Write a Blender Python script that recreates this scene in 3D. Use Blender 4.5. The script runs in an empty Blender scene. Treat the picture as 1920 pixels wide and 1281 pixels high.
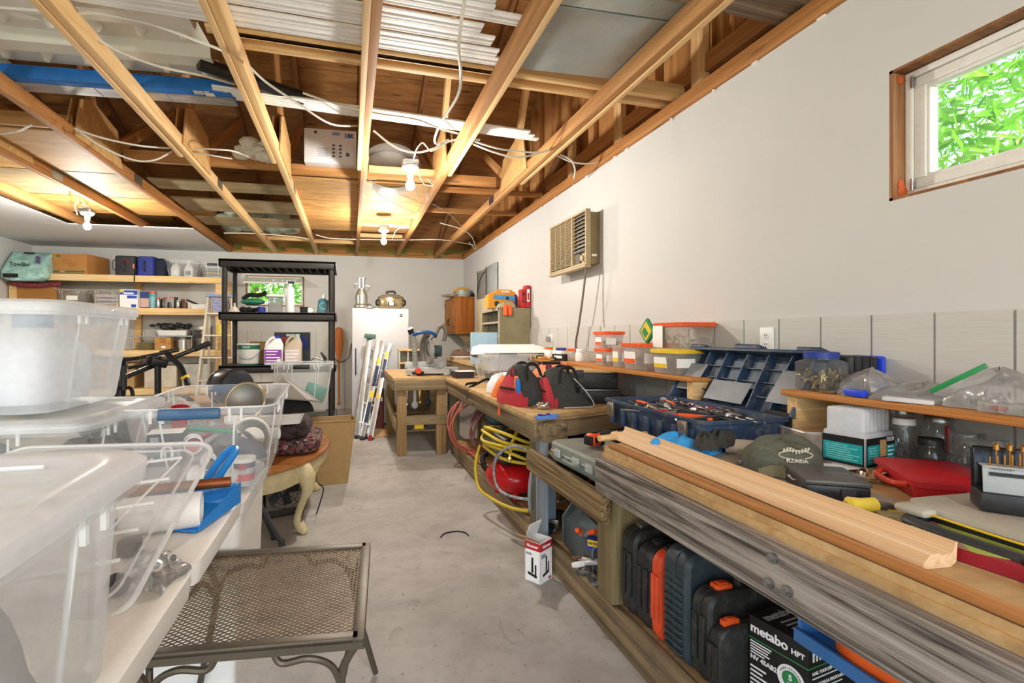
import bpy, bmesh, math, random
from mathutils import Vector, Matrix, Euler
random.seed(7)
PI = math.pi
sc = bpy.context.scene
C = sc.collection
# ------------------------------------------------------------------ camera
# room axes: X to the right wall, Y down the length of the workshop, Z up; lens 1.145 m above the slab
TH = math.asin(.2095); CT, ST = math.cos(TH), math.sin(TH)
T_ = ST / CT; FPX = (5300. - 657.) / (T_ + 1 / T_); CXP = 657. + FPX * T_; HYP = 630.; HC = 1.145
cam_d = bpy.data.cameras.new('camera'); cam = bpy.data.objects.new('camera', cam_d); C.objects.link(cam)
cam.location = (0, 0, HC); cam.rotation_euler = (PI / 2, 0, -TH)
cam_d.sensor_width = 36; cam_d.lens = FPX * 36 / 1920
cam_d.shift_x = (960 - CXP) / 1920; cam_d.shift_y = (HYP - 640.5) / 1920
cam_d.clip_start = .02; cam_d.clip_end = 200
sc.camera = cam
# ------------------------------------------------------------------ world, daylight, exposure
sc.view_settings.view_transform = 'Standard'; sc.view_settings.look = 'None'
sc.view_settings.gamma = 1; sc.view_settings.use_curve_mapping = False
sc.view_settings.exposure = 0.33
wd = bpy.data.worlds.new('sky'); sc.world = wd; wd.use_nodes = True
wn = wd.node_tree; wn.nodes.clear()
wo = wn.nodes.new('ShaderNodeOutputWorld'); wb = wn.nodes.new('ShaderNodeBackground')
sk = wn.nodes.new('ShaderNodeTexSky'); sk.sky_type = 'NISHITA'; sk.sun_disc = False
sk.sun_elevation = math.radians(48); sk.sun_rotation = math.radians(150); sk.air_density = 1.0; sk.dust_density = 2.0; sk.ozone_density = .6
wb.inputs[1].default_value = 0.9
wn.links.new(sk.outputs[0], wb.inputs[0]); wn.links.new(wb.outputs[0], wo.inputs[0])
sd = bpy.data.lights.new('sun', 'SUN'); sd.energy = 5.0; sd.angle = .01; sd.color = (1, .96, .88)
so = bpy.data.objects.new('sun', sd); C.objects.link(so); so.rotation_euler = (math.radians(30), 0, math.radians(-35))
sc.cycles.transparent_max_bounces = 24; sc.cycles.max_bounces = 10; sc.cycles.diffuse_bounces = 6
sc.cycles.glossy_bounces = 4; sc.cycles.transmission_bounces = 6
BULB_W = 64.0

# ------------------------------------------------------------------ points measured along sight lines, for laying things out in metres
def ray(px, py):
    a = (px - CXP) / FPX; b = (HYP - py) / FPX
    return Vector((a * CT + ST, CT - a * ST, b))
def onZ(px, py, z):
    d = ray(px, py); t = (z - HC) / d.z; return Vector((d.x * t, d.y * t, z))
def onX(px, py, x):
    d = ray(px, py); t = x / d.x; return Vector((x, d.y * t, HC + d.z * t))
def onY(px, py, y):
    d = ray(px, py); t = y / d.y; return Vector((d.x * t, y, HC + d.z * t))

# ------------------------------------------------------------------ shapes
def catmull(P, k=6, closed=False):
    P = [Vector(p) for p in P]; n = len(P); out = []
    for i in range(n if closed else n - 1):
        if closed: a, b, c, d = P[(i - 1) % n], P[i], P[(i + 1) % n], P[(i + 2) % n]
        else: a, b, c, d = P[max(i - 1, 0)], P[i], P[i + 1], P[min(i + 2, n - 1)]
        for j in range(k):
            t = j / k
            out.append(.5 * ((2 * b) + (c - a) * t + (2 * a - 5 * b + 4 * c - d) * t * t + (3 * b - a - 3 * c + d) * t ** 3))
    if not closed: out.append(P[-1])
    return out
def rr(w, d, r, n=4, z=0, cx=0, cy=0):
    r = min(r, w / 2 - 1e-5, d / 2 - 1e-5); P = []
    for qx, qy, a0 in ((1, 1, 0), (-1, 1, 90), (-1, -1, 180), (1, -1, 270)):
        for i in range(n + 1):
            a = math.radians(a0 + 90 * i / n)
            P.append((cx + qx * (w / 2 - r) + r * math.cos(a), cy + qy * (d / 2 - r) + r * math.sin(a), z))
    return P
class S:
    def __init__(s): s.b = bmesh.new(); s.m = Matrix(); s.mi = 0
    def at(s, x=0, y=0, z=0, rx=0, ry=0, rz=0): s.m = Matrix.Translation((x, y, z)) @ Euler((rx, ry, rz)).to_matrix().to_4x4(); return s
    def _new(s, vs, fs):
        for v in vs: v.co = s.m @ v.co
        for f in fs: f.material_index = s.mi
        return s
    def box(s, c, size, r=(0, 0, 0), bev=0, seg=2):
        m = Matrix.Translation(c) @ Euler(r).to_matrix().to_4x4() @ Matrix.Diagonal((*size, 1))
        g = bmesh.ops.create_cube(s.b, size=1, matrix=m); vs = g['verts']
        if bev:
            es = list({e for v in vs for e in v.link_edges})
            q = bmesh.ops.bevel(s.b, geom=es, offset=min(bev, min(size) * .49), segments=seg, affect='EDGES', profile=.5)
            vs = list({v for f in q['faces'] for v in f.verts}); 
            st = list(vs); seen = set(vs)
            while st:
                v = st.pop()
                for e in v.link_edges:
                    o = e.other_vert(v)
                    if o not in seen: seen.add(o); st.append(o)
            vs = list(seen)
        fs = {f for v in vs for f in v.link_faces}
        return s._new(vs, fs)
    def loft(s, rings, cap0=True, cap1=True, closed=True):
        R = [[s.b.verts.new(p) for p in r] for r in rings]; fs = []; n = len(R[0])
        for a, b in zip(R, R[1:]):
            for i in range(n if closed else n - 1):
                j = (i + 1) % n
                try: fs.append(s.b.faces.new((a[i], a[j], b[j], b[i])))
                except ValueError: pass
        if cap0: fs.append(s.b.faces.new(R[0][::-1]))
        if cap1: fs.append(s.b.faces.new(R[-1]))
        return s._new([v for r in R for v in r], fs)
    def tube(s, P, r, n=8, closed=False, cap=True):
        P = [Vector(p) for p in P]; N = len(P); rs = r if isinstance(r, (list, tuple)) else [r] * N
        t0 = (P[1] - P[0]).normalized(); u = t0.orthogonal().normalized(); rings = []
        for i in range(N):
            if closed: t = (P[(i + 1) % N] - P[i - 1])
            else: t = P[min(i + 1, N - 1)] - P[max(i - 1, 0)]
            t.normalize(); u = (u - t * u.dot(t)); u = u.normalized() if u.length > 1e-6 else t.orthogonal().normalized(); v = t.cross(u)
            rings.append([P[i] + (u * math.cos(2 * PI * k / n) + v * math.sin(2 * PI * k / n)) * rs[i] for k in range(n)])
        if closed: rings.append([p.copy() for p in rings[0]]); return s.loft(rings, False, False)
        return s.loft(rings, cap, cap)
    def cyl(s, a, b, r, r2=None, n=16): return s.tube([a, b], [r, r if r2 is None else r2], n)
    def lathe(s, prof, n=24, c=(0, 0, 0), cap0=False, cap1=False, sx=1, sy=1):
        return s.loft([[(c[0] + sx * r * math.cos(2 * PI * k / n), c[1] + sy * r * math.sin(2 * PI * k / n), c[2] + z) for k in range(n)] for r, z in prof], cap0, cap1)
    def prism(s, pts, z0, z1):
        return s.loft([[(x, y, z0) for x, y in pts], [(x, y, z1) for x, y in pts]])
    def quad(s, *P):
        vs = [s.b.verts.new(p) for p in P]; return s._new(vs, [s.b.faces.new(vs)])
    def ball(s, c, r, sc_=(1, 1, 1), n=12, rot=(0, 0, 0)):
        m = Matrix.Translation(c) @ Euler(rot).to_matrix().to_4x4() @ Matrix.Diagonal((*sc_, 1))
        g = bmesh.ops.create_uvsphere(s.b, u_segments=n, v_segments=max(6, n // 2 + 1), radius=r, matrix=m)
        return s._new(g['verts'], {f for v in g['verts'] for f in v.link_faces})
    def done(s, name, mat, parent=None, smooth=40, loc=None, rot=None, label=None, jit=0):
        if jit:
            for v in s.b.verts: v.co += Vector((random.uniform(-jit, jit), random.uniform(-jit, jit), random.uniform(-jit, jit)))
        bmesh.ops.recalc_face_normals(s.b, faces=s.b.faces)
        me = bpy.data.meshes.new(name); s.b.to_mesh(me); s.b.free()
        for m in (mat if isinstance(mat, (list, tuple)) else [mat]): me.materials.append(m)
        if smooth: me.shade_smooth(); me.set_sharp_from_angle(angle=math.radians(smooth))
        o = bpy.data.objects.new(name, me); C.objects.link(o)
        if parent: o.parent = parent
        if loc is not None: o.location = loc
        if rot is not None: o.rotation_euler = rot
        if label: o['label'] = label
        return o
def tag(o, label, cat, group=None, kind=None):
    o['label'] = label; o['category'] = cat
    if group: o['group'] = group
    if kind: o['kind'] = kind
    return o
def thing(name, label, cat, loc=(0, 0, 0), rz=0, group=None, rot=None, scale=None):
    o = bpy.data.objects.new(name, None); C.objects.link(o); o.location = loc; o.rotation_euler = rot or (0, 0, rz)
    o.empty_display_size = .05
    if scale: o.scale = (scale,) * 3 if not isinstance(scale, tuple) else scale
    return tag(o, label, cat, group)
def kids(o): return [c for c in C.objects if c.parent == o]
def dup(o, loc=None, rot=None, label=None, parent=None, _ch=None):
    c = o.copy(); C.objects.link(c)
    if parent: c.parent = parent
    if loc is not None: c.location = loc
    if rot is not None: c.rotation_euler = rot if isinstance(rot, tuple) else (0, 0, rot)
    if label: c['label'] = label
    for k in kids(o): dup(k, parent=c)
    return c
def structure(o): o['kind'] = 'structure'; return o
def txt(parent, s, loc, rot, size, mat, name='lettering', al='LEFT', bold=0, sx=1, shear=0, depth=.0004):
    cu = bpy.data.curves.new(name, 'FONT'); cu.body = s; cu.size = size; cu.align_x = al; cu.align_y = 'CENTER'
    cu.offset = bold; cu.extrude = depth; cu.shear = shear; cu.resolution_u = 3
    o = bpy.data.objects.new('tmp', cu); C.objects.link(o)
    me = bpy.data.meshes.new_from_object(o.evaluated_get(bpy.context.evaluated_depsgraph_get()))
    C.objects.unlink(o); bpy.data.objects.remove(o); me.materials.clear(); me.materials.append(mat); me.name = name
    t = bpy.data.objects.new(name, me); C.objects.link(t); t.location = loc; t.rotation_euler = rot; t.scale = (sx, 1, 1)
    if parent: t.parent = parent
    return t
def cloth_patch(f, nx, ny):
    """grid surface from f(u, v) in 0..1"""
    s = S(); s.loft([[f(i / nx, j / ny) for i in range(nx + 1)] for j in range(ny + 1)], False, False, False); return s

# ------------------------------------------------------------------ materials
MATS = {}
def hexc(h):
    h = h.lstrip('#'); c = [int(h[i:i + 2], 16) / 255 for i in (0, 2, 4)]
    return tuple(x / 12.92 if x <= .04045 else ((x + .055) / 1.055) ** 2.4 for x in c) + (1,)
class N:
    def __init__(s, name):
        s.m = bpy.data.materials.new(name); s.m.use_nodes = True; s.t = s.m.node_tree; s.t.nodes.clear()
        s.o = s.n('OutputMaterial')
    def n(s, t, **k):
        nd = s.t.nodes.new('ShaderNode' + t)
        for a, v in k.items():
            if a.startswith('i_'): nd.inputs[a[2:].replace('_', ' ')].default_value = v
            else: setattr(nd, a, v)
        return nd
    def l(s, a, b): s.t.links.new(a, b)
    def coord(s, scale=(1, 1, 1), rnd=True, rot=(0, 0, 0), which='Object'):
        tc = s.n('TexCoord'); mp = s.n('Mapping'); mp.inputs['Scale'].default_value = scale; mp.inputs['Rotation'].default_value = rot
        s.l(tc.outputs[which], mp.inputs['Vector'])
        if rnd:
            oi = s.n('ObjectInfo'); ml = s.n('Math', operation='MULTIPLY'); ml.inputs[1].default_value = 37.0
            s.l(oi.outputs['Random'], ml.inputs[0]); s.l(ml.outputs[0], mp.inputs['Location'])
        return mp.outputs[0]
    def noise(s, vec, scale, detail=4, rough=.55, dist=0):
        q = s.n('TexNoise'); q.inputs['Scale'].default_value = scale; q.inputs['Detail'].default_value = detail
        q.inputs['Roughness'].default_value = rough; q.inputs['Distortion'].default_value = dist; s.l(vec, q.inputs['Vector']); return q.outputs['Fac']
    def ramp(s, fac, stops):
        r = s.n('ValToRGB'); e = r.color_ramp.elements
        while len(e) < len(stops): e.new(.5)
        for k, (p, c) in enumerate(stops): e[k].position = p; e[k].color = c if len(c) == 4 else (*c, 1)
        s.l(fac, r.inputs[0]); return r.outputs[0]
    def mix(s, fac, a, b, mode='MIX'):
        q = s.n('Mix', data_type='RGBA', blend_type=mode)
        for sock, v in ((q.inputs[0], fac), (q.inputs[6], a), (q.inputs[7], b)):
            if hasattr(v, 'links'): s.l(v, sock)
            else: sock.default_value = v
        return q.outputs[2]
    def bsdf(s, col, rough=.6, metal=0, bump=None, bs=.3, bd=.003, spec=.4, **k):
        p = s.n('BsdfPrincipled')
        if hasattr(col, 'links'): s.l(col, p.inputs['Base Color'])
        else: p.inputs['Base Color'].default_value = col
        if hasattr(rough, 'links'): s.l(rough, p.inputs['Roughness'])
        else: p.inputs['Roughness'].default_value = rough
        p.inputs['Metallic'].default_value = metal; p.inputs['Specular IOR Level'].default_value = spec
        for a, v in k.items(): p.inputs[a.replace('_', ' ')].default_value = v
        if bump is not None:
            b = s.n('Bump'); b.inputs['Strength'].default_value = bs; b.inputs['Distance'].default_value = bd
            s.l(bump, b.inputs['Height']); s.l(b.outputs[0], p.inputs['Normal'])
        s.l(p.outputs[0], s.o.inputs[0]); return s.m
def pm(name, h, rough=.5, metal=0, var=.12, vs=9, dirt=0, bump=0, spec=.4, **k):
    """plain painted / moulded / metal surface with a little colour variation"""
    if name in MATS: return MATS[name]
    q = N(name); c = hexc(h); co = q.coord()
    f = q.noise(co, vs, 5)
    dk = tuple(x * (1 - var) for x in c[:3]) + (1,); lt = tuple(min(1, x * (1 + var) + .004) for x in c[:3]) + (1,)
    col = q.ramp(f, [(.3, dk), (.7, lt)])
    if dirt:
        g = q.noise(co, vs * 3.1, 6, .7); gf = q.ramp(g, [(.52, (0, 0, 0)), (.7, (dirt,) * 3)])
        col = q.mix(gf, col, (.18, .16, .13, 1))
    MATS[name] = q.bsdf(col, rough, metal, f if bump else None, bump, spec=spec, **k); return MATS[name]
def wood(name, c1, c2, c3=None, knots=.5, rough=.65, grain=16, stretch=.55, contrast=1, axis='X', bs=.25, dirt=0):
    if name in MATS: return MATS[name]
    q = N(name); sc3 = {'X': (stretch, grain, grain), 'Y': (grain, stretch, grain), 'Z': (grain, grain, stretch)}[axis]
    co = q.coord(sc3); f = q.noise(co, 1.6, 6, .62, 1.2)
    f2 = q.noise(co, 6.5, 4, .6, .4)
    w = .22 / contrast
    col = q.ramp(f, [(.5 - w, hexc(c1)), (.5, hexc(c3 or c2)), (.5 + w, hexc(c2))])
    col = q.mix(q.ramp(f2, [(.35, (0, 0, 0)), (.75, (.45, .45, .45))]), col, hexc(c1))
    if knots:
        ks = {'X': (1.6, 7, 7), 'Y': (7, 1.6, 7), 'Z': (7, 7, 1.6)}[axis]
        vo = q.n('TexVoronoi'); vo.inputs['Scale'].default_value = 1.0; q.l(q.coord(ks), vo.inputs['Vector'])
        kf = q.ramp(vo.outputs['Distance'], [(.05, (knots,) * 3), (.13, (0, 0, 0))])
        col = q.mix(kf, col, tuple(x * .35 for x in hexc(c1)[:3]) + (1,))
    if dirt:
        g = q.noise(q.coord((2, 2, 2)), 2.2, 5, .65); col = q.mix(q.ramp(g, [(.5, (0, 0, 0)), (.72, (dirt,) * 3)]), col, (.07, .06, .055, 1))
    MATS[name] = q.bsdf(col, rough, 0, f2, bs, .002, spec=.25); return MATS[name]
def clear(name, h='#e8eef0', a=.3, rough=.25, gl=.25):
    """translucent moulded plastic: part see-through, part milky, glossy at grazing angles"""
    if name in MATS: return MATS[name]
    q = N(name); tr = q.n('BsdfTransparent'); tr.inputs[0].default_value = (.97, .98, .98, 1)
    df = q.n('BsdfDiffuse'); df.inputs[0].default_value = hexc(h)
    tl = q.n('BsdfTranslucent'); tl.inputs[0].default_value = hexc(h)
    m0 = q.n('MixShader'); m0.inputs[0].default_value = .45; q.l(df.outputs[0], m0.inputs[1]); q.l(tl.outputs[0], m0.inputs[2])
    f = q.noise(q.coord((1, 1, 1)), 5, 4, .6); ra = q.ramp(f, [(.3, (a * .75,) * 3), (.7, (min(1, a * 1.25),) * 3)])
    m1 = q.n('MixShader'); q.l(ra, m1.inputs[0]); q.l(tr.outputs[0], m1.inputs[1]); q.l(m0.outputs[0], m1.inputs[2])
    g = q.n('BsdfGlossy'); g.inputs['Roughness'].default_value = rough; g.inputs['Color'].default_value = (1, 1, 1, 1)
    lw = q.n('LayerWeight'); lw.inputs[0].default_value = .35; mm = q.n('Math', operation='MULTIPLY'); mm.inputs[1].default_value = gl
    q.l(lw.outputs['Fresnel'], mm.inputs[0])
    m2 = q.n('MixShader'); q.l(mm.outputs[0], m2.inputs[0]); q.l(m1.outputs[0], m2.inputs[1]); q.l(g.outputs[0], m2.inputs[2])
    q.l(m2.outputs[0], q.o.inputs[0]); MATS[name] = q.m; return q.m
def emit(name, h, st):
    q = N(name); e = q.n('Emission'); e.inputs[0].default_value = hexc(h); e.inputs[1].default_value = st; q.l(e.outputs[0], q.o.inputs[0]); return q.m

w_new = wood('new_pine', '#c79a62', '#ecd0a0', '#dfbb84', .55)
w_old = wood('aged_pine', '#9a6c3e', '#d0a06a', '#b98752', .6)
w_dark = wood('dark_sheathing_wood', '#6e4a2c', '#a97a4c', '#8d6340', .7, grain=9)
w_gray = wood('weathered_wood', '#5a4c40', '#a1907a', '#83725e', .6, contrast=1.3, dirt=.35, bs=.6)
w_grayblue = wood('silvered_wood', '#403a37', '#b3aca3', '#8d857c', .8, contrast=2.0, dirt=.4, bs=.9, grain=26, stretch=.8)
w_bench = wood('bench_post_wood', '#665844', '#a8946f', '#8a785a', .6, dirt=.35, bs=.6, contrast=1.4)
w_ply = wood('worktop_plywood', '#a8865a', '#d2b585', '#c2a271', .25, grain=7, stretch=.8, dirt=.25)
w_mold = wood('moulding_pine', '#cfab80', '#f3dcb9', '#e3c69e', 0, grain=26, contrast=.8)
w_orange = wood('orange_pine', '#94602f', '#c8925a', '#ae7742', .5)
w_cab = wood('cabinet_oak', '#7a4212', '#bb752f', '#9f5f22', .3, axis='Z', rough=.4)
blk = pm('black_plastic', '#17181a', .42, dirt=.12)
dgray = pm('charcoal_plastic', '#2b2d2f', .5, dirt=.15)
steel = pm('steel', '#a9acae', .3, 1)
alu = pm('aluminium', '#c9ced2', .36, .85)
chrome = pm('chrome', '#dcdcdc', .12, 1)
white = pm('white_paint', '#e9e8e3', .5, var=.03)
whitep = pm('white_plastic', '#eceeed', .4, var=.03)
paper = pm('white_card', '#f1f1ef', .7, var=.03)
card = pm('brown_cardboard', '#b88f5d', .85, var=.08)
red = pm('red_plastic', '#b5202a', .4); orange = pm('orange_plastic', '#ea5a1c', .42)
yellow = pm('yellow_plastic', '#e6c22a', .42); blue = pm('blue_plastic', '#1d7bd0', .38); navy = pm('navy_plastic', '#1c2f52', .45, dirt=.25)
green = pm('green_plastic', '#1f8b4c', .45); teal = pm('teal_print', '#149a9c', .5); inkw = pm('white_ink', '#f4f4f4', .6, var=.02); inkb = pm('black_ink', '#141414', .6, var=.02)
inkr = pm('red_ink', '#b81f2b', .5, var=.04); fabb = pm('black_fabric', '#1e1f20', .92, bump=.3, vs=60); rubber = pm('black_rubber', '#141414', .75)
tote = clear('clear_tote_plastic', '#f4f8fb', .20); milky = clear('milky_tote_plastic', '#f7fafd', .62); glass = clear('clear_jar_plastic', '#e6e9ea', .10, .08, .6)
bagp = clear('clear_film', '#eceef0', .16, .12, .8)
# ================================================================== the setting
XW, YF, XL, YB, ZC, ZW = 1.83, 8.2, -4.35, -2.6, 2.41, 1.22
q = N('concrete_slab'); co = q.coord((1, 1, 1), False)
n1 = q.noise(co, 1.1, 6, .6, .6); n2 = q.noise(co, 7, 7, .68); n3 = q.noise(co, 38, 4, .6)
cc = q.ramp(n1, [(.3, hexc('#918d87')), (.52, hexc('#b0ada8')), (.72, hexc('#c0bdb8'))])
cc = q.mix(q.ramp(n2, [(.45, (0, 0, 0)), (.75, (.5, .5, .5))]), cc, hexc('#86817a'))
cc = q.mix(q.ramp(n3, [(.63, (0, 0, 0)), (.72, (.6, .6, .6))]), cc, hexc('#4f4840'))
cc = q.mix(q.ramp(q.noise(co, 2.6, 7, .7, 1.5), [(.60, (0, 0, 0)), (.64, (.28, .28, .28)), (.75, (.1, .1, .1))]), cc, hexc('#6c665d'))
m_floor = q.bsdf(cc, .62, 0, n2, .15, .003, spec=.3)
m_wall = pm('white_painted_drywall', '#c9cac9', .75, var=.025, vs=1.2)
m_ceil = pm('white_ceiling_drywall', '#cfcfd0', .8, var=.03, vs=1.2)
q = N('painted_grooved_panel'); co = q.coord((1, 1, 1), False); nn = q.noise(q.coord((2, 2, 90), False), 3, 4)
m_wains = q.bsdf(q.ramp(nn, [(.2, hexc('#bdbdb9')), (.8, hexc('#cbcbc7'))]), .6, 0, nn, .25, .002)
s = S(); s.box(((XL + XW) / 2, (YB + YF) / 2 - 1, -.1), (XW - XL + .6, YF - YB + 2.6, .2)); structure(s.done('floor', m_floor))
# right wall with window hole: Y .62..1.41, z 1.61..2.062
wy0, wy1, wz0, wz1 = .55, 1.41, 1.612, 2.062
s = S()
for y0, y1, z0, z1 in ((YB, wy0, ZW, ZC), (wy1, YF + .12, ZW, ZC), (wy0, wy1, ZW, wz0), (wy0, wy1, wz1, ZC)):
    s.box((XW + .0065, (y0 + y1) / 2, (z0 + z1) / 2), (.013, y1 - y0, z1 - z0))
s.box((XW + .09, (YB + wy0) / 2, ZC / 2), (.14, wy0 - YB, ZC)); s.box((XW + .09, (YF + .12 + wy1) / 2, ZC / 2), (.14, YF + .12 - wy1, ZC))
s.box((XW + .09, (wy0 + wy1) / 2, wz0 / 2), (.14, wy1 - wy0, wz0)); s.box((XW + .09, (wy0 + wy1) / 2, (wz1 + ZC) / 2), (.14, wy1 - wy0, ZC - wz1))
wall_right = structure(s.done('wall_right', m_wall, smooth=0))
def wains(name, length, along, pos, start):
    """4 ft grooved plywood panel: battens of 0.2 m with 9 mm grooves"""
    s = S(); k = 0; a = start
    while a < length:
        b = min(a + .191, length)
        if along == 'Y': s.box((pos - .0055, (a + b) / 2, ZW / 2), (.011, b - a, ZW))
        else: s.box(((a + b) / 2, pos - .0055, ZW / 2), (b - a, .011, ZW))
        a += .2
    if along == 'Y': s.box((pos + .001, (start + length) / 2, ZW / 2), (.004, length - start, ZW))
    else: s.box(((start + length) / 2, pos + .001, ZW / 2), (length - start, .004, ZW))
    o = structure(s.done(name, m_wains, smooth=0)); return o
w1 = wains('trim_1', YF, 'Y', XW, -2.532)
w2 = wains('trim_2', XW - .012, 'X', YF, XL + .03)
# far wall with window hole X -1.55..-0.70, z 1.60..2.06
fx0, fx1, fz0, fz1 = -1.555, -.70, 1.60, 2.065
s = S()
for x0, x1, z0, z1 in ((XL - .1, fx0, 0, ZC), (fx1, XW, 0, ZC), (fx0, fx1, 0, fz0), (fx0, fx1, fz1, ZC)):
    s.box(((x0 + x1) / 2, YF + .06, (z0 + z1) / 2), (x1 - x0, .12, z1 - z0))
structure(s.done('wall_far', m_wall, smooth=0))
s = S(); s.box((XL - .06, (YB + YF) / 2, ZC / 2), (.12, YF - YB, ZC)); structure(s.done('wall_left', m_wall))
# unseen rear wall; doorway opening assumed and added to let the daylight in
s = S(); s.box((-4.0, YB - .06, ZC / 2), (.7, .12, ZC)); s.box((1.6, YB - .06, ZC / 2), (.46, .12, ZC)); s.box((-1.26, YB - .06, 2.33), (4.9, .12, .16))
structure(s.done('wall_rear', m_wall, smooth=0))
# finished ceiling at the left end
s = S(); s.box((-3.09, 7.37, ZC + .006), (2.55, 1.68, .012)); s.box((-3.745, 1.95, ZC + .006), (1.24, 9.15, .012))
structure(s.done('ceiling', m_ceil, smooth=0))
# timber plates
s = S(); s.box((0, 0, 0), (YF - YB + .1, .115, .082), bev=.004)
o = structure(s.done('trim_3', w_orange, loc=(XW + .035, (YF + YB) / 2, ZC + .041), rot=(0, 0, PI / 2)))
s = S(); s.box((0, 0, 0), (XW - XL, .09, .04), bev=.004)
structure(s.done('trim_4', w_old, loc=((XW + XL) / 2, YF + .06, ZC + .02)))
# torn drywall crumbs along the plate
s = S()
for k in range(16):
    y = 1.7 + k * .33 + random.uniform(-.1, .1); s.box((XW - .004, y, ZC + random.uniform(-.002, .006)), (.012, random.uniform(.01, .05), .012), (random.random(), random.random(), 0))
o = s.done('trim_5', pm('torn_gypsum', '#e8e6e0', .9)); structure(o)
TRN = [5]
def trn(): TRN[0] += 1; return 'trim_%d' % TRN[0]
# gable end wall over the right wall
GX = XW + .13
s = S(); s.b.free(); s.b = bmesh.new()
ridgeY, ridgeZ, eaveZ = 2.8, 4.55, 2.52
slope = (ridgeZ - eaveZ) / (YF + .1 - ridgeY)
def roofz(y): return ridgeZ - abs(y - ridgeY) * slope
s.loft([[(GX, YB, ZC), (GX, YF + .1, ZC), (GX, YF + .1, eaveZ + .05), (GX, ridgeY, ridgeZ + .1), (GX, YB, roofz(YB) + .1)],
        [(GX + .02, YB, ZC), (GX + .02, YF + .1, ZC), (GX + .02, YF + .1, eaveZ + .05), (GX + .02, ridgeY, ridgeZ + .1), (GX + .02, YB, roofz(YB) + .1)]])
structure(s.done('wall_right_upper', wood('gable_plywood', '#94683a', '#d3a268', '#bb8850', .5, grain=8, axis='Z'), smooth=0))
s = S(); s.loft([[(XL - .1, YB, ZC + .1), (XL - .1, YF, ZC + .1), (XL - .1, YF + .1, eaveZ), (XL - .1, ridgeY, ridgeZ), (XL - .1, YB, roofz(YB))],
        [(XL - .08, YB, ZC + .1), (XL - .08, YF, ZC + .1), (XL - .08, YF + .1, eaveZ), (XL - .08, ridgeY, ridgeZ), (XL - .08, YB, roofz(YB))]])
structure(s.done('wall_left_upper', w_dark, smooth=0))
m_board = wood('vertical_gable_stud', '#8f6036', '#cb9a62', '#ae7d4a', .4, axis='Z')
for k in range(19):
    y = .95 + k * .405 + random.uniform(-.03, .03)
    s = S(); s.box((0, 0, (roofz(y) - ZC - .1) / 2), (.05, .09 if k % 3 else .14, roofz(y) - ZC - .1), bev=.003)
    structure(s.done(trn(), m_board, loc=(GX - .025, y, ZC + .082)))
s = S(); s.box((0, 0, 0), (4.2, .035, .1)); structure(s.done(trn(), w_dark, loc=(GX - .07, 3.9, 3.0), rot=(0, .42, PI / 2)))
s = S(); s.box((0, 0, 0), (3.0, .035, .1)); structure(s.done(trn(), w_old, loc=(GX - .07, 3.2, 2.62), rot=(0, 0, PI / 2)))
# roof deck, sheet by sheet seams
m_deck = wood('roof_deck_plywood', '#805632', '#c09058', '#a67648', .8, grain=5, stretch=.9, axis='X')
s = S()
L1 = math.hypot(YF + .3 - ridgeY, (YF + .3 - ridgeY) * slope)
for sgn in (1, -1):
    a = math.atan(slope); n = 5
    for k in range(n):
        w = L1 / n; d = (k + .5) * w
        s.box(((XL + XW) / 2, ridgeY + sgn * d * math.cos(a), ridgeZ - d * math.sin(a) + .02), (XW - XL + .5, w - .008, .016), (-sgn * a, 0, 0))
    s.box(((XL + XW) / 2, ridgeY + sgn * L1 / 2 * math.cos(a), ridgeZ - L1 / 2 * math.sin(a) + .045), (XW - XL + .5, L1 + .05, .02), (-sgn * a, 0, 0))
structure(s.done('roof', m_deck, smooth=0))
# trusses, 0.62 m apart: bottom chord, sister strip, webs, gussets, top chord
def beam(name, a, b, w, h, mat, parent=None, bev=.003):
    a, b = Vector(a), Vector(b); d = b - a; s = S(); s.box((0, 0, 0), (d.length, w, h), bev=bev)
    o = s.done(name, mat, parent); o.location = (a + b) / 2
    x = d.normalized(); z = Vector((0, 0, 1)); y = z.cross(x)
    y = y.normalized() if y.length > 1e-4 else Vector((0, 1, 0)); z = x.cross(y)
    o.rotation_euler = Matrix((x, y, z)).transposed().to_euler(); return o
m_gus = wood('gusset_plywood', '#b98d55', '#dcb67c', '#cba269', .5, grain=8, axis='X')
tr_x = [(-2.99, w_old, 0, 'pine roof truss along the edge of the white ceiling above the storage shelves'), (-2.37, w_orange, 0, 'reddish roof truss with a grey nail plate, passing beside the bulb near the storage shelves'), (-1.77, w_orange, 0, 'reddish roof truss with a gusset whose far end meets the corner of the white ceiling'),
        (-1.13, w_new, -1, 'pale roof truss crossing under the ribbed foam panels and the blue carton'), (-.51, w_new, -1, 'pale doubled roof truss between the ribbed foam panels and the white carton'), (.10, w_old, -1, 'roof truss running straight over the aisle beside the white carton'),
        (.73, w_old, 1, 'roof truss between the nearest bulb and the silver foil sheets'), (1.36, w_old, 1, 'roof truss nearest the long white wall, past the silver foil sheets')]
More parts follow.
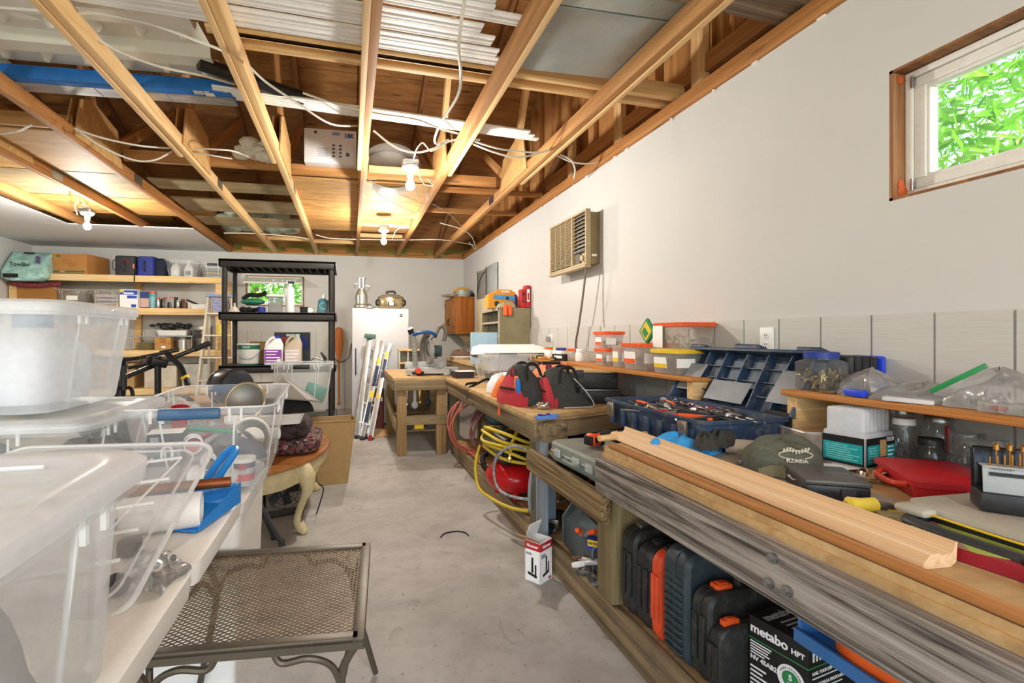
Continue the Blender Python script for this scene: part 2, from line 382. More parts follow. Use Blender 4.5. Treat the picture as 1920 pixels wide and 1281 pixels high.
for X0, mt, sis, lb in tr_x:
    t = thing('roof_truss', lb, 'roof truss', (X0, 0, 0))
    beam('bottom_chord', (0, YB + .05, ZC + .046), (0, YF + .1, ZC + .046), .042, .09, mt, t)
    if sis: beam('sister_board', (sis * .036, -.6, ZC + .038), (sis * .036, 3.95 + random.uniform(-.1, .25), ZC + .038), .028, .09, w_new, t)
    a0 = YF + .1
    beam('top_chord', (0, ridgeY, ridgeZ - .06), (0, a0, eaveZ - .02), .04, .09, w_dark, t)
    beam('top_chord', (0, ridgeY, ridgeZ - .06), (0, YB, roofz(YB) - .07), .04, .09, w_dark, t)
    beam('web', (0, 4.15, ZC + .1), (0, 3.1, ridgeZ - .2), .038, .085, w_old if X0 < .5 else w_new, t)
    beam('web', (0, 4.25, ZC + .1), (0, 5.7, roofz(5.7) - .07), .038, .085, w_old, t)
    beam('web', (0, 1.5, ZC + .1), (0, 2.5, ridgeZ - .2), .038, .085, w_old, t)
    for gx in (-.026, .026):
        s = S(); s.m = Matrix.Rotation(PI / 2, 4, 'Y') @ Matrix.Rotation(PI / 2, 4, 'Z')
        s.prism([(3.72, ZC + .03), (4.42, ZC + .03), (4.34, ZC + .3), (3.95, ZC + .36), (3.8, ZC + .3)], gx - .005, gx + .005)
        s.done('gusset_plate', m_gus, t, smooth=0)
    s = S(); s.box((-.0225, 4.75, ZC + .05), (.002, .16, .07)); s.box((.0225, 4.75, ZC + .05), (.002, .16, .07)); s.done('nail_plate', steel, t)
# attic floor boards lying on the chords
m_attic = wood('attic_plywood', '#a07440', '#d8ae72', '#c09558', .6, grain=6, stretch=.9, axis='X', dirt=.2)
m_attic2 = wood('grey_attic_plywood', '#857456', '#b5a684', '#a08f6e', .6, grain=6, stretch=.9, axis='X', dirt=.3)
def deck(x0, x1, y0, y1, m, z=ZC + .1):
    s = S(); s.box((0, 0, 0), (x1 - x0, y1 - y0, .015)); return structure(s.done('attic_floor_panel', m, loc=((x0 + x1) / 2, (y0 + y1) / 2, z), smooth=0))
for y0, y1, ma, mb in ((4.55, 5.14, m_attic, m_attic2), (5.15, 5.95, m_attic, m_attic2), (5.96, 6.7, m_attic, m_attic2)):
    deck(-.50, .72, y0, y1, ma); deck(-1.72, -.51, y0 + .3, y1, mb if y0 < 6 else m_attic2)
deck(-4.3, -1.78, 3.85, 4.75, m_attic); deck(-4.3, -1.78, 4.77, 5.55, m_attic2); deck(-3.6, -1.78, 5.57, 6.3, m_attic)
for i, (xa, xb, yy) in enumerate(((-1.72, -.51, 4.4), (-.5, 1.3, 4.47), (-3.2, -1.78, 3.8))):
    structure(beam(trn(), (xa, yy, ZC + .14), (xb, yy, ZC + .14), .04, .085, w_old))
structure(beam(trn(), (.15, 4.27, ZC + .12), (.72, 4.27, ZC + .12), .04, .05, w_new))
# blocking between chords
for xa, xb, yy, zz, m in ((.12, .71, 6.2, ZC + .08, w_new), (.75, 1.86, 4.75, ZC + .13, w_orange), (.12, 1.86, 5.55, ZC + .13, w_old), (-1.1, -.53, 7.25, ZC + .06, w_new), (-.49, .05, 7.35, ZC + .06, w_new), (.12, .7, 7.0, ZC + .1, w_new)):
    structure(beam(trn(), (xa, yy, zz), (xb, yy, zz), .035, .05, m))
for k in range(6):
    structure(beam(trn(), (-1.45 + k * .62 - .14, 8.13, ZC + .055), (-1.45 + k * .62 + .14, 8.13, ZC + .055), .03, .05, w_orange))
# right-hand upright battens against the gable
for yy, zz in ((2.45, .55), (3.3, .6), (4.1, .5)):
    structure(beam(trn(), (XW + .05, yy, ZC + .07), (XW + .05, yy, ZC + zz), .10, .04, w_new))
# ---- windows
def hopper_window(name, n, along):
    pass
fr_m = pm('white_weathered_sash', '#e3e3df', .5, var=.04, dirt=.12)
gl_m = clear('window_glass', '#f4f6f6', .02, .03, .5)
t = bpy.data.objects.new('window_1', None); C.objects.link(t); structure(t); t.location = (XW, 0, 0)
s = S()  # rough-cut timber lining of the opening
s.box((.045, wy1 - .006, (wz0 + wz1) / 2), (.09, .012, wz1 - wz0)); s.done('jamb_board', wood('stained_jamb', '#7e5232', '#c7a27a', '#a37a54', .6, axis='Z', dirt=.3), t)
s = S(); s.box((.045, (wy0 + wy1) / 2, wz0 + .005), (.09, wy1 - wy0, .010)); s.box((.045, (wy0 + wy1) / 2, wz1 - .005), (.09, wy1 - wy0, .010)); s.done('head_and_sill_board', w_dark, t)
def ring(s, x0, x1, ya, yb, za, zb, w, bev=.003):
    xm, xs = (x0 + x1) / 2, x1 - x0
    s.box((xm, (ya + yb) / 2, za + w / 2), (xs, yb - ya, w), bev=bev); s.box((xm, (ya + yb) / 2, zb - w / 2), (xs, yb - ya, w), bev=bev)
    s.box((xm, ya + w / 2, (za + zb) / 2), (xs, w, zb - za - 2 * w), bev=bev); s.box((xm, yb - w / 2, (za + zb) / 2), (xs, w, zb - za - 2 * w), bev=bev)
s = S(); ring(s, .05, .11, wy0 + .012, wy1 - .014, wz0 + .012, wz1 - .012, .022); s.done('window_frame', fr_m, t)
s = S(); ring(s, .058, .095, wy0 + .036, wy1 - .038, wz0 + .036, wz1 - .036, .034); ring(s, .064, .10, wy0 + .068, wy1 - .070, wz0 + .068, wz1 - .068, .012); s.done('sash', fr_m, t)
s = S(); s.box((.085, (wy0 + wy1) / 2, (wz0 + wz1) / 2), (.003, wy1 - wy0 - .15, wz1 - wz0 - .15)); s.done('pane', gl_m, t)
for zz in (wz0 + .05, wz1 - .05):
    s = S(); s.box((.05, wy1 - .04, zz), (.012, .012, .03), bev=.002); s.cyl((.046, wy1 - .04, zz - .02), (.046, wy1 - .04, zz + .02), .004); s.done('hinge', steel, t)
s = S()
for zz, rr_ in ((wz0 + .03, .02), (wz0 + .055, .014), (wz1 - .03, .014), (wz0 + .01, .016)): s.ball((.03 + random.uniform(0, .015), wy1 - .014, zz), rr_, (1, .5, 1.3))
s.done('expanding_foam', pm('orange_foam', '#b4572e', .9, var=.3), t)
t = bpy.data.objects.new('window_2', None); C.objects.link(t); structure(t); t.location = (0, YF, 0)
s = S(); s.m = Matrix.Rotation(-PI / 2, 4, 'Z')
s.m = Matrix(((0, 1, 0, 0), (1, 0, 0, 0), (0, 0, 1, 0), (0, 0, 0, 1)))
ring(s, .0, .12, fx0, fx1, fz0, fz1, .018); s.done('window_frame', w_dark, t)
s = S(); s.m = Matrix(((0, 1, 0, 0), (1, 0, 0, 0), (0, 0, 1, 0), (0, 0, 0, 1))); ring(s, .03, .09, fx0 + .018, fx1 - .018, fz0 + .018, fz1 - .018, .03); s.box((.06, (fx0 + fx1) / 2 + .14, (fz0 + fz1) / 2), (.04, .03, fz1 - fz0 - .08)); s.done('fixed_sash', fr_m, t)
s = S(); s.m = Matrix.Translation(((fx0 + fx1) / 2, -.02, fz1 - .03)) @ Matrix.Rotation(math.radians(20), 4, 'X')
w_ = fx1 - fx0 - .06
s.box((0, -.15, 0), (w_, .3, .004)); s.mi = 1
for a, b, c_, d_ in ((0, 0, w_, .02), (0, -.3, w_, .02), (w_ / 2, -.15, .02, .3), (-w_ / 2, -.15, .02, .3)): s.box((a, b, 0), (c_, d_, .025))
s.done('tilted_sash', [clear('frosted_glass', '#f2f4f4', .55), fr_m], t)
s = S(); s.box(((fx0 + fx1) / 2, .07, (fz0 + fz1) / 2), (fx1 - fx0 - .08, .003, fz1 - fz0 - .08)); s.done('pane', gl_m, t)
# ---- outside: lawn is unseen, added for bounce light; leafy trees seen through the windows
s = S(); s.box((0, 3, -.16), (80, 80, .1)); structure(s.done('bounce_ground', pm('bounce_ground_green', '#5b7a35', .9, var=.3, vs=2)))  # green ground plane out of view, put in to bounce daylight
q = N('sunlit_leaves'); oc = q.noise(q.coord((1, 1, 1), False), 1.7, 5); lc = q.ramp(oc, [(.3, hexc('#3f7a1e')), (.55, hexc('#7fbf3a')), (.75, hexc('#c6e56a'))])
df = q.n('BsdfDiffuse'); tl = q.n('BsdfTranslucent'); q.l(lc, df.inputs[0]); q.l(lc, tl.inputs[0]); mx = q.n('MixShader'); mx.inputs[0].default_value = .5
q.l(df.outputs[0], mx.inputs[1]); q.l(tl.outputs[0], mx.inputs[2]); q.l(mx.outputs[0], q.o.inputs[0]); m_leaf = q.m
def tree(x, y, h, r, n, label, leaf=.09):
    t = thing('leafy_tree', label, 'tree', (x, y, -.11), 0, None)
    s = S(); s.tube([(0, 0, 0), (.1, 0, h * .35), (-.1, .1, h * .7), (0, 0, h * .95)], [.16, .12, .08, .03])
    for k in range(9):
        a = random.random() * 6.28; z = h * random.uniform(.3, .85); s.tube([(0, 0, z), (math.cos(a) * r * .4, math.sin(a) * r * .4, z + .3), (math.cos(a) * r * .8, math.sin(a) * r * .8, z + .5)], [.05, .03, .012], 6)
    s.done('trunk', pm('bark', '#6e5d4c', .9, bump=.5), t)
    s = S()
    for k in range(n):
        a = random.random() * 6.28; rad = r * random.random() ** .45; z = h * random.uniform(.08, 1.0); p = Vector((math.cos(a) * rad, math.sin(a) * rad, z)); u = Vector([random.gauss(0, 1) for _ in range(3)]).normalized(); v = u.orthogonal().normalized(); l = leaf * random.uniform(.6, 1.3)
        s.quad(p - u * l, p - v * l * .5, p + u * l, p + v * l * .5)
    o = s.done('foliage', m_leaf, t, smooth=0); o['kind'] = 'stuff'
tree(5.0, 3.9, 5.2, 1.7, 9000, 'leafy green tree right outside the high window on the long wall')
tree(9.2, 6.9, 6.4, 2.2, 8000, 'taller leafy tree behind the first one, seen through the high window on the long wall')
tree(-2.2, 12.6, 4.6, 2.2, 9000, 'leafy green tree outside the small window in the far wall, at its left side')
tree(1.9, 14.6, 4.6, 1.9, 6000, 'leafy green tree outside the small window in the far wall, at its right side')
# ---- bulbs
def bulb(x, y, z, label, on=True, group=None):
    t = thing('bulb_lampholder', label, 'light bulb', (x, y, z))
    s = S(); s.lathe([(0, .0), (.055, 0), (.06, -.012), (.045, -.03), (.028, -.035), (.024, -.075), (0, -.075)], 20); s.done('porcelain_holder', whitep, t)
    s = S(); s.box((0, 0, .022), (.11, .11, .045), bev=.01); s.done('junction_box', steel, t)
    s = S(); s.lathe([(0, -.072), (.013, -.074), (.014, -.09), (.022, -.105), (.0315, -.125), (.0325, -.14), (.026, -.158), (.014, -.167), (0, -.17)], 20)
    s.done('glowing_bulb', emit('bulb_glow', '#fff3dc', 28), t, label='lit round white bulb')
    L = bpy.data.lights.new('bulb_light', 'POINT'); L.energy = BULB_W; L.color = (1, .94, .85); L.shadow_soft_size = .045
    lo = bpy.data.objects.new('bulb_light', L); C.objects.link(lo); lo.location = (0, 0, -.215); lo.parent = t
    return t
bulb(.41, 3.55, 2.335, 'lit bare bulb hung from the rafters below loose cables, nearest of the three')
bulb(.365, 5.72, 2.335, 'lit bare bulb in a white holder on the rafters in front of the refrigerator')
bulb(-2.475, 5.52, 2.335, 'lit bare bulb at the edge of the white ceiling above the storage shelves')
bulb(-2.0, -.6, 2.335, 'bare bulb in a white holder added out of view by the rear doorway for extra light')  # unseen lamp, added to brighten the room
bulb(.6, -1.2, 2.335, 'bare bulb in a white holder added unseen behind the viewer for extra light')  # second added lamp, out of view, for extra light
# ================================================================== things stored on the roof chords
ZA = ZC + .093
def plank(name, cat, label, xr, yr, L, w, h, mat, z=None, skew=.066, group=None, ribs=0):
    """long stick lying across the chords; right-hand end at (xr, yr), running to the left"""
    z = ZA + h / 2 if z is None else z
    d = Vector((-1, -skew, 0)).normalized(); c = Vector((xr, yr, z)) + d * L / 2
    s = S()
    if ribs:
        pr = [(-w / 2, 0), (-w / 2, h * .5), (-w * .34, h), (w / 2, h), (w / 2, h * .1), (w * .36, 0), (w * .28, h * .12), (w * .2, 0), (0, -h * .05), (-w * .1, h * .15), (-w * .2, 0)]
        s.loft([[(x, a, b - h / 2) for a, b in pr] for x in (-L / 2, L / 2)])
    else: s.box((0, 0, 0), (L, w, h), bev=.003)
    o = s.done(name, mat, loc=c, rot=(0, 0, math.atan2(-d.y, -d.x)), smooth=30)
    return tag(o, label, cat, group)
m_trim = pm('primed_white_moulding', '#e9eae8', .55, var=.03)
G = 'white mouldings stored on the rafters'
rows = [(930, 6, 'uppermost white moulding of the rafter stack, partly cut by the picture edge'), (924, 24, 'white moulding with a square end beside the loose hanging cable, second of the stack'),
        (985, 46, 'longest white moulding of the rafter stack, reaching past the others to the joist'), (903, 58, 'white moulding of the rafter stack with a notched short end, just below the longest'),
        (924, 82, 'white moulding with a rounded ogee end in the rafter stack'), (932, 104, 'white fluted moulding nearest the pine board in the rafter stack'),
        (944, 122, 'plain white flat board lying between the mouldings and the pine studs overhead')]
for k, (px, py, lb) in enumerate(rows):
    p = onZ(px, py, ZA); plank('trim_moulding', 'moulding', lb, p.x, p.y, 2.4 + .1 * (k % 3), .075, .016, m_trim, ribs=1, group=G, z=ZA + .012 + (.0 if k % 2 else .003))
p = onZ(800, -30, ZA); plank('trim_moulding', 'moulding', 'white moulding at the top picture edge above the stack, left of the loose cable', p.x, p.y, 2.6, .08, .016, m_trim, ribs=1, group=G, z=ZA + .012)
p = onZ(910, -20, ZA); plank('trim_moulding', 'moulding', 'white moulding lying on the others at the very top edge of the stack', p.x, p.y + .02, 2.6, .07, .016, m_trim, ribs=1, group=G, z=ZA + .034)
plank('lumber_stud', 'lumber', 'pale pine two by four lying across the rafters, the one toward the window', 1.88, 2.60, 2.44, .04, .085, w_new, group='pine studs on the rafters')
plank('lumber_stud', 'lumber', 'pale pine two by four lying across the rafters, the one toward the light bulb', 1.86, 2.70, 2.40, .04, .085, w_new, group='pine studs on the rafters')
plank('lumber_stud', 'lumber', 'short pale pine board above the two studs, left of the hanging cable', .72, 2.52, 1.35, .06, .035, w_new)
G = 'white mouldings by the black pipe'
for k, (px, py, lb) in enumerate(((1008, 264, 'white moulding behind the hanging cable, farthest of the lower three'), (1000, 258, 'white moulding behind the hanging cable, middle one of the lower three'), (992, 251, 'white moulding behind the hanging cable, nearest of the lower three'))):
    p = onZ(px, py, ZA); plank('trim_moulding', 'moulding', lb, p.x, p.y, 1.93, .05, .016, m_trim, ribs=1, group=G, skew=.115, z=ZA + .012)
# weathered board by the window side and pine board over the foam sheet
p = onZ(1512, 36, ZA); plank('lumber_board', 'lumber', 'dark weathered board crossing the rafters nearest the high window', p.x, p.y, .9, .14, .03, w_gray, skew=.08)
# black pipe
a, b = onZ(372, 118, ZA + .04), onZ(569, 184, ZA + .04); a = a + (a - b) * .0
s = S(); s.cyl(a, b, .036, n=20); s.cyl(b - (b - a).normalized() * .06, b + (b - a).normalized() * .001, .0375, n=20); o = s.done('black_pipe', blk); tag(o, 'black plastic pipe lying across the rafters beside the ribbed foam panels', 'pipe')
# foil-faced foam sheets
q = N('foil_facing'); co = q.coord((1, 1, 1)); f = q.noise(co, 28, 5, .6); f2 = q.noise(co, 2.5, 3)
m_foil = q.bsdf(q.ramp(f2, [(.3, hexc('#8b9898')), (.7, hexc('#adb7b5'))]), .42, .55, f, .6, .004)
for k, (x0, x1, y0, y1) in enumerate(((.755, 1.395, 1.96, 2.46), (.755, 1.395, 1.05, 1.95))):
    s = S(); s.box((0, 0, 0), (x1 - x0, y1 - y0, .025), bev=.003); o = s.done('foil_foam_sheet', m_foil, loc=((x0 + x1) / 2, (y0 + y1) / 2, ZA + .015))
    tag(o, ('silver foil insulation sheet between the rafters, the piece next to the pine studs', 'silver foil insulation sheet between the rafters, the piece at the top picture edge')[k], 'insulation sheet')
# ribbed foam vent panels with cone feet
m_foam = pm('cream_foam', '#ddddd0', .75, var=.03); m_foamy = pm('yellowed_foam', '#d5d2ac', .8, var=.05)
def vent_panel(x1, y0, y1, z, label, cones=True, m=m_foam):
    t = thing('foam_vent_panel', label, 'foam panel', (x1, y0, z), -.03, 'ribbed foam panels on the rafters')
    W = y1 - y0; s = S(); nr = 2; pr = []
    for k in range(nr):
        b = k * W / nr; pr += [(b, .045), (b + .02, .0), (b + W / nr * .34, .0), (b + W / nr * .42, .05), (b + W / nr - .001, .055)]
    pr2 = [(a, c + .006) for a, c in pr][::-1]
    s.loft([[(x, a, c) for a, c in pr + pr2] for x in (-1.75, 0)]); s.done('ribbed_sheet', m, t, smooth=20)
    if cones:
        for k in range(nr):
            for i in range(9):
                s = S(); s.lathe([(.030, .0), (.028, -.002), (.012, -.035), (0, -.035)], 14, (-.09 - i * .19, k * W / nr + W / nr * .72, .052)); s.done('cone_foot', m, t)
    return t
vent_panel(-.70, 2.42, 3.08, ZA + .045, 'cream ribbed foam panel with rows of cone feet, lowest on the rafters')
vent_panel(-.74, 2.36, 2.80, ZA + .10, 'yellowed ribbed foam panel lying under the cable on top of the other panel', False, m_foamy)
# long blue carton beside them
t = thing('flat_carton', 'long flat blue and grey carton lying beside the ribbed foam panels overhead', 'box', (-1.55, 3.17, ZA + .001), -.045)
s = S(); s.box((0, .0, .035), (1.8, .17, .07), bev=.003); s.done('box_body', pm('blue_print', '#1f6fc0', .5), t)
q = N('grey_carton_print'); vv = q.noise(q.coord((1, 3, 3)), 4, 4); m_gp = q.bsdf(q.ramp(vv, [(.35, hexc('#7b7a7e')), (.5, hexc('#a6a4a4')), (.62, hexc('#b6afa8')), (.7, hexc('#8a6a5e'))]), .5)
s = S()
for k in range(5): s.box((-.72 + k * .36, .025, -.0012), (.355, .105, .0015))
s.done('printed_panel', m_gp, t)
s = S(); s.box((.78, -.05, -.0012), (.05, .04, .001)); s.done('barcode_label', paper, t); txt(t, 'EST', (.70, -.065, -.002), (PI, 0, 0), .055, inkw, bold=.002)
# white 18K carton
t = thing('heater_carton', 'white carton marked 18K with blue print standing on the attic boards', 'box', (-.16, 4.42, ZA + .075), -.02)
s = S(); s.box((0, 0, .14), (.42, .16, .28), bev=.003); s.done('box_body', pm('pale_carton', '#dfe3ea', .6, var=.03), t)
ib = pm('blue_ink', '#1c4f9c', .5)
txt(t, '230V', (.01, -.0815, .245), (PI / 2, 0, 0), .032, ib, bold=.001); txt(t, '18K', (.11, -.0815, .235), (PI / 2, 0, 0), .05, ib, bold=.002)
s = S()
for k in range(5): s.box((-.06, -.0808, .12 - k * .016), (.09, .001, .003))
for i in range(2):
    for k in range(4): s.box((.025 + i * .055, -.0808, .15 - k * .03), (.022, .001, .016))
s.box((.14, -.0808, .08), (.03, .001, .03)); s.cyl((-.12, -.0805, .25), (-.12, -.0812, .25), .014, n=12); s.done('printed_mark', pm('dim_blue_ink', '#51617c', .6), t)
# pale round duct
t = thing('round_duct', 'pale round sheet metal duct section lying behind the lit bulb above the rafters', 'duct', (.36, 4.75, ZA + .16))
s = S(); s.m = Matrix.Rotation(PI / 2, 4, 'X'); s.lathe([(.0, .0), (.2, 0), (.205, .01), (.205, .2), (.2, .21)], 40, sx=1.3); s.done('duct_drum', pm('pale_metal', '#c4c2be', .35, .3), t)
# insulation batts
def lumps(name, c, size, mat, label, cat, n=40, seed=3, r=.09, kind=None):
    random.seed(seed); s = S()
    for k in range(n):
        s.ball((random.uniform(-.5, .5) * size[0], random.uniform(-.5, .5) * size[1], random.uniform(-.5, .5) * size[2]), r * random.uniform(.6, 1.1), (1.2, 1, .7), 10)
    o = s.done(name, mat, loc=c, jit=.004, smooth=80); return tag(o, label, cat, kind=kind)
m_batt = pm('fibreglass', '#e4e6dc', .95, bump=.6, vs=70)
p = onZ(485, 300, ZA + .04); lumps('fibreglass_batt', (p.x, p.y + .06, ZA + .13), (.32, .14, .12), m_batt, 'torn white fibreglass insulation clump beside the white carton overhead', 'insulation', 34, r=.06)
lumps('fibreglass_batt', (-1.2, 7.3, ZA + .2), (.9, .8, .12), pm('pale_green_batt', '#b3bfae', .95, bump=.6, vs=40), 'pale green insulation showing between the far rafters', 'insulation', 60, r=.12)
lumps('fibreglass_batt', (-2.6, 3.3, ZA + .25), (1.2, .5, .1), pm('dull_green_batt', '#8f9c8b', .95, bump=.6, vs=40), 'dull green insulation in the rafters at the left picture edge', 'insulation', 50, r=.12)
# ---- cables
m_cab = pm('white_cable', '#dcd9cf', .5, var=.05); m_cabg = pm('grey_cable', '#a9a69c', .5)
def cable(pts, label, r=.006, m=None, name='electric_cable', k=6, grp=None):
    P = catmull([onZ(x, y, z) for x, y, z in pts], k); s = S(); s.tube(P, r, 7); return tag(s.done(name, m or m_cab), label, 'cable', grp)
z0 = 2.37
cable([(878, -30, 2.5), (868, 20, 2.44), (860, 90, z0), (864, 140, z0), (858, 180, 2.34), (826, 232, 2.33), (815, 262, 2.35), (822, 270, 2.37), (842, 262, 2.40)], 'thick white cable hanging in a long loop from the mouldings to the light', .0075)
cable([(-20, 12, 2.5), (130, 24, 2.49), (190, 26, 2.5), (290, 48, 2.52), (405, 90, 2.4), (430, 100, 2.52)], 'white cable running over the ribbed foam panels at their upper edge', .006)
cable([(155, 55, 2.48), (220, 95, 2.47), (300, 125, 2.47), (380, 142, 2.47), (440, 158, 2.52)], 'white cable sagging under the middle of the ribbed foam panels', .006)
cable([(468, 125, 2.42), (500, 155, 2.36), (560, 195, 2.34), (620, 232, 2.36), (670, 236, 2.5)], 'white cable sagging from the joist past the black pipe end', .006)
cable([(568, 174, 2.53), (640, 198, 2.5), (710, 213, 2.45), (780, 224, 2.45), (830, 243, 2.47), (868, 252, 2.52)], 'white cable coming out of the black pipe', .006)
cable([(700, 245, 2.44), (740, 275, 2.36), (778, 286, 2.34), (815, 278, 2.34), (850, 263, 2.42), (900, 262, 2.44)], 'white cable drooping above the nearest bulb', .006)
cable([(772, 309, 2.38), (778, 290, 2.36), (782, 278, 2.37), (793, 268, 2.38), (808, 283, 2.36), (826, 276, 2.40)], 'short bent white wire rising from the nearest bulb holder', .004)
cable([(785, 325, 2.36), (795, 345, 2.36), (812, 348, 2.38), (800, 336, 2.40), (815, 340, 2.46)], 'thin curled white wire beside the nearest bulb', .003)
cable([(880, 262, 2.45), (930, 278, 2.38), (965, 283, 2.37), (1005, 286, 2.40), (1040, 282, 2.45)], 'white cable drooping between the two right-hand rafters, upper one', .006)
cable([(875, 265, 2.45), (925, 285, 2.36), (975, 295, 2.34), (1035, 280, 2.43)], 'white cable drooping between the two right-hand rafters, lower one', .006)
cable([(1045, 292, 2.45), (1070, 303, 2.42), (1100, 307, 2.42), (1135, 300, 2.46)], 'white cable ending over the timber plate of the long wall', .006)
cable([(1050, 290, 2.45), (1070, 300, 2.42), (1078, 318, 2.38), (1076, 335, 2.37)], 'white cable end hanging down near the timber plate', .006)
cable([(-10, 253, 2.49), (30, 247, 2.4), (60, 234, 2.44)], 'white cable at the left picture edge below the dark rafters', .006)
cable([(140, 241, 2.44), (190, 258, 2.40), (260, 273, 2.39), (318, 278, 2.45)], 'upper of two white cables sagging between the left rafters', .006)
cable([(145, 243, 2.44), (190, 275, 2.35), (250, 300, 2.32), (290, 300, 2.34), (322, 284, 2.45)], 'lower of two white cables sagging between the left rafters', .006)
cable([(365, 278, 2.46), (400, 280, 2.44), (440, 284, 2.46), (480, 300, 2.5)], 'upper white cable running to the fibreglass clump', .006)
cable([(365, 286, 2.46), (400, 292, 2.43), (435, 298, 2.45)], 'lower white cable running to the fibreglass clump', .005)
cable([(420, 437, 2.44), (480, 438, 2.42), (560, 445, 2.40), (590, 453, 2.44)], 'white cable along the far rafters above the black shelf rack', .006)
cable([(592, 440, 2.45), (620, 447, 2.42), (680, 449, 2.42), (760, 450, 2.43), (830, 450, 2.43), (890, 460, 2.45)], 'long white cable under the far rafters behind the middle bulb', .006)
cable([(735, 450, 2.36), (745, 430, 2.38), (765, 428, 2.40), (778, 430, 2.45)], 'short white wire looped beside the middle bulb', .004)
cable([(705, 360, 2.5), (740, 382, 2.44), (790, 402, 2.43), (800, 380, 2.46), (840, 400, 2.46), (870, 430, 2.46)], 'tangled thin grey wires on the lit boards by the middle bulb', .003, m_cabg)
cable([(780, 360, 2.46), (795, 392, 2.42), (765, 412, 2.44), (770, 428, 2.46)], 'thin grey wire crossing the lit boards below the nearest bulb', .003, m_cabg)
cable([(825, 418, 2.46), (865, 430, 2.42), (885, 445, 2.4), (892, 468, 2.37), (880, 455, 2.40)], 'white cable loop hanging near the far wall corner', .005)
cable([(145, 402, 2.37), (140, 385, 2.38), (148, 378, 2.42), (165, 390, 2.45)], 'short white wire above the bulb by the storage shelves', .005)
# ================================================================== long wall: air conditioner, outlets
t = thing('window_air_conditioner', 'old brown through-wall air conditioner on the white wall', 'air conditioner', (XW - .001, 3.80, 1.675))
ac = t; m_ac = pm('bronze_metal', '#8a7a5a', .5, .3, dirt=.3); m_acd = pm('dark_bronze', '#4b4334', .55, dirt=.3); m_acg = pm('tan_grille', '#b19f7c', .55, dirt=.45, vs=30)
s = S(); s.box((-.045, .02, .205), (.09, .64, .39), bev=.004); s.done('cabinet', m_ac, t)
s = S(); ring(s, -.135, -.095, -.345, .35, 0, .41, .016); s.box((-.115, -.10, .205), (.036, .012, .39)); s.box((-.1, 0, .205), (.01, .68, .4)); s.done('front_frame', m_acg, t)
s = S()
for k in range(30): s.box((-.124, .122, .03 + k * .0122), (.012, .42, .0045), (0, .35, 0))
for k in range(5): s.box((-.130, -.09 + k * .105, .205), (.006, .006, .37))
s.done('intake_grille', m_acg, t)
s = S(); s.box((-.108, -.222, .26), (.004, .225, .27)); s.box((-.108, .12, .205), (.004, .43, .38)); s.done('dark_recess', blk, t)
for k in range(9):
    s = S(); s.box((-.122, -.222, .145 + k * .029), (.02, .22, .004), (0, -.5, 0)); s.done('louver', m_acg, t)
s = S(); s.box((-.12, -.222, .112), (.02, .22, .018)); s.box((-.112, -.17, .055), (.01, .09, .085)); s.done('control_panel', m_acd, t)
s = S(); s.cyl((-.118, -.27, .055), (-.135, -.27, .055), .022, n=18); s.cyl((-.113, -.27, .055), (-.12, -.27, .055), .034, n=20); s.done('control_knob', m_acg, t)
s = S(); s.box((-.12, 0, -.012), (.05, .70, .02), bev=.006); s.done('drip_lip', m_acg, t)
s = S(); s.box((-.045, -.3005, .075), (.04, .002, .016)); s.done('rating_plate', paper, t)
s = S(); s.tube(catmull([(1.725, 3.49, 1.71), (1.72, 3.50, 1.66), (1.722, 3.56, 1.45), (1.725, 3.64, 1.22), (1.73, 3.70, 1.10), (1.74, 3.72, 1.02), (1.75, 3.74, .985)], 8), .0085, 8)
o = s.done('power_cord', pm('brown_cord', '#6c675b', .6), ac); o.location = (-XW + .001, -3.80, -1.675)
s = S(); s.tube(catmull([(1.824, 3.44, 1.64), (1.824, 3.445, 1.4), (1.824, 3.43, 1.225), (1.815, 3.40, 1.215)], 6), .003, 6)
tag(s.done('wall_wire', m_cabg), 'thin grey wire running down the wall below the air conditioner', 'cord')
def outlet(x, y, z, label, face='X'):
    t = thing('wall_outlet', label, 'outlet', (x, y, z), 0 if face == 'X' else -PI / 2)
    s = S(); s.box((-.003, 0, 0), (.006, .075, .115), bev=.002); s.done('cover_plate', whitep, t)
    for dz in (.02, -.02):
        s = S(); s.m = Matrix.Translation((-.007, 0, dz)) @ Matrix.Rotation(-PI / 2, 4, 'Y'); s.lathe([(0, .002), (.016, .002), (.0168, 0)], 18); s.mi = 1
        s.m = Matrix.Translation((-.0095, 0, dz)); s.box((0, .006, .003), (.001, .0025, .008)); s.box((0, -.006, .003), (.001, .0025, .008)); s.cyl((-.0006, 0, -.008), (.0006, 0, -.008), .0026, n=8)
        s.done('receptacle', [whitep, inkb], t)
    return t
outlet(XW - .011, 1.925, 1.125, 'white double wall outlet on the grooved panelling behind the open toolbox lid')
t = outlet(XW - .011, 4.42, 1.10, 'white wall outlet with a grey plug, beside the clear jars on the far bench')
s = S(); s.box((-.03, 0, .015), (.045, .03, .05), bev=.008); s.done('plug', pm('grey_plug', '#8c8f90', .5), t)
outlet(.02, YF - .012, 1.03, 'wall outlet between the wooden paddle and the refrigerator', 'Y')
# ================================================================== workbenches along the right wall
TB = .745
w_moldY = wood('moulding_pine_long', '#c8a072', '#f1d9b4', '#e0c096', 0, grain=40, stretch=.4, contrast=.9, axis='Y')
def slab(name, pts, z0, z1, mat, parent, loc=(0, 0, 0), smooth=0):
    s = S(); s.prism(pts, z0, z1); return s.done(name, mat, parent, smooth=smooth)
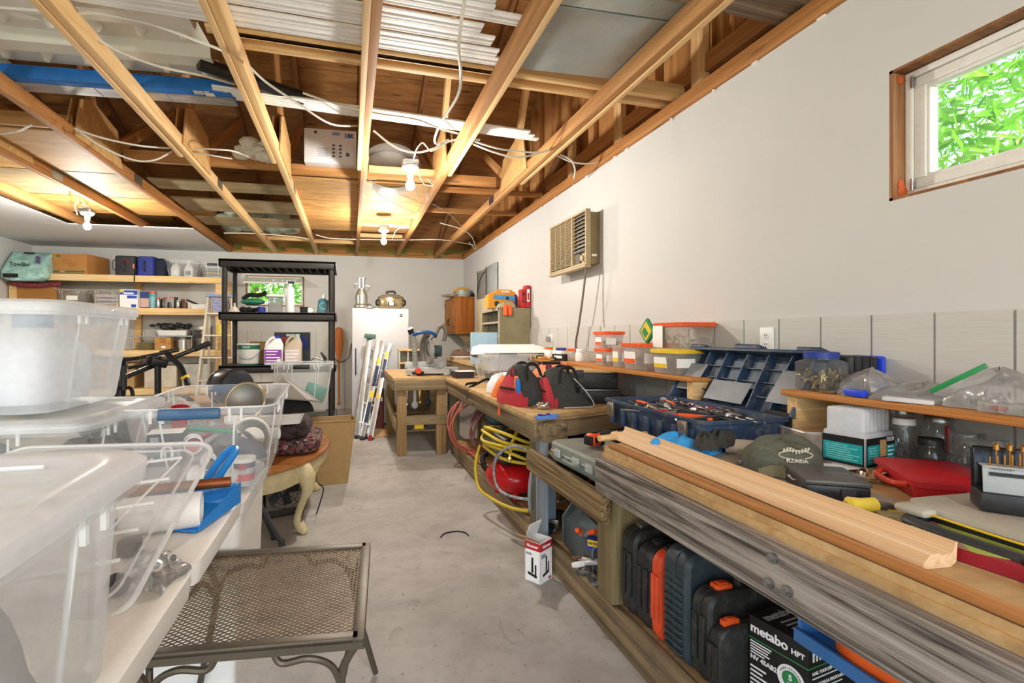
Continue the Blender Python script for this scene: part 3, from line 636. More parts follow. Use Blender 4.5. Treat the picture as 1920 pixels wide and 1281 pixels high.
# near bench
t = thing('workbench', 'long near workbench with weathered front beam and bolted posts', 'workbench', (1.38, 1.0, 0))
def L(o): return (o[0] - 1.38, o[1] - 1.0)
slab('worktop', [L(p) for p in ((.90, -.5), (1.815, -.5), (1.815, 2.09), (.90, 1.69))], .727, TB, w_ply, t)
slab('worktop_lower_layer', [L(p) for p in ((.885, -.5), (1.81, -.5), (1.81, 2.07), (.885, 1.68))], .712, .7265, w_ply, t)
o = beam('front_beam', (-.51, -1.5, .655), (-.51, .66, .655), .042, .115, w_grayblue, t)
beam('end_beam', (-.46, .70, .655), (.42, 1.03, .655), .04, .11, w_gray, t)
for k, (x, y) in enumerate(((-.345, .79), (.36, .85), (-.36, -.45), (.36, -.45))):
    s = S(); s.box((x, y, .365), (.16 if k == 0 else .09, .12 if k == 0 else .09, .455), bev=.004); s.done('post', w_bench if k else wood('post_wood', '#6b5f45', '#a39268', '#877751', .5, axis='Z', dirt=.3, bs=.5), t)
s = S(); s.box((-.475, 1.085, .512), (.04, .80, .105), bev=.006)
s.done('lower_rail', wood('ringed_rail_wood', '#5d4b33', '#a78e66', '#85704c', .9, axis='Y', grain=22, contrast=2.2, bs=.7), t)
for x, y, z in ((-.533, -.12, .69), (-.533, -.155, .64), (-.533, -.11, .635)):
    s = S(); s.cyl((x - .006, y, z), (x + .01, y, z), .011, n=12); s.cyl((x - .012, y, z), (x - .005, y, z), .007, n=6); s.done('bolt', steel, t)
for x, z in ((-.39, .545), (-.33, .56)):
    s = S(); s.cyl((x, .722, z), (x, .732, z), .009, n=8); s.done('bolt', steel, t)
s = S(); s.box((-.44, 1.385, .31), (.02, .09, .62), bev=.002); s.box((-.39, 1.475, .30), (.1, .03, .6), bev=.002)
s.done('grey_painted_post', wood('greyed_blue_post', '#6f7a86', '#9aa5ae', '#8a95a0', .2, axis='Z'), t, label='blue-grey weathered post')
# low platform with kerb under both benches
t = thing('storage_platform', 'low plywood storage platform with timber kerb under the benches', 'platform', (1.4, 2.5, 0))
s = S(); s.box((0, 0, .125), (.82, 4.7, .02)); s.done('platform_board', w_ply, t, smooth=0)
beam('kerb_board', (-.425, -2.35, .068), (-.425, -.12, .068), .035, .135, w_bench, t); beam('kerb_board', (-.425, -.11, .068), (-.425, 2.34, .068), .035, .135, w_bench, t)
for y in (-2.2, -1.2, -.2, .8, 1.8): beam('cross_joist', (-.4, y, .06), (.4, y, .06), .035, .10, w_bench, t)
# middle bench with the tool bags
t = thing('workbench', 'middle workbench carrying the tool bags, plywood top over timber frame', 'workbench', (1.36, 3.7, 0))
def L(o): return (o[0] - 1.36, o[1] - 3.7)
slab('worktop', [L(p) for p in ((.885, 2.40), (1.815, 2.76), (1.815, 4.93), (.885, 4.98))], .722, TB, w_ply, t)
slab('worktop_lower_layer', [L(p) for p in ((.90, 2.42), (1.81, 2.77), (1.81, 4.92), (.90, 4.97))], .704, .7215, w_ply, t)
beam('front_beam', (-.425, -1.26, .655), (-.44, 1.25, .655), .04, .10, w_bench, t)
beam('end_beam', (-.43, -1.22, .655), (.43, -.88, .655), .04, .10, wood('pale_beam', '#8a7558', '#bda888', '#a48e6c', .3), t)
s = S(); s.box((-.36, -1.29, .66), (.13, .09, .10), (0, 0, .36), bev=.008); s.done('post_end_block', w_bench, t)
for x, y in ((-.36, -1.12), (-.37, 1.15), (.38, -.75), (.38, 1.1)):
    s = S(); s.box((x, y, .39), (.09, .09, .50), bev=.004); s.done('post', wood('greenish_post', '#5f5c44', '#8d8667', '#77705a', .4, axis='Z'), t)
# far corner bench
t = thing('workbench', 'short higher bench in the far right corner carrying the grey pigeonhole cabinet', 'workbench', (1.54, 5.85, 0))
s = S(); s.box((0, 0, .835), (.56, 1.78, .03)); s.done('worktop', w_ply, t); beam('front_beam', (-.25, -.88, .76), (-.25, .88, .76), .04, .12, w_bench, t); beam('end_beam', (-.23, -.87, .76), (.25, -.87, .76), .04, .12, w_bench, t)
for x, y in ((-.22, -.8), (.22, -.8), (-.22, .8), (.22, .8)):
    s = S(); s.box((x, y, .35), (.09, .09, .70)); s.done('post', w_bench, t)
# upper wall shelves standing on the benches
def wshelf(label, y0, y1, x0):
    t = thing('bench_shelf', label, 'shelf', ((x0 + 1.815) / 2, (y0 + y1) / 2, TB))
    s = S(); s.box((0, 0, .2), (1.815 - x0, y1 - y0, .02), bev=.003); s.done('shelf_board', wood('orange_shelf_pine', '#a66a30', '#d59a5a', '#bd8044', .6, axis='Y', contrast=1.3), t)
    for yy in (y0 + .03, y1 - .03):
        s = S(); s.box((0, yy - (y0 + y1) / 2, .095), (1.815 - x0 - .04, .04, .188)); s.done('shelf_support', w_new, t)
    return t
ZS = TB + .211
wshelf('orange pine shelf above the near bench, with clear bags and jars on it', .15, 1.53, 1.50)
wshelf('pine shelf behind the organiser boxes, holding clear screw bins', 2.02, 4.35, 1.50)
# ---- mouldings on the near bench
crown = [(0, .003), (.010, 0), (.058, 0), (.070, .008), (.073, .042), (.068, .043), (.064, .028), (.057, .022), (.050, .024), (.042, .021), (.032, .026), (.014, .023), (.002, .012)]
s = S(); s.loft([[(x, y, z) for x, z in crown] for y in (0, 1.14)])
tag(s.done('crown_moulding', w_moldY, loc=(.955, .68, TB + .001), rot=(0, 0, -.03), smooth=35), 'long pale pine crown moulding lying along the bench front', 'moulding')
s = S(); s.box((0, 0, 0), (1.72, .035, .012), bev=.003); tag(s.done('wood_strip', w_orange, loc=(.917, .8, TB + .008), rot=(0, 0, PI / 2)), 'thin orange pine strip on the bench edge in front of the crown moulding', 'moulding')
s = S(); s.cyl((.92, 1.765, TB + .012), (1.14, 1.80, TB + .012), .012, n=14); tag(s.done('wooden_dowel', w_new), 'short pale round dowel under the far end of the crown moulding', 'dowel')
# ---- open toolbox
m_tb = pm('navy_toolbox_plastic', '#243a55', .5, dirt=.6, vs=7, var=.3); m_tbd = pm('dusty_grey_plastic', '#8b9196', .6, dirt=.3)
t = thing('toolbox', 'large open navy toolbox with a ribbed lid, full of hand tools', 'toolbox', (1.335, 1.835, TB + .001), 0, None, None, (1, 1, .85))
s = S()
o_, i_ = .02, .012
s.loft([rr(.33, .65, .05), rr(.36, .68, .05, z=.115), rr(.375, .70, .05, z=.117), rr(.375, .70, .05, z=.13), rr(.345, .67, .04, z=.13), rr(.33, .64, .04, z=.06)], True, True)
for k in range(7): s.box((-.178, -.28 + k * .09, .05), (.012, .03, .08), bev=.003)
s.done('toolbox_body', m_tb, t, smooth=30)
for y in (.24, -.26):
    s = S(); s.box((-.196, y, .085), (.014, .04, .07), bev=.003); s.box((-.204, y, .105), (.01, .03, .03), bev=.002); s.done('latch', pm('bronze_latch', '#8d8373', .35, .7), t)
s = S(); s.box((.06, 0, .075), (.16, .60, .02)); s.box((-.01, -.1, .10), (.02, .38, .04)); s.box((-.10, -.24, .105), (.16, .02, .045), (0, 0, .3)); s.done('tool_tray', dgray, t)
l = bpy.data.objects.new('lid', None); C.objects.link(l); l.parent = t; l.location = (.178, 0, .13); l.rotation_euler = (0, math.radians(24), 0); l.location.z = .13
lw, lh = .70, .30
s = S(); s.box((.052, 0, lh / 2), (.012, lw, lh), bev=.004)
s.box((.02, lw / 2 - .008, lh / 2), (.065, .016, lh), bev=.004); s.box((.02, -lw / 2 + .008, lh / 2), (.065, .016, lh), bev=.004); s.box((.02, 0, lh - .008), (.065, lw, .016), bev=.004)
for y in (-.30, .30): s.box((.01, y, lh + .006), (.05, .10, .018), bev=.004)
s.box((.01, 0, lh + .01), (.05, .13, .026), bev=.005); s.done('lid_shell', m_tb, l)
for y in (-.22, -.11, .0, .12, .23):
    s = S(); s.box((.03, y, lh / 2), (.035, .005, lh - .03)); s.done('lid_rib', m_tb, l)
for z in (.075, .145, .21):
    s = S(); s.box((.036, 0, z), (.022, lw - .04, .004)); s.done('lid_rib', m_tb, l)
for y, w in ((-.27, .13), (.27, .12)):
    s = S(); s.box((.006, y, .13), (.004, w, .16), (0, .12, 0), bev=.002); s.done('organizer_flap', m_tbd, l)
s = S(); s.box((.008, .02, .075), (.005, .22, .11), (0, .1, 0), bev=.002); s.done('organizer_flap', m_tbd, l)
s = S()
for y in (-.165, -.055, .06, .175): s.box((.045, y, .19), (.002, .07, .12))
s.done('dusty_panels', pm('dusty_blue', '#6d7b88', .7, dirt=.3, var=.3), l)
# tools in the toolbox
random.seed(11)

kinds = ['screwdriver with black handle', 'steel wrench', 'orange handled pliers', 'black handled chisel', 'thin steel rod', 'brown handled tool']
def hand_tool(x, y, z, a, kind, label, group=None, tilt=0, Ls=1):
    t = thing(kind, label, kind.replace('_', ' '), (x, y, z), 0, group, rot=(0, tilt, a))
    if kind == 'screwdriver':
        s = S(); s.tube([(0, 0, 0), (.012, 0, 0), (.05, 0, 0), (.085, 0, 0), (.095, 0, 0)], [.008, .0135, .011, .0125, .007], 10); s.done('handle', random.choice([red, blk, blk, dgray, dgray]), t)
        s = S(); s.cyl((.095, 0, 0), (.095 + .11 * Ls, 0, 0), .0033, n=8); s.done('shank', chrome, t)
    elif kind == 'wrench':
        s = S(); s.box((0, 0, 0), (.15 * Ls, .014, .006), bev=.002); s.cyl((.085 * Ls, 0, -.004), (.085 * Ls, 0, .004), .017, n=12); s.cyl((-.085 * Ls, 0, -.004), (-.085 * Ls, 0, .004), .014, n=12); s.done('wrench_body', chrome, t)
    else:
        for k in (-1, 1):
            s = S(); s.tube(catmull([(0, k * .008, 0), (.05, k * .022, 0), (.10, k * .026, 0), (.13, k * .018, 0)], 4), .0065, 8); s.done('handle', random.choice([orange, blk, dgray, blk]), t)
        s = S(); s.tube([(0, 0, 0), (-.02, 0, 0), (-.06, 0, 0)], [.016, .013, .004], 8); s.done('jaws', steel, t)
    return t
nm = ['screwdriver', 'wrench', 'pliers']
desc = {'screwdriver': 'screwdriver in the open toolbox tray, ', 'wrench': 'chrome wrench in the open toolbox tray, ', 'pliers': 'pliers in the open toolbox tray, '}
where = ['beside the front latch', 'under the lid hinge', 'at the far rounded end', 'next to the diagonal divider', 'in the middle of the pile', 'lying across the others', 'at the near corner', 'along the back row', 'by the far latch', 'half under the others', 'close to the ribbed lid', 'pointing to the far bench', 'top of the heap', 'near the grey tray wall', 'against the front rim']
for k in range(26):
    kd = nm[k % 3]; x = 1.33 + random.uniform(-.13, .13); y = 1.83 + random.uniform(-.22, .26)
    hand_tool(x, y, TB + .088 + .0008 * k, random.uniform(.9, 2.2) + (PI if k % 2 else 0), kd, desc[kd] + where[k // 2 % 15] + (', upper' if k % 2 else ', lower'), 'hand tools in the open toolbox', random.uniform(-.06, .06))
# ---- things on the near bench
def cloth(name, pts_c, rx, ry, h, mat, label, cat, seed=0, n=26, rz=0, jag=.35):
    """crumpled cloth heap"""
    random.seed(seed); ph = [random.uniform(0, 6.28) for _ in range(6)]
    rings = []
    for j in range(9):
        v = j / 8; r = []
        for i in range(n):
            a = 2 * PI * i / n; e = 1 + jag * (.5 * math.sin(3 * a + ph[0]) + .3 * math.sin(5 * a + ph[1]) + .2 * math.sin(8 * a + ph[2] + v * 3))
            w = math.cos(v * PI / 2) ** .6 if v < 1 else .02
            zz = h * (math.sin(v * PI / 2)) * (1 + .18 * math.sin(4 * a + ph[3] + 5 * v)) + .004 * math.sin(9 * a + ph[4])
            r.append((rx * w * e * math.cos(a), ry * w * e * math.sin(a), max(zz, .001)))
        rings.append(r)
    s = S(); s.loft(rings); o = s.done(name, mat, loc=pts_c, rot=(0, 0, rz), smooth=80); return tag(o, label, cat)
m_bluec = pm('blue_microfibre', '#3aa0e6', .95, bump=.9, vs=120)
cloth('microfibre_cloth', (1.16, 1.575, TB + .001), .12, .09, .05, m_bluec, 'bright blue microfibre cloth crumpled by the crown moulding', 'cloth', 2)
cloth('rubber_glove', (1.215, 1.49, TB + .03), .075, .045, .045, pm('dark_grey_suede', '#3a3833', .9, bump=.6, vs=80), 'dark grey work glove lying on the blue cloth', 'glove', 5, rz=.5, jag=.5)
cloth('rubber_glove', (1.14, 1.46, TB + .03), .05, .032, .045, pm('dark_grey_suede', '#3a3833', .9), 'second dark glove, folded, nearer the crown moulding', 'glove', 8, rz=1.0)
p = Vector((1.25, 1.50, TB + .026)); s = S(); s.cyl(p, p + Vector((.12, -.10, 0)), .026, n=18); s.cyl(p + Vector((.12, -.10, 0)), p + Vector((.128, -.107, 0)), .031, n=18)
tag(s.done('paper_tube', pm('putty_grey', '#b3a896', .7)), 'short putty coloured tube lying in front of the open toolbox', 'tube')
# work surface dust sheet
q = N('milky_film'); 
s = S(); s.prism([(-.2, -.42), (.12, -.36), (.10, .40), (-.16, .36)], 0, .0015); tag(s.done('plastic_sheet', clear('dusty_sheet', '#d9d4ca', .5), loc=(1.18, 1.28, TB + .0008), smooth=0), 'dusty translucent plastic sheet spread under the cap', 'sheet')
def carton(name, label, x, y, z, w, d, h, rz, mat, open_=None, cat='box', group=None, fl=.5, flm=None):
    t = thing(name, label, cat, (x, y, z), rz, group)
    s = S(); th = .003
    if open_:
        s.box((0, 0, th / 2), (w, d, th))
        for a, b, c_, e in ((0, d / 2 - th / 2, w, th), (0, -d / 2 + th / 2, w, th)): s.box((a, b, h / 2), (c_, e, h))
        for a in (w / 2 - th / 2, -w / 2 + th / 2): s.box((a, 0, h / 2), (th, d, h))
    else: s.box((0, 0, h / 2), (w, d, h), bev=.002)
    s.done('box_body', mat, t, smooth=0)
    if open_ and open_ != 'plain':
        for sx, sy, ang in open_:
            s = S()
            if sx: s.m = Matrix.Translation((sx * w / 2, 0, h)) @ Matrix.Rotation(-sx * ang if sx else 0, 4, 'Y') ; s.box((0, 0, fl * w / 2), (th, d, fl * w))
            else: s.m = Matrix.Translation((0, sy * d / 2, h)) @ Matrix.Rotation(sy * ang * -1, 4, 'X'); s.box((0, 0, fl * d / 2), (w, th, fl * d))
            s.done('flap', flm or mat, t, smooth=0)
    return t
def label_on(t, x, y, z, w, h, mat, face='-Y', name='printed_label', lines=0, lmat=None, th=.0012):
    """thin printed label on a vertical face of a thing; face '-Y' or '-X'"""
    s = S()
    if face == '-Y': s.box((x, y, z), (w, th, h))
    elif face == '-X': s.box((x, y, z), (th, w, h))
    else: s.box((x, y, z), (w, h, th))
    if lines:
        s.mi = 1
        for k in range(lines):
            zz = h * (.36 - .72 * k / max(1, lines - 1)); ww = w * random.uniform(.55, .85)
            if face == '-Y': s.box((x - w * .42 + ww / 2, y - th, z + zz), (ww, th, h * .3 / lines))
            elif face == '-X': s.box((x - th, y + w * .42 - ww / 2, z + zz), (th, ww, h * .3 / lines))
            else: s.box((x - w * .42 + ww / 2, y + zz, z + th), (ww, h * .3 / lines, th))
    return s.done(name, [mat, lmat or inkb], t, smooth=0)
m_can = pm('tan_cardboard', '#a9703f', .85)
carton('cardboard_tray', 'open tan cardboard box beside the clear tub and the toolbox', 1.46, 1.61, TB + .001, .13, .16, .085, -.25, m_can, 'plain')
# jewellery of flat items beside the cap: pliers, pens
for k, (x, y, a, lb) in enumerate(((1.37, 1.50, .5, 'wood chisel bit between the gloves and the cap'), (1.39, 1.46, .65, 'second wood chisel bit beside the first, near the cap'), (1.36, 1.44, .8, 'third wood chisel bit lying closest to the cap visor'))):
    hand_tool(x, y, TB + .012, a + PI, 'screwdriver', lb, 'small tools by the cap', Ls=.6)
cloth('rag', (1.315, 1.425, TB + .001), .035, .025, .02, pm('royal_blue_cloth', '#2438c0', .8), 'small royal blue plastic scrap between cloth and cap', 'rag', 4)
# clear open tub with papers
def bin_(name, label, x, y, z, w, d, h, rz, mat, rim=None, taper=.85, cat='container', group=None, lid=None, rimw=.006):
    t = thing(name, label, cat, (x, y, z), rz, group)
    s = S(); rd = min(w, d) * .12
    s.loft([rr(w * taper, d * taper, rd), rr(w, d, rd, z=h)], True, False); s.done('container_body', mat, t, smooth=50)
    s = S(); P = rr(w + rimw, d + rimw, rd, z=h); s.tube(P, rimw * .6, 6, closed=True); s.done('rim', rim or mat, t)
    if lid:
        s = S(); s.loft([rr(w + .012, d + .012, rd, z=h - .008), rr(w + .014, d + .014, rd, z=h + .008), rr(w, d, rd, z=h + .013)], False, True); s.done('lid', lid, t)
    return t
bin_('clear_tub', 'shallow clear open tub holding papers, behind the cap', 1.56, 1.44, TB + .001, .20, .19, .085, -.2, clear('tub_clear', '#f0f2f4', .4))
s = S(); s.box((0, 0, 0), (.15, .14, .03), bev=.002); tag(s.done('paper_stack', paper, loc=(1.56, 1.44, TB + .02), rot=(0, 0, .1)), 'white papers inside the shallow clear tub', 'paper')
# cap
m_cap = pm('olive_cap_cotton', '#5b5d4f', .95, bump=.5, vs=90, var=.18)
t = thing('baseball_cap', 'faded olive baseball cap with pale embroidery lying on the bench', 'cap', (1.27, 1.29, TB + .002), -.35)
rings = []
random.seed(3)
for j in range(10):
    v = j / 9; r = []
    for i in range(28):
        a = 2 * PI * i / 28; w = math.cos(v * PI / 2) ** .5 if j < 9 else .03
        cr = 1 + .05 * math.sin(5 * a + 4 * v) + .035 * math.sin(9 * a + 2 * v)
        z = .085 * math.sin(v * PI / 2) * (1 + .16 * math.sin(2 * a + .6) + .07 * math.sin(6 * a)); r.append((.112 * w * cr * math.cos(a), .095 * w * cr * math.sin(a), max(z, 0)))
    rings.append(r)
s = S(); s.loft(rings); s.done('crown', m_cap, t, smooth=80)
s = S(); s.b.free(); s.b = bmesh.new()
vis = lambda u, v: (((u - .5) * .20), -.078 - v * .075 * (1 - (2 * u - 1) ** 2 * .8), .034 - .030 * v - .02 * (2 * u - 1) ** 2 * (1 - v))
s.loft([[vis(i / 14, j / 6) for i in range(15)] for j in range(7)], False, False, False); s.loft([[(p[0], p[1], p[2] - .004) for p in [vis(i / 14, j / 6) for i in range(15)]] for j in range(7)], False, False, False)
s.done('visor', pm('faded_visor', '#77765f', .95, bump=.4, vs=90), t, smooth=80)
s = S(); s.box((-.105, .01, .012), (.03, .012, .012), (0, 0, .4), bev=.002); s.done('strap_buckle', steel, t)
m_emb = pm('pale_embroidery', '#cfc9b6', .8)
for ch, y, z, sz in (('FLORIDA', -.089, .036, .014),): txt(t, ch, (.0, y, z + .006), (math.radians(62), 0, 0), sz, m_emb, 'embroidered_text', 'CENTER', .0006)
s = S(); s.tube([(.045 * math.cos(a), -.081 + .012 * (1 - abs(math.cos(a))) * 0, .058 + .012 * math.sin(a)) for a in [2 * PI * k / 20 for k in range(20)]], .0016, 5, closed=True)
for k in range(9): s.box((-.03 + k * .008, -.079, .070 + .004 * math.sin(k)), (.004, .003, .012), (.3, .3 * math.sin(k), 0))
s.done('embroidered_badge', m_emb, t)
# white tape disc, knife
s = S(); s.cyl((0, 0, 0), (0, 0, .002), .085, n=32); tag(s.done('paper_disc', paper, loc=(1.43, 1.22, TB + .002)), 'white round disc lying under the cap and the clear bit box', 'disc')
# translucent card-file box with teal label
t = thing('fastener_box', 'milky box of clear cases with a teal and black printed label', 'box', (1.545, 1.285, TB + .001), .22)
s = S(); s.box((0, 0, .055), (.155, .12, .11), bev=.01); s.done('outer_box', milky, t)
for k in range(7):
    s = S(); s.box((-.062 + k * .0205, 0, .112), (.017, .105, .135), bev=.012, seg=3); s.done('clear_case', milky, t)
label_on(t, -.0, -.0625, .052, .15, .085, inkb, name='black_label'); label_on(t, -.042, -.0635, .046, .06, .055, teal, lines=6, lmat=pm('pale_teal_ink', '#7fc9c8', .6), name='teal_panel')
label_on(t, -.0795, .0, .052, .115, .085, inkb, '-X', name='black_label'); label_on(t, -.0805, .0, .046, .108, .055, teal, '-X', lines=7, lmat=pm('pale_teal_ink', '#7fc9c8', .6), name='teal_panel')
label_on(t, .008, -.064, .062, .032, .05, card, name='picture_panel'); label_on(t, .05, -.064, .046, .042, .05, teal, lines=4, lmat=inkw, name='teal_panel')
txt(t, 'TECH', (.045, -.0645, .086), (PI / 2, 0, 0), .016, inkw, al='CENTER', bold=.0006); txt(t, '18-3/4"', (.008, -.0655, .022), (PI / 2, 0, 0), .014, inkb, al='CENTER', bold=.0005)
s = S(); s.box((.008, -.0645, .022), (.04, .0015, .018)); s.done('price_patch', paper, t)
# black flat case, red flat case
t = thing('flat_case', 'flat dark grey lidded case with a steel clasp on the near bench', 'case', (1.19, 1.075, TB + .001), -.50)
s = S(); s.box((0, 0, .018), (.135, .16, .036), bev=.006); s.done('case_base', blk, t); s = S(); s.box((0, 0, .042), (.14, .165, .012), bev=.004); s.box((.02, .0, .0485), (.06, .03, .002)); s.done('case_lid', pm('smoke_lid', '#4a4844', .35), t)
s = S(); s.tube([(-.072, -.02, .03), (-.078, -.02, .03), (-.078, .02, .03), (-.072, .02, .03)], .0025, 6); s.done('clasp', chrome, t)
label_on(t, .02, -.083, .02, .03, .02, dgray, name='embossed_mark')
t = thing('flat_case', 'flat bright red plastic case with moulded handle on the near bench', 'case', (1.49, 1.03, TB + .001), -.62)
s = S(); s.loft([rr(.17, .26, .015), rr(.18, .27, .02, z=.03), rr(.19, .28, .02, z=.032), rr(.19, .28, .02, z=.046), rr(.15, .22, .02, z=.054)]); s.done('case_shell', red, t, smooth=30)
s = S(); s.tube(catmull([(-.092, -.10, .03), (-.115, -.08, .026), (-.118, 0, .022), (-.115, .03, .026), (-.092, .05, .03)], 5), .007, 8); s.done('handle', pm('orange_red_plastic', '#d2401f', .4), t)
# steel dish
s = S(); s.lathe([(0, .001), (.045, .001), (.055, .012), (.057, .012)], 28); s.lathe([(.02, .012), (.03, .022), (.036, .012)], 20); tag(s.done('steel_dish', chrome, loc=(1.42, 1.14, TB + .0015)), 'small shiny steel dish between the milky box and the red case', 'dish')
# yellow scraper blade tools
t = thing('putty_knife', 'yellow handled stubby tool lying behind the crown moulding', 'tool', (1.13, .93, TB + .018), -.25)
s = S(); s.tube([(-.035, 0, 0), (-.028, 0, 0), (0, 0, 0), (.028, 0, 0), (.034, 0, 0)], [.010, .018, .015, .017, .010], 14); s.done('handle', pm('lemon_plastic', '#e2c845', .45), t)
s = S(); s.tube([(.034, 0, 0), (.06, 0, -.004), (.085, .0, -.010)], [.011, .009, .002], 8); s.done('blade', steel, t)
t = thing('scraper', 'translucent pale scraper lying beside the yellow handled tool', 'tool', (1.165, .875, TB + .006), -.5)
s = S(); s.prism([(-.04, -.018), (.03, -.024), (.042, .0), (.03, .022), (-.035, .02)], -.005, .006); s.done('blade_holder', clear('pale_yellow_clear', '#e6e3b8', .6), t); s = S(); s.box((.02, .025, .004), (.06, .008, .006)); s.done('edge', yellow, t)
# green and red picture book under it
t = thing('coffee_table_book', 'thick red and lime green paperback lying under the black tool case', 'book', (1.145, .70, TB + .001), .12, None, None, (.7, 1, 1))
s = S(); s.box((0, 0, .012), (.26, .20, .023)); s.done('pages', pm('red_cover', '#9c2030', .45, dirt=.2), t, smooth=0)
s = S(); s.b.free(); s.b = bmesh.new(); s.prism([(-.13, .1), (-.13, -.02), (-.09, -.07), (-.03, -.09), (.03, -.07), (.07, -.02), (.08, .05), (.07, .1)], .0236, .0246); s.done('green_cover_picture', pm('lime_print', '#a8b552', .4, var=.25, vs=14), t, smooth=0)
s = S(); s.prism([(-.13, .02), (-.02, .1), (.03, .1), (-.13, -.01)], .0247, .0252); s.done('cover_stripe', pm('mauve_print', '#8b6a66', .4), t, smooth=0)
label_on(t, .10, -.06, .0245, .035, .02, inkw, 'Z', name='white_print')
# tool case with handle, at the right picture edge
t = thing('tool_case', 'grey and black tool case with a long curved handle on the near bench', 'case', (1.30, .65, TB + .001), 0, None, None, (1, 1, .72))
s = S(); s.loft([rr(.30, .40, .03), rr(.31, .41, .03, z=.05), rr(.31, .41, .03, z=.055)]); s.done('case_base', blk, t, smooth=30)
s = S(); s.loft([rr(.315, .415, .03, z=.055), rr(.31, .41, .03, z=.075), rr(.27, .37, .03, z=.078)]); s.done('case_lid', pm('warm_grey_plastic', '#a9a394', .5), t, smooth=30)
s = S(); s.tube(catmull([(-.155, .17, .035), (-.20, .15, .035), (-.205, 0, .033), (-.20, -.15, .035), (-.155, -.17, .035)], 6), .015, 10); s.done('handle', dgray, t)
s = S(); s.tube(catmull([(-.168, .15, .058), (-.175, 0, .058), (-.168, -.15, .058)], 6), .003, 6); s.done('yellow_piping', yellow, t)
for y in (.17, -.17):
    s = S(); s.box((-.165, y, .06), (.05, .06, .025), bev=.01); s.done('handle_bracket', pm('warm_grey_plastic', '#a9a394', .5), t)
# drill bit index
t = thing('drill_bit_case', 'open black metal case with a grey rack full of golden drill bits', 'drill bits', (1.27, .735, TB + .058), -.80, None, None, .62)
s = S(); s.box((0, 0, .03), (.20, .12, .06), bev=.006); s.done('case_base', blk, t)
s = S(); s.box((0, .05, .12), (.20, .018, .14), (-.12, 0, 0), bev=.02, seg=3); s.done('case_lid', pm('black_gloss_metal', '#16181d', .2, .3), t)
s = S(); s.box((0, -.035, .098), (.18, .004, .085), (-.12, 0, 0), bev=.002); s.box((0, -.015, .140), (.18, .05, .004)); s.done('bit_rack', pm('grey_rack', '#9da3a5', .5), t)
s = S()
for i in range(2): s.box((-.01, -.039 + .004 * i, .118 - i * .022), (.13, .003, .011), (-.12, 0, 0))
s.box((.07, -.037, .08), (.012, .003, .012)); s.done('rack_slots', inkb, t)
m_gold = pm('gold_titanium', '#b98a4a', .25, .9)
for k in range(9):
    r = .0022 + .0002 * k; h = .03 + .004 * k; x = -.07 + .0165 * k + (.0 if k < 7 else .004)
    s = S(); P = []; s.tube([(x, -.02, .14), (x, -.02, .14 + h * .8), (x, -.02, .14 + h)], [r, r, .0004], 8)
    for m_ in range(5): s.tube([(x + r * 1.15 * math.cos(a), -.02 + r * 1.15 * math.sin(a), .142 + h * (m_ / 5) + h * .12 * a / 6.28) for a in [6.28 * i / 8 for i in range(9)]], r * .28, 4)
    s.done('drill_bit', m_gold, t)
for k in range(3):
    x = -.05 + .03 * k; s = S(); s.tube([(x, .005, .14), (x, .005, .185), (x, .005, .188), (x, .005, .205), (x, .005, .212)], [.003, .003, .009, .009, .001], 10); s.done('spade_bit', m_gold, t)
txt(t, '1 2 3 4 5 6 7 8 9', (-.075, -.0405, .134), (PI / 2 - .1, 0, 0), .008, inkb)
# black tray at the very corner with yellow insert
t = thing('parts_tray', 'black open tray with yellow insert at the picture corner on the bench', 'tray', (1.095, .495, TB + .001), -.55)
s = S(); s.loft([rr(.15, .22, .015), rr(.16, .23, .015, z=.03), rr(.145, .215, .012, z=.03), rr(.14, .21, .012, z=.006)]); s.done('tray_body', blk, t, smooth=30)
for k in range(5):
    s = S(); s.box((-.055 + k * .027, .0, .018), (.003, .19, .022)); s.done('tray_divider', blk, t)
s = S(); s.box((.02, .03, .012), (.06, .05, .01), bev=.003); s.done('yellow_insert', yellow, t)
# small labelled flat boxes behind
def jar(name, label, x, y, z, r, h, cap=None, mat=glass, fill=None, fh=.6, group=None, cat='jar', capr=1.02, sq=False):
    t = thing(name, label, cat, (x, y, z), random.uniform(0, 1), group)
    s = S(); s.lathe([(0, 0), (r * .92, 0), (r, .006), (r, h * .78), (r * .82, h * .9), (r * .8, h)], 22, cap0=True); s.done('jar_body', mat, t, smooth=50)
    if cap:
        s = S(); s.lathe([(r * capr * .86, h - .002), (r * capr * .86, h + .014), (r * capr * .8, h + .017), (0, h + .017)], 22); s.done('jar_lid', cap, t)
    if fill:
        s = S(); n = 46
        for k in range(n):
            a = random.random() * 6.28; q_ = r * .78 * random.random() ** .5; z_ = random.uniform(.006, h * fh)
            s.box((q_ * math.cos(a), q_ * math.sin(a), z_), (r * .42, r * .13, r * .13), (random.random() * 3, random.random() * 3, random.random() * 3), bev=0)
        o = s.done('hardware_fill', fill, t, smooth=0); o['kind'] = 'stuff'
    return t
m_hw = pm('loose_hardware', '#9a9a98', .3, .8, var=.35, vs=40); m_hwb = pm('brassy_hardware', '#a08c5e', .35, .7, var=.4, vs=40)
jar('glass_jar', 'glass jar with a white screw lid under the orange shelf', 1.66, 1.235, TB + .001, .032, .13, whitep, fill=m_hw, group='jars of hardware under the shelf')
jar('glass_jar', 'glass jar of screws without a lid right of the red labelled bottle', 1.70, 1.10, TB + .001, .05, .125, None, fill=m_hw, fh=.75, group='jars of hardware under the shelf')
jar('glass_jar', 'dark glass jar behind the red labelled bottle under the shelf', 1.76, 1.21, TB + .001, .04, .14, steel, fill=m_hw, group='jars of hardware under the shelf')
jar('glass_jar', 'glass jar far back under the shelf beside the clear cases', 1.76, 1.32, TB + .001, .04, .15, steel, fill=m_hwb, group='jars of hardware under the shelf')
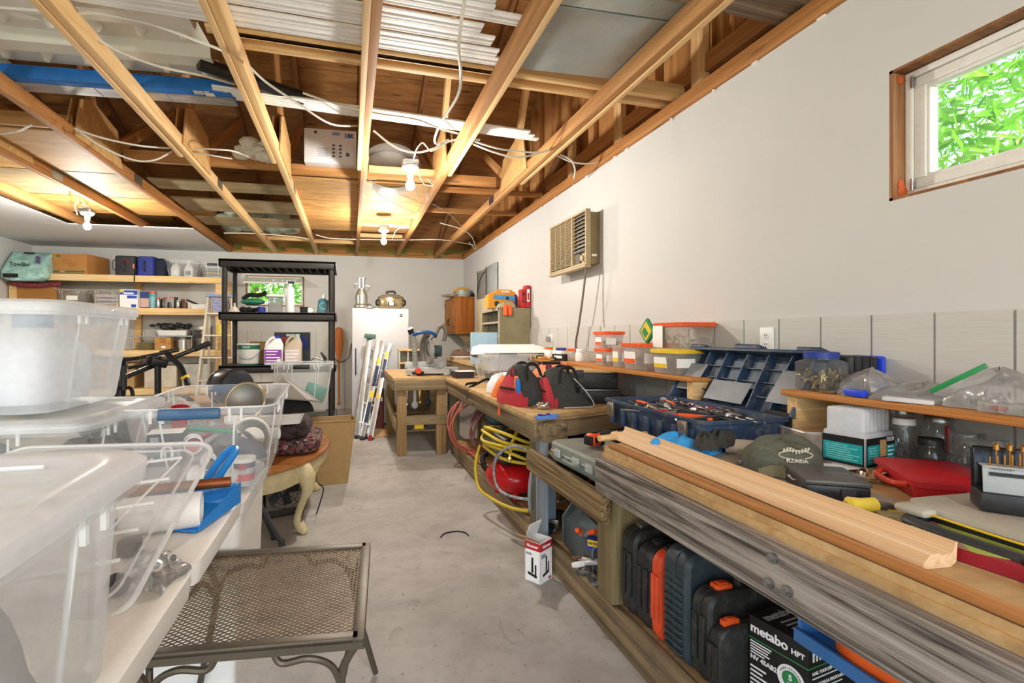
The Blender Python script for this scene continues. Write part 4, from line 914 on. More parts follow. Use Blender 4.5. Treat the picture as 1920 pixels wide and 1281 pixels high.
t = jar('adhesive_bottle', 'dark squat bottle with a red label in front of the jars', 1.65, 1.155, TB + .001, .034, .085, blk, mat=pm('dark_glass', '#3a3a36', .15), cat='bottle')
s = S(); s.box((0, -.036, .10), (.026, .004, .08), bev=.002); s.done('red_label', red, t)
txt(t, 'BERRY', (0, -.0385, .10), (PI / 2, PI / 2, 0), .014, inkw, al='CENTER')
bin_('clear_tub', 'clear square tub standing beside the drill bit case', 1.76, 1.02, TB + .001, .11, .13, .10, -.2, clear('tub_clear2', '#e3e6e8', .4))
# black and white carton at the shelf end
t = carton('nail_carton', 'dark printed nail carton with barcode under the end of the orange shelf', 1.60, 1.56, TB + .025, .17, .12, .10, .02, pm('dark_carton', '#2b2b2a', .6), None)
label_on(t, -.0, -.061, .055, .155, .07, paper); label_on(t, -.045, -.062, .032, .06, .008, red); label_on(t, -.045, -.062, .024, .06, .007, green); label_on(t, .035, -.062, .075, .07, .012, inkb)
s = S()
for k in range(9): s.box((.015 + k * .004, -.062, .045), (.0018 + .0006 * (k % 3), .001, .028))
s.done('barcode', inkb, t); label_on(t, .075, -.062, .035, .018, .022, card, name='picture_panel')
carton('white_carton', 'plain white carton beneath the dark nail carton', 1.60, 1.56, TB + .001, .18, .13, .023, .02, paper)
# ================================================================== bins and jars on the two wall shelves
m_rust = pm('rusty_screws', '#8a7f74', .5, .5, var=.4, vs=60)
def fill_heap(t, w, d, h, mat, n=60, z0=.004, sz=.02, seed=1, name='hardware_fill'):
    random.seed(seed); s = S()
    for k in range(n):
        s.box((random.uniform(-.45, .45) * w, random.uniform(-.45, .45) * d, z0 + random.random() * h), (sz, sz * .2, sz * .2), (random.random() * 3, random.random() * 3, random.random() * 3))
    o = s.done(name, mat, t, smooth=0); o['kind'] = 'stuff'; return o
G = 'screw bins on the pine shelf'
def sbin(label, x, y, z, w, d, h, lid, lab, fillm=m_rust, fh=.5, rz=0, stripe=None):
    t = bin_('screw_bin', label, x, y, z, w, d, h, rz, clear('bin_clear', '#d9d4cc', .38), lid, .9, 'bin', G, lid)
    fill_heap(t, w * .8, d * .8, h * fh, fillm, 50)
    if lab:
        s = S(); s.box((-w * .475, d * .12, h * .5), (.002, d * .5, h * .5), (0, -.05, 0)); s.done('printed_label', paper, t)
        s = S(); s.box((-w * .482, d * .12, h * .36), (.002, d * .48, h * .18)); s.done('coloured_label', lab, t)
        s = S(); s.box((-w * .2, -d * .5 * .96, h * .5), (w * .5, .002, h * .4)); s.done('printed_label', lab if stripe else paper, t)
    return t
sbin('screw bin with an orange lid, top of the narrow stack nearest the hanging cord', 1.62, 2.98, ZS + .105, .13, .16, .10, orange, orange)
sbin('screw bin with an orange label, bottom of the narrow stack nearest the hanging cord', 1.62, 2.98, ZS + .001, .12, .15, .095, orange, orange)
sbin('small clear bin with yellow and pink labels between the orange bins', 1.62, 2.78, ZS + .001, .12, .12, .125, None, yellow)
sbin('wide screw bin with an orange lid under the tilted green packet', 1.64, 2.56, ZS + .001, .22, .23, .135, orange, orange)
sbin('tall clear bin with an orange lid and handwritten paper on its front', 1.70, 2.34, ZS + .125, .22, .22, .12, orange, None)
sbin('clear bin with a yellow lid and red and yellow label beside the toolbox lid', 1.62, 2.26, ZS + .001, .20, .21, .11, yellow, yellow)
t = carton('green_packet', 'tilted green and yellow packet resting on the orange bin lid', 1.63, 2.50, ZS + .165, .10, .10, .018, 0, green, cat='packet'); t.rotation_euler = (0, -PI / 2 + .1, 0); t.rotation_mode = 'XYZ'; t.rotation_euler = Euler((PI / 4, 0, 0)).to_matrix().to_4x4().to_euler(); t.rotation_euler = (Matrix.Rotation(PI / 4, 4, 'X') @ Matrix.Rotation(-PI / 2, 4, 'Y')).to_euler(); t.location = (1.60, 2.50, ZS + .215)
s = S(); s.box((0, 0, .019), (.075, .075, .002)); s.done('yellow_label', yellow, t); s = S(); s.box((-.01, 0, .0205), (.04, .05, .001)); s.done('small_print', green, t)
s = S(); s.box((0, 0, 0), (.003, .085, .115), bev=.001); o = s.done('paper_note', paper, loc=(1.583, 2.395, ZS + .185)); tag(o, 'handwritten white note taped to the tall orange lidded bin', 'note')
t = carton('green_packet', 'upright dark green packet with white letters behind the paper note', 1.66, 2.475, ZS + .125, .02, .04, .12, 0, green, cat='packet'); txt(t, '2 IN', (-.0108, 0, .06), (PI / 2, -PI / 2, -PI / 2), .026, inkw, al='CENTER')
# near shelf
def sqjar(name, label, x, y, z, w, h, capm, fill, rz=0, cat='jar', fh=.55):
    t = thing(name, label, cat, (x, y, z), rz)
    s = S(); r = w * .22; s.loft([rr(w * .96, w * .96, r), rr(w, w, r, z=.01), rr(w, w, r, z=h * .84), rr(w * .8, w * .8, w * .39, z=h * .93), rr(w * .78, w * .78, w * .38, z=h)], True, False); s.done('jar_body', clear('thin_clear', '#e3e3df', .13, .08, .6), t, smooth=50)
    s = S(); s.loft([rr(w * .84, w * .84, w * .41, z=h - .004), rr(w * .84, w * .84, w * .41, z=h + .016), rr(w * .8, w * .8, w * .39, z=h + .018)]); s.done('jar_lid', capm, t)
    if fill: fill_heap(t, w * .85, w * .85, h * fh, fill, 90, sz=.024, seed=int(x * 99))
    return t
sqjar('clear_canister', 'square clear canister with a navy lid full of metal parts, by the toolbox lid', 1.60, 1.46, ZS + .001, .125, .115, pm('royal_blue_lid', '#22398f', .4), m_hwb)
t = thing('black_bin', 'black ribbed plastic bin lying on its side with a bright blue lid', 'bin', (1.73, 1.47, ZS + .001), 1.5)
s = S(); s.loft([rr(.12, .115, .02), rr(.125, .118, .02, z=.06), rr(.125, .118, .02, z=.115)]); s.done('bin_body', dgray, t); s = S(); s.box((.0, -.075, .058), (.125, .018, .12), bev=.008); s.done('blue_lid', pm('bright_blue_lid', '#2347d8', .4), t)
for k in range(3):
    s = S(); s.box((0, -.02 + k * .03, .058), (.135, .008, .122), bev=.003); s.done('rib', blk, t)
s = S(); s.lathe([(0, 0), (.032, 0), (.034, .008), (.03, .01), (0, .009)], 26); tag(s.done('jar_lid', steel, loc=(1.555, 1.385, ZS + .001)), 'loose round metal jar lid on the shelf edge', 'lid')
def bag(name, label, x, y, z, rx, ry, h, mat=None, seed=1, rz=0, fill=None, cat='bag'):
    t = thing(name, label, cat, (x, y, z), rz); random.seed(seed); ph = [random.uniform(0, 6.3) for _ in range(5)]
    s = S(); rg = []
    for j in range(8):
        v = j / 7; w = math.cos(v * PI / 2) ** .7 if j < 7 else .05
        rg.append([(rx * w * (1 + .2 * math.sin(3 * a + ph[0] + 2 * v) + .1 * math.sin(7 * a + ph[1])) * math.cos(a), ry * w * (1 + .2 * math.sin(4 * a + ph[2]) + .12 * math.sin(9 * a + ph[3] + 4 * v)) * math.sin(a), h * math.sin(v * PI / 2) * (1 + .3 * math.sin(2 * a + ph[4]) * v)) for a in [2 * PI * i / 26 for i in range(26)]])
    s.loft(rg); s.done('bag_film', mat or bagp, t, smooth=60, jit=.0006)
    if fill: fill_heap(t, rx * 1.2, ry * 1.2, h * .4, fill, 30, sz=.02, seed=seed)
    return t
bag('clear_bag', 'crumpled clear plastic bag with a blue band beside the black bin', 1.62, 1.30, ZS + .001, .10, .09, .07, clear('cloudy_film', '#dde1e4', .34, .2, .8), 4, .3, m_hw)
s = S(); s.box((0, 0, .011), (.02, .07, .022), bev=.004); tag(s.done('blue_band', pm('bright_blue_lid', '#2347d8', .4), loc=(1.53, 1.28, ZS + .001), rot=(0, 0, -.1)), 'bright blue plastic strip in front of the crumpled bag', 'strip')
bag('clear_bag', 'clear plastic bag of flat parts lying in the middle of the orange shelf', 1.62, 1.15, ZS + .001, .09, .10, .045, clear('cloudy_film', '#dde1e4', .34, .2, .8), 9, .8, m_hw)
s = S(); s.box((0, 0, .006), (.06, .11, .012), bev=.002); tag(s.done('flat_packet', pm('grey_white_card', '#c9cbcc', .6), loc=(1.55, 1.14, ZS + .001), rot=(.03, 0, .5)), 'flat pale packet between the two clear bags', 'packet')
t = bag('zip_bag', 'clear zip bag with a green slider standing open on the orange shelf', 1.63, .98, ZS + .001, .09, .10, .085, clear('cloudy_film', '#dde1e4', .30, .15, .8), 12, .2, m_hw)
s = S(); s.box((-.05, .065, .075), (.006, .135, .013), (math.radians(-35), 0, .1), bev=.002); s.done('green_slider', green, t)
s = S(); s.loft([[(-.05, .01, .035), (-.05, .115, .028), (-.045, .0, 0)], [(-.048, .01, .115), (-.048, .12, .035), (-.044, -.02, .08)]]); s.done('bag_flap', bagp, t)
jar('cardboard_cup', 'brown crumpled cup behind the green slider zip bag', 1.74, .93, ZS + .001, .035, .06, None, mat=pm('kraft_paper', '#b08c63', .85), cat='cup')
t = thing('parts_case', 'flat clear compartment case with small red parts on the shelf edge', 'case', (1.60, .86, ZS + .001), .0)
s = S(); s.box((0, 0, .014), (.17, .20, .026), bev=.004); s.done('clear_shell', clear('case_clear', '#dfe1df', .35), t)
for k in range(4):
    s = S(); s.box((0, -.06 + k * .04, .012), (.15, .003, .018)); s.done('divider', clear('case_clear', '#dfe1df', .35), t)
s = S(); s.ball((-.06, .07, .012), .014, (1, 1.3, .5)); s.done('red_part', red, t); s = S(); s.ball((-.06, .02, .012), .011, (1, 1, .5)); s.done('dark_part', dgray, t)
t = carton('nail_box', 'small red and white nail box with a green top at the right picture edge', 1.62, .72, ZS + .001, .14, .12, .045, 0, paper)
s = S(); s.box((-.0708, .01, .026), (.001, .09, .030)); s.box((0, -.0608, .026), (.12, .001, .03)); s.done('red_panel', red, t); s = S(); s.box((0, 0, .0455), (.13, .11, .001)); s.done('green_panel', green, t)
for k, w in enumerate((.06, .07, .05)):
    s = S(); s.box((-.0716, .012, .034 - k * .008), (.0008, w, .003)); s.done('white_print', inkw, t)
jar('glass_jar', 'short glass jar cut by the right picture edge on the shelf', 1.74, .78, ZS + .001, .03, .07, whitep)
# ================================================================== things on the middle bench
# clear tote with a white mailer box
def big_tote(name, label, x, y, z, w, d, h, rz, mat, hm, lid=None, taper=.82, cat='storage tote', group=None, rad=.09, hs=.03, handle=True, ribs=True):
    t = thing(name, label, cat, (x, y, z), rz, group)
    s = S(); rd = min(w, d) * rad * 2
    s.loft([rr(w * taper, d * taper, rd, 6), rr(w * (taper + .02), d * (taper + .02), rd, 6, z=.012), rr(w, d, rd, 6, z=h - .03), rr(w + .004, d + .004, rd, 6, z=h)], True, False); s.done('tote_body', mat, t, smooth=50)
    s = S(); s.tube(rr(w + hs, d + hs, rd, 6, z=h), .0035, 6, closed=True); s.done('rim_bead', clear('rib_white', '#f8fafb', .7), t); s = S(); s.loft([rr(w + .004, d + .004, rd, 6, z=h), rr(w + hs, d + hs, rd, 6, z=h), rr(w + hs + .004, d + hs + .004, rd, 6, z=h - .022)], False, False); s.done('rim', mat, t, smooth=40)
    if ribs:
        rm = clear('rib_white', '#f8fafb', .7); s = S()
        for sx in (-1, 1):
            for k in (-.3, -.22, .22, .3): s.box((k * w, sx * (d / 2 + hs * .4), h - .022), (.008, .006, .045)); s.box((sx * (w / 2 + hs * .4), k * d, h - .022), (.006, .008, .045))
        s.done('rim_gussets', rm, t, smooth=0)
        s = S()
        for sx in (-1, 1):
            for k in (-.25, .25):
                a0, a1 = Vector((k * w * taper, sx * d * taper / 2, .02)), Vector((k * w, sx * (d / 2), h - .03)); s.tube([a0, a1], .0035, 5)
                a0, a1 = Vector((sx * w * taper / 2, k * d * taper, .02)), Vector((sx * w / 2, k * d, h - .03)); s.tube([a0, a1], .0035, 5)
        s.done('side_ribs', rm, t)
    if handle:
        for sy in (-1, 1):
            s = S()
            if w < d: s.box((0, sy * (d / 2 + hs * .55), h - .012), (w * .42, .018, .03), bev=.006)
            else: s.box((sy * (w / 2 + hs * .55), 0, h - .012), (.018, d * .42, .03), bev=.006)
            s.done('handle', hm, t)
    if lid:
        s = S(); s.loft([rr(w + hs + .012, d + hs + .012, rd, 6, z=h - .012), rr(w + hs + .016, d + hs + .016, rd, 6, z=h + .012), rr(w + hs - .004, d + hs - .004, rd, 6, z=h + .02), rr(w - .05, d - .05, rd, 6, z=h + .018), rr(w - .07, d - .07, rd, 6, z=h + .010)], False, True); s.done('lid', lid, t, smooth=40)
    return t
greyh = pm('grey_handle', '#4a4f52', .5)
t = big_tote('storage_tote', 'clear tote on the middle bench with a white box and a dark pan inside', 1.36, 4.28, TB + .001, .58, .42, .24, 0, tote, greyh)
t = thing('white_mailer_box', 'open white mailer box with curved ear flaps sticking out of the tote', 'box', (1.37, 4.28, TB + .10), 0)
s = S(); s.box((0, 0, .08), (.44, .25, .155)); s.done('box_body', pm('mailer_white', '#e6eaef', .6, var=.02), t, smooth=0)
s = S(); s.box((0, 0, 0), (.52, .30, .004)); s.done('lid_panel', paper, t, smooth=0, loc=(0, -.06, .19), rot=(.22, 0, 0))
for sx in (-1, 1):
    s = S(); s.prism([(0, -.13), (sx * .05, -.15), (sx * .12, -.13), (sx * .13, -.1), (sx * .06, .10), (0, .13)], 0, .004); s.done('ear_flap', paper, t, loc=(sx * .262, -.06, .186), rot=(.22, sx * .12, 0), smooth=0)
s = S(); s.box((-.05, -.1262, .14), (.16, .002, .03)); s.done('blue_label', pm('dull_blue', '#7f93b5', .6), t)
t = thing('saucepan', 'dark pan standing inside the clear tote on the middle bench', 'pan', (1.22, 4.20, TB + .02), .3)
s = S(); s.lathe([(0, 0), (.08, 0), (.095, .05), (.097, .05), (.09, .052), (.076, .006), (0, .006)], 24); s.done('pan_body', dgray, t); s = S(); s.tube([(.09, 0, .045), (.2, .02, .06)], .009, 8); s.done('handle', blk, t)
t = thing('cake_tin', 'round grey cake tin leaning in the clear tote on the middle bench', 'tin', (1.46, 4.17, TB + .06), 0, rot=(1.1, 0, 0))
s = S(); s.lathe([(0, 0), (.10, 0), (.105, .03), (.108, .03)], 28); s.done('tin_body', pm('grey_tin', '#8d8f90', .35, .6), t)
t = thing('pleated_filter', 'stack of pleated filters with a brown panel behind the tool bags', 'filter', (1.28, 3.65, TB + .001), .05)
s = S(); s.box((0, 0, .05), (.40, .3, .10)); s.done('filter_frame', pm('grey_filter', '#85837c', .8), t)
for k in range(26):
    s = S(); s.box((-.19 + k * .0152, -.152, .05), (.005, .006, .098)); s.done('pleat', pm('pleat_white', '#c9c5bb', .8), t)
s = S(); s.box((0, 0, .106), (.38, .28, .008)); s.done('brown_panel', pm('rust_panel', '#a5654a', .8), t)
t = thing('small_dark_box', 'small dark box with a white top at the far corner of the middle bench', 'box', (1.05, 4.72, TB + .001), .1)
s = S(); s.box((0, 0, .03), (.18, .12, .058)); s.done('box_body', pm('dark_print_box', '#2c2426', .6), t); s = S(); s.box((.02, 0, .063), (.17, .12, .008)); s.done('white_top', paper, t)
# strap
s = S(); P = catmull([(1.16, 4.0, TB + .012), (1.08, 3.96, TB + .05), (1.00, 3.9, TB + .03), (.94, 3.86, TB + .01), (.885, 3.8, TB - .01), (.875, 3.78, TB - .08), (.885, 3.88, TB - .06), (.90, 3.95, TB + .01), (1.0, 3.98, TB + .02)], 6)
s.loft([[p + Vector((0, 0, -.01)), p + Vector((0, 0, .01)), p + Vector((.003, .003, .01)), p + Vector((.003, .003, -.01))] for p in P]); tag(s.done('black_strap', fabb), 'black webbing strap trailing over the bench edge', 'strap')
cloth('grocery_bag', (1.05, 3.42, TB + .001), .12, .12, .12, pm('white_film_bag', '#dcdde0', .6), 'white plastic grocery bag with printing behind the orange bag', 'bag', 21, jag=.3)
m_org = pm('orange_film', '#e9772a', .55, bump=.6, vs=50)
cloth('orange_bag', (1.05, 3.16, TB + .001), .12, .11, .13, m_org, 'bright orange mesh bag crumpled beside the left tool bag', 'bag', 22, jag=.4)
s = S(); P = catmull([(.98, 3.05, TB + .03), (.93, 2.98, TB + .035), (.895, 2.95, TB + .02), (.878, 2.94, TB - .03), (.874, 2.93, TB - .075)], 5); s.tube(P, [.004] * (len(P) - 5) + [.006, .008, .009, .010, .008], 8); tag(s.done('orange_pull', orange), 'orange zip pull hanging over the bench front', 'pull')
cloth('paper_bag', (1.42, 3.36, TB + .11), .15, .1, .09, pm('orange_white_print', '#e8855a', .6, var=.4, vs=16), 'orange and white printed bag on top of the things behind the tool bags', 'bag', 31, jag=.3)
# tool bags
m_grey = pm('charcoal_canvas', '#3d3f3c', .95, bump=.5, vs=70, var=.2); m_redc = pm('crimson_canvas', '#b03038', .9, bump=.4, vs=70); m_pipe = pm('grey_piping', '#b9b9b3', .7)
def tool_bag(label, x, y, z, L_, D, Hh, rz, seed):
    """gable shaped bag: long along local X, red pocket panel on the -X end"""
    t = thing('tool_bag', label, 'tool bag', (x, y, z), rz); random.seed(seed)
    def prof(u):  # half widths
        return [(-D / 2, 0), (-D / 2 * 1.02, Hh * .3), (-D * .36, Hh * .62), (-D * .14, Hh * .92), (-.012, Hh), (.012, Hh), (D * .14, Hh * .92), (D * .36, Hh * .62), (D / 2 * 1.02, Hh * .3), (D / 2, 0)]
    rings = []
    for i in range(13):
        u = i / 12; ex = -L_ / 2 + L_ * u; k = 1 - .82 * max(0, (u - .45) / .55) ** 1.3 - .06 * max(0, (.15 - u) / .15)
        rings.append([(ex + random.uniform(-.006, .006), a * (1 + random.uniform(-.05, .05)), b * (k if b > 0 else 1) * (1 + .05 * math.sin(u * 9 + a * 30))) for a, b in prof(u)])
    s = S(); s.loft(rings); s.done('bag_body', m_grey, t, smooth=70)
    s = S(); w = .032; s.loft([[(-L_ / 2 - w + .004, a * .9, b * .72) for a, b in prof(0)], [(-L_ / 2 - w * .4, a * 1.02, b * .76) for a, b in prof(0)], [(-L_ / 2 + .006, a * 1.01, b * .78) for a, b in prof(0)], [(-L_ / 2 + .025, a * 1.03, b * .74) for a, b in prof(0)]]); s.done('end_pocket', m_redc, t, smooth=70)
    s = S(); s.box((-L_ / 2 - .012, 0, Hh * .42), (.044, D * .6, .014), bev=.004); s.done('pocket_band', fabb, t)
    for sy in (-1, 1):
        s = S(); s.tube(catmull([(-L_ * .28, sy * D * .33, Hh * .62), (-L_ * .2, sy * D * .22, Hh * .98), (0, sy * D * .18, Hh * 1.06), (L_ * .16, sy * D * .22, Hh * .92), (L_ * .2, sy * D * .36, Hh * .5)], 6), .009, 8); s.done('carry_strap', fabb, t)
        s = S(); s.tube(catmull([(L_ / 2 + .002, sy * D * .5, .004), (L_ / 2 + .006, sy * D * .49, Hh * .12), (L_ * .36, sy * D * .42, Hh * .42), (L_ * .1, sy * D * .30, Hh * .76)], 6), .0035, 6); s.done('piping', m_pipe, t)
        s = S(); s.tube([(-L_ / 2 + .06, sy * D * .52, .002), (L_ / 2, sy * D * .5, .002)], .004, 6); s.done('piping', m_pipe, t)
    s = S(); s.box((L_ * .14, -D * .44, Hh * .48), (.022, .02, .045), (.3, 0, 0), bev=.005); s.done('buckle', blk, t)
    s = S(); s.tube([(-L_ * .4, 0, Hh * .995), (L_ * .25, 0, Hh * 1.0)], .006, 6); s.done('zip', steel, t)
    return t
tool_bag('grey and red tool bag full of tools, the left one on the bench corner', 1.03, 2.86, TB + .001, .23, .26, .225, .25, 3)
tool_bag('grey and red tool bag with a straight flank, right beside the organiser boxes', 1.215, 2.74, TB + .001, .23, .24, .21, -.05, 5)
for k, (x, y, z, a, m, lb) in enumerate(((.93, 2.82, .90, .1, pm('wine_plastic', '#7e1a2a', .4), 'wine red torch handle standing in the left tool bag pocket'), (.925, 2.76, .865, .35, pm('peach_plastic', '#e08050', .5), 'orange screwdriver handle in the left tool bag pocket'), (.93, 2.73, .85, .1, blue, 'blue knife handle in the left tool bag pocket, at the front'), (.94, 2.79, .86, -.1, pm('peach_plastic', '#e08050', .5), 'second orange screwdriver handle in the left tool bag pocket'), (1.17, 2.86, .92, -.05, pm('wine_plastic', '#7e1a2a', .4), 'dark red torch standing in the pocket of the right tool bag'))):
    t = thing('hand_tool', lb, 'tool', (x, y, z - .03), 0, None, rot=(a, -.1, 0)); s = S(); s.tube([(0, 0, 0), (0, 0, .02), (0, 0, .07), (0, 0, .085)], [.011, .014, .013, .009] if k not in (0, 4) else [.016, .02, .019, .015], 12); s.done('grip', m, t); s = S(); s.cyl((0, 0, -.06), (0, 0, 0), .005, n=8); s.done('shank', steel, t)
t = thing('chrome_dome', 'small shiny chrome puck light in front of the left tool bag', 'light', (1.03, 2.615, TB + .001))
s = S(); s.lathe([(0, 0), (.03, .002), (.038, .012), (.040, .022), (.036, .032), (.03, .038), (.026, .037), (0, .036)], 28); s.done('dome_body', chrome, t)
for k in range(6):
    a = k * PI / 3; s = S(); s.tube([(.041 * math.cos(a), .041 * math.sin(a), .015), (.037 * math.cos(a), .037 * math.sin(a), .032), (.025 * math.cos(a), .025 * math.sin(a), .039)], .0016, 5); s.done('rib', steel, t)
t = thing('blue_cutter', 'light blue plastic cutter tool lying over the bench corner', 'tool', (.965, 2.395, TB - .015), .1, None, rot=(.0, .0, .28))
s = S(); s.prism([(-.06, -.014), (-.02, -.016), (.05, -.016), (.068, -.004), (.068, .01), (.045, .018), (-.06, .016)], 0, .018); s.done('cutter_body', pm('sky_plastic', '#5b8ed6', .4), t, smooth=20)
for x in (-.045, .005):
    s = S(); s.cyl((x, 0, .018), (x, 0, .026), .011, n=14); s.done('knob', pm('indigo_plastic', '#2a2fa0', .4), t)
s = S(); s.box((-.03, -.002, .019), (.03, .018, .006)); s.done('blade', steel, t)
# organisers
m_obl = pm('matt_black_case', '#1d1d1c', .5, dirt=.25)
def organiser(label, x, y, z, w, d, h, top, clip=True, handle=True):
    t = thing('organiser_case', label, 'tool case', (x, y, z), -.22, 'stacked black organiser cases')
    s = S(); s.box((0, 0, h * .46), (w, d, h * .9), bev=.008); s.done('case_body', m_obl, t)
    s = S(); s.box((0, 0, h * .95), (w + .012, d + .012, h * .1), bev=.004); s.done('case_lid', top, t)
    for yy in (-.3, .28):
        s = S(); s.box((-w / 2 - .010, yy * d, h * .87), (.012, .05, .05), bev=.004); s.done('yellow_latch', yellow, t)
    s = S(); s.box((-w / 2 + .06, -d / 2 - .006, h * .85), (.05, .012, .045), bev=.004); s.done('front_latch', pm('dark_grey_latch', '#3b3c3d', .5), t)
    s = S(); s.tube(catmull([(-w / 2, -.10, h * .6), (-w / 2 - .04, -.09, h * .62), (-w / 2 - .042, .09, h * .62), (-w / 2, .10, h * .6)], 4), .009, 8); s.done('handle', blk, t)
    for yy in (-.45, -.2, .1, .42):
        s = S(); s.box((-w / 2 - .004, yy * d, h * .45), (.008, .008, h * .8)); s.done('ridge', blk, t)
    return t
organiser('black organiser case with yellow latches, bottom of the stack beside the tool bag', 1.46, 2.96, TB + .001, .30, .44, .085, steel)
organiser('black organiser case with a wood coloured top, uppermost of the near stack', 1.45, 2.97, TB + .088, .29, .43, .105, w_ply)
s = S(); s.cyl((0, 0, 0), (.13, .01, 0), .012, n=12); tag(s.done('black_rod', blk, loc=(1.28, 3.26, TB + .215)), 'short black handle lying behind the yellow latch', 'handle')
t = thing('brown_case', 'low dark parts case behind the tool bags under the printed bag', 'case', (1.34, 3.36, TB + .001), 0); s = S(); s.box((0, 0, .05), (.2, .22, .1), bev=.006); s.done('case_body', dgray, t)
# clutter on the pine shelf and bench behind, by colour
cl = [(1030, 668, .05, orange, 'small tub with an orange cap behind the tool bags, leftmost', whitep), (1052, 672, .055, pm('indigo_cap', '#33339a', .4), 'small tub with an indigo cap behind the tool bags', whitep), (1075, 668, .06, orange, 'clear tub with an orange cap and dark bits on it, left of the hanging cord', None), (1044, 655, .04, pm('lime_cap', '#c3cf3a', .4), 'small tub with a lime cap behind the orange one', whitep), (1013, 662, .05, whitep, 'white tub at the left of the small tubs', whitep), (1089, 672, .045, whitep, 'small white tub right of the dark bits', whitep)]
for px, py, r, cap, lb, bm_ in cl:
    p = onX(px, py, 1.66); jar('small_tub', lb, 1.66, p.y, ZS + .001, r * .9, .075, cap, mat=bm_ or clear('bin_clear', '#d9d4cc', .38), group='small tubs behind the tool bags', cat='tub')
for px, w, h, lb in ((1000, .12, .10, 'clear container farthest along the pine shelf'), (1062, .15, .05, 'clear blister of small parts by the indigo cap'), (1106, .14, .07, 'empty clear box right of the hanging cord'), (1022, .07, .13, 'tall clear jar with a tan lid near the far outlet')):
    p = onX(px, 690, 1.70); bin_('clear_box', lb, 1.72, p.y, ZS + .001, w, w, h, 0, clear('bin_clear', '#d9d4cc', .38), cat='container')
for k, (px, m, lb) in enumerate(((1008, yellow, 'yellow clamp lying on the front edge of the pine shelf'), (1035, pm('ochre', '#c08a2c', .5), 'ochre coloured long tool behind the tool bags'))):
    p = onX(px, 688, 1.55); t = thing('bar_clamp', lb, 'clamp', (1.53, p.y, ZS + .003), 0, None); s = S(); s.box((0, 0, .008), (.02, .34, .012), (0, 0, -.1 - k * .15), bev=.002); s.box((0, .12, .01), (.05, .03, .02), bev=.004); s.done('clamp_bar', m, t); s = S(); s.box((0, -.1, .012), (.06, .025, .024), bev=.004); s.done('clamp_jaw', dgray, t)
t = carton('black_white_packet', 'black and white printed packet left of the hanging cord foot', 1.56, 3.62, ZS + .001, .03, .16, .05, .2, inkb, cat='packet'); label_on(t, -.016, 0, .028, .10, .02, inkw, '-X')
# ================================================================== between the benches and on the lower rail
m_gs = pm('smoky_grey_case', '#868d84', .4, dirt=.15); m_gs2 = pm('smoky_green_case', '#6f7f7b', .35, dirt=.15)
def flatcase(label, x, y, z, w, d, h, rz):
    t = thing('socket_case', label, 'case', (x, y, z), rz)
    s = S(); s.loft([rr(w * .95, d * .96, .03), rr(w, d, .035, z=h * .12), rr(w, d, .035, z=h * .47), rr(w * 1.02, d * 1.02, .035, z=h * .48)]); s.done('case_base', m_gs2, t, smooth=30)
    s = S(); s.loft([rr(w * 1.02, d * 1.02, .035, z=h * .49), rr(w, d, .035, z=h * .52), rr(w, d, .035, z=h * .86), rr(w * .94, d * .95, .03, z=h), rr(w * .86, d * .9, .03, z=h * .97)]); s.done('case_lid', m_gs, t, smooth=30)
    for yy in (-.3, -.06, .3):
        s = S(); s.box((-w * .5 - .005, yy * d, h * .5), (.01, .05, h * .4), bev=.003); s.done('latch', pm('pale_latch', '#aab0ab', .4), t)
    s = S(); s.tube(catmull([(-w * .5, -.05, h * .4), (-w * .5 - .022, -.045, h * .4), (-w * .5 - .022, .045, h * .4), (-w * .5, .05, h * .4)], 4), .005, 6); s.done('handle', m_gs, t)
    return t
s = S(); s.box((0, 0, 0), (.78, .75, .016)); tag(s.done('plywood_board', w_ply, loc=(1.34, 2.06, .574), smooth=0), 'plywood board on the lower rail under the grey socket case', 'board')
flatcase('smoky grey socket case with latches lying on the lower rail between benches', 1.04, 1.98, .583, .26, .46, .085, .06)
t = thing('tape_measure', 'orange and black tape measure on the grey socket case', 'tape measure', (1.03, 2.02, .671), .3)
s = S(); s.box((0, 0, .028), (.075, .045, .055), bev=.014, seg=3); s.done('shell', pm('fluo_orange', '#f0532a', .4), t); s = S(); s.box((.028, 0, .028), (.028, .050, .058), bev=.01); s.box((-.034, 0, .026), (.012, .048, .04), bev=.004); s.done('rubber_grip', blk, t)
s = S(); s.box((-.006, -.0235, .028), (.022, .003, .022)); s.box((0, 0, .058), (.03, .02, .01), bev=.003); s.done('lock_button', blk, t)
t = thing('screwdriver', 'red and blue handled screwdriver lying on the grey socket case', 'screwdriver', (1.10, 1.87, .683), -.15)
s = S(); s.tube([(-.035, 0, 0), (-.03, 0, 0), (.0, 0, 0), (.055, 0, 0), (.06, 0, 0)], [.007, .0125, .0115, .0105, .006], 10); s.done('handle', pm('fluo_orange', '#f0532a', .4), t); s = S(); s.tube([(-.044, 0, 0), (-.04, 0, 0), (-.028, 0, 0)], [.005, .0115, .0115], 10); s.done('blue_end', pm('mid_blue', '#2a5cc0', .4), t); s = S(); s.cyl((.06, 0, 0), (.12, 0, 0), .003, n=8); s.done('shank', chrome, t)
t = thing('knee_pads', 'black and yellow padded tool pouch lying behind the tape measure', 'pouch', (1.26, 2.16, .584), -.2)
s = S(); s.m = Matrix.Rotation(PI / 2, 4, 'Y') @ Matrix.Translation((-.06, 0, -.12)); s.lathe([(.045, 0), (.06, .02), (.06, .2), (.05, .22), (.042, .2), (.042, .01), (.045, 0)], 18); s.done('padded_sleeve', fabb, t)
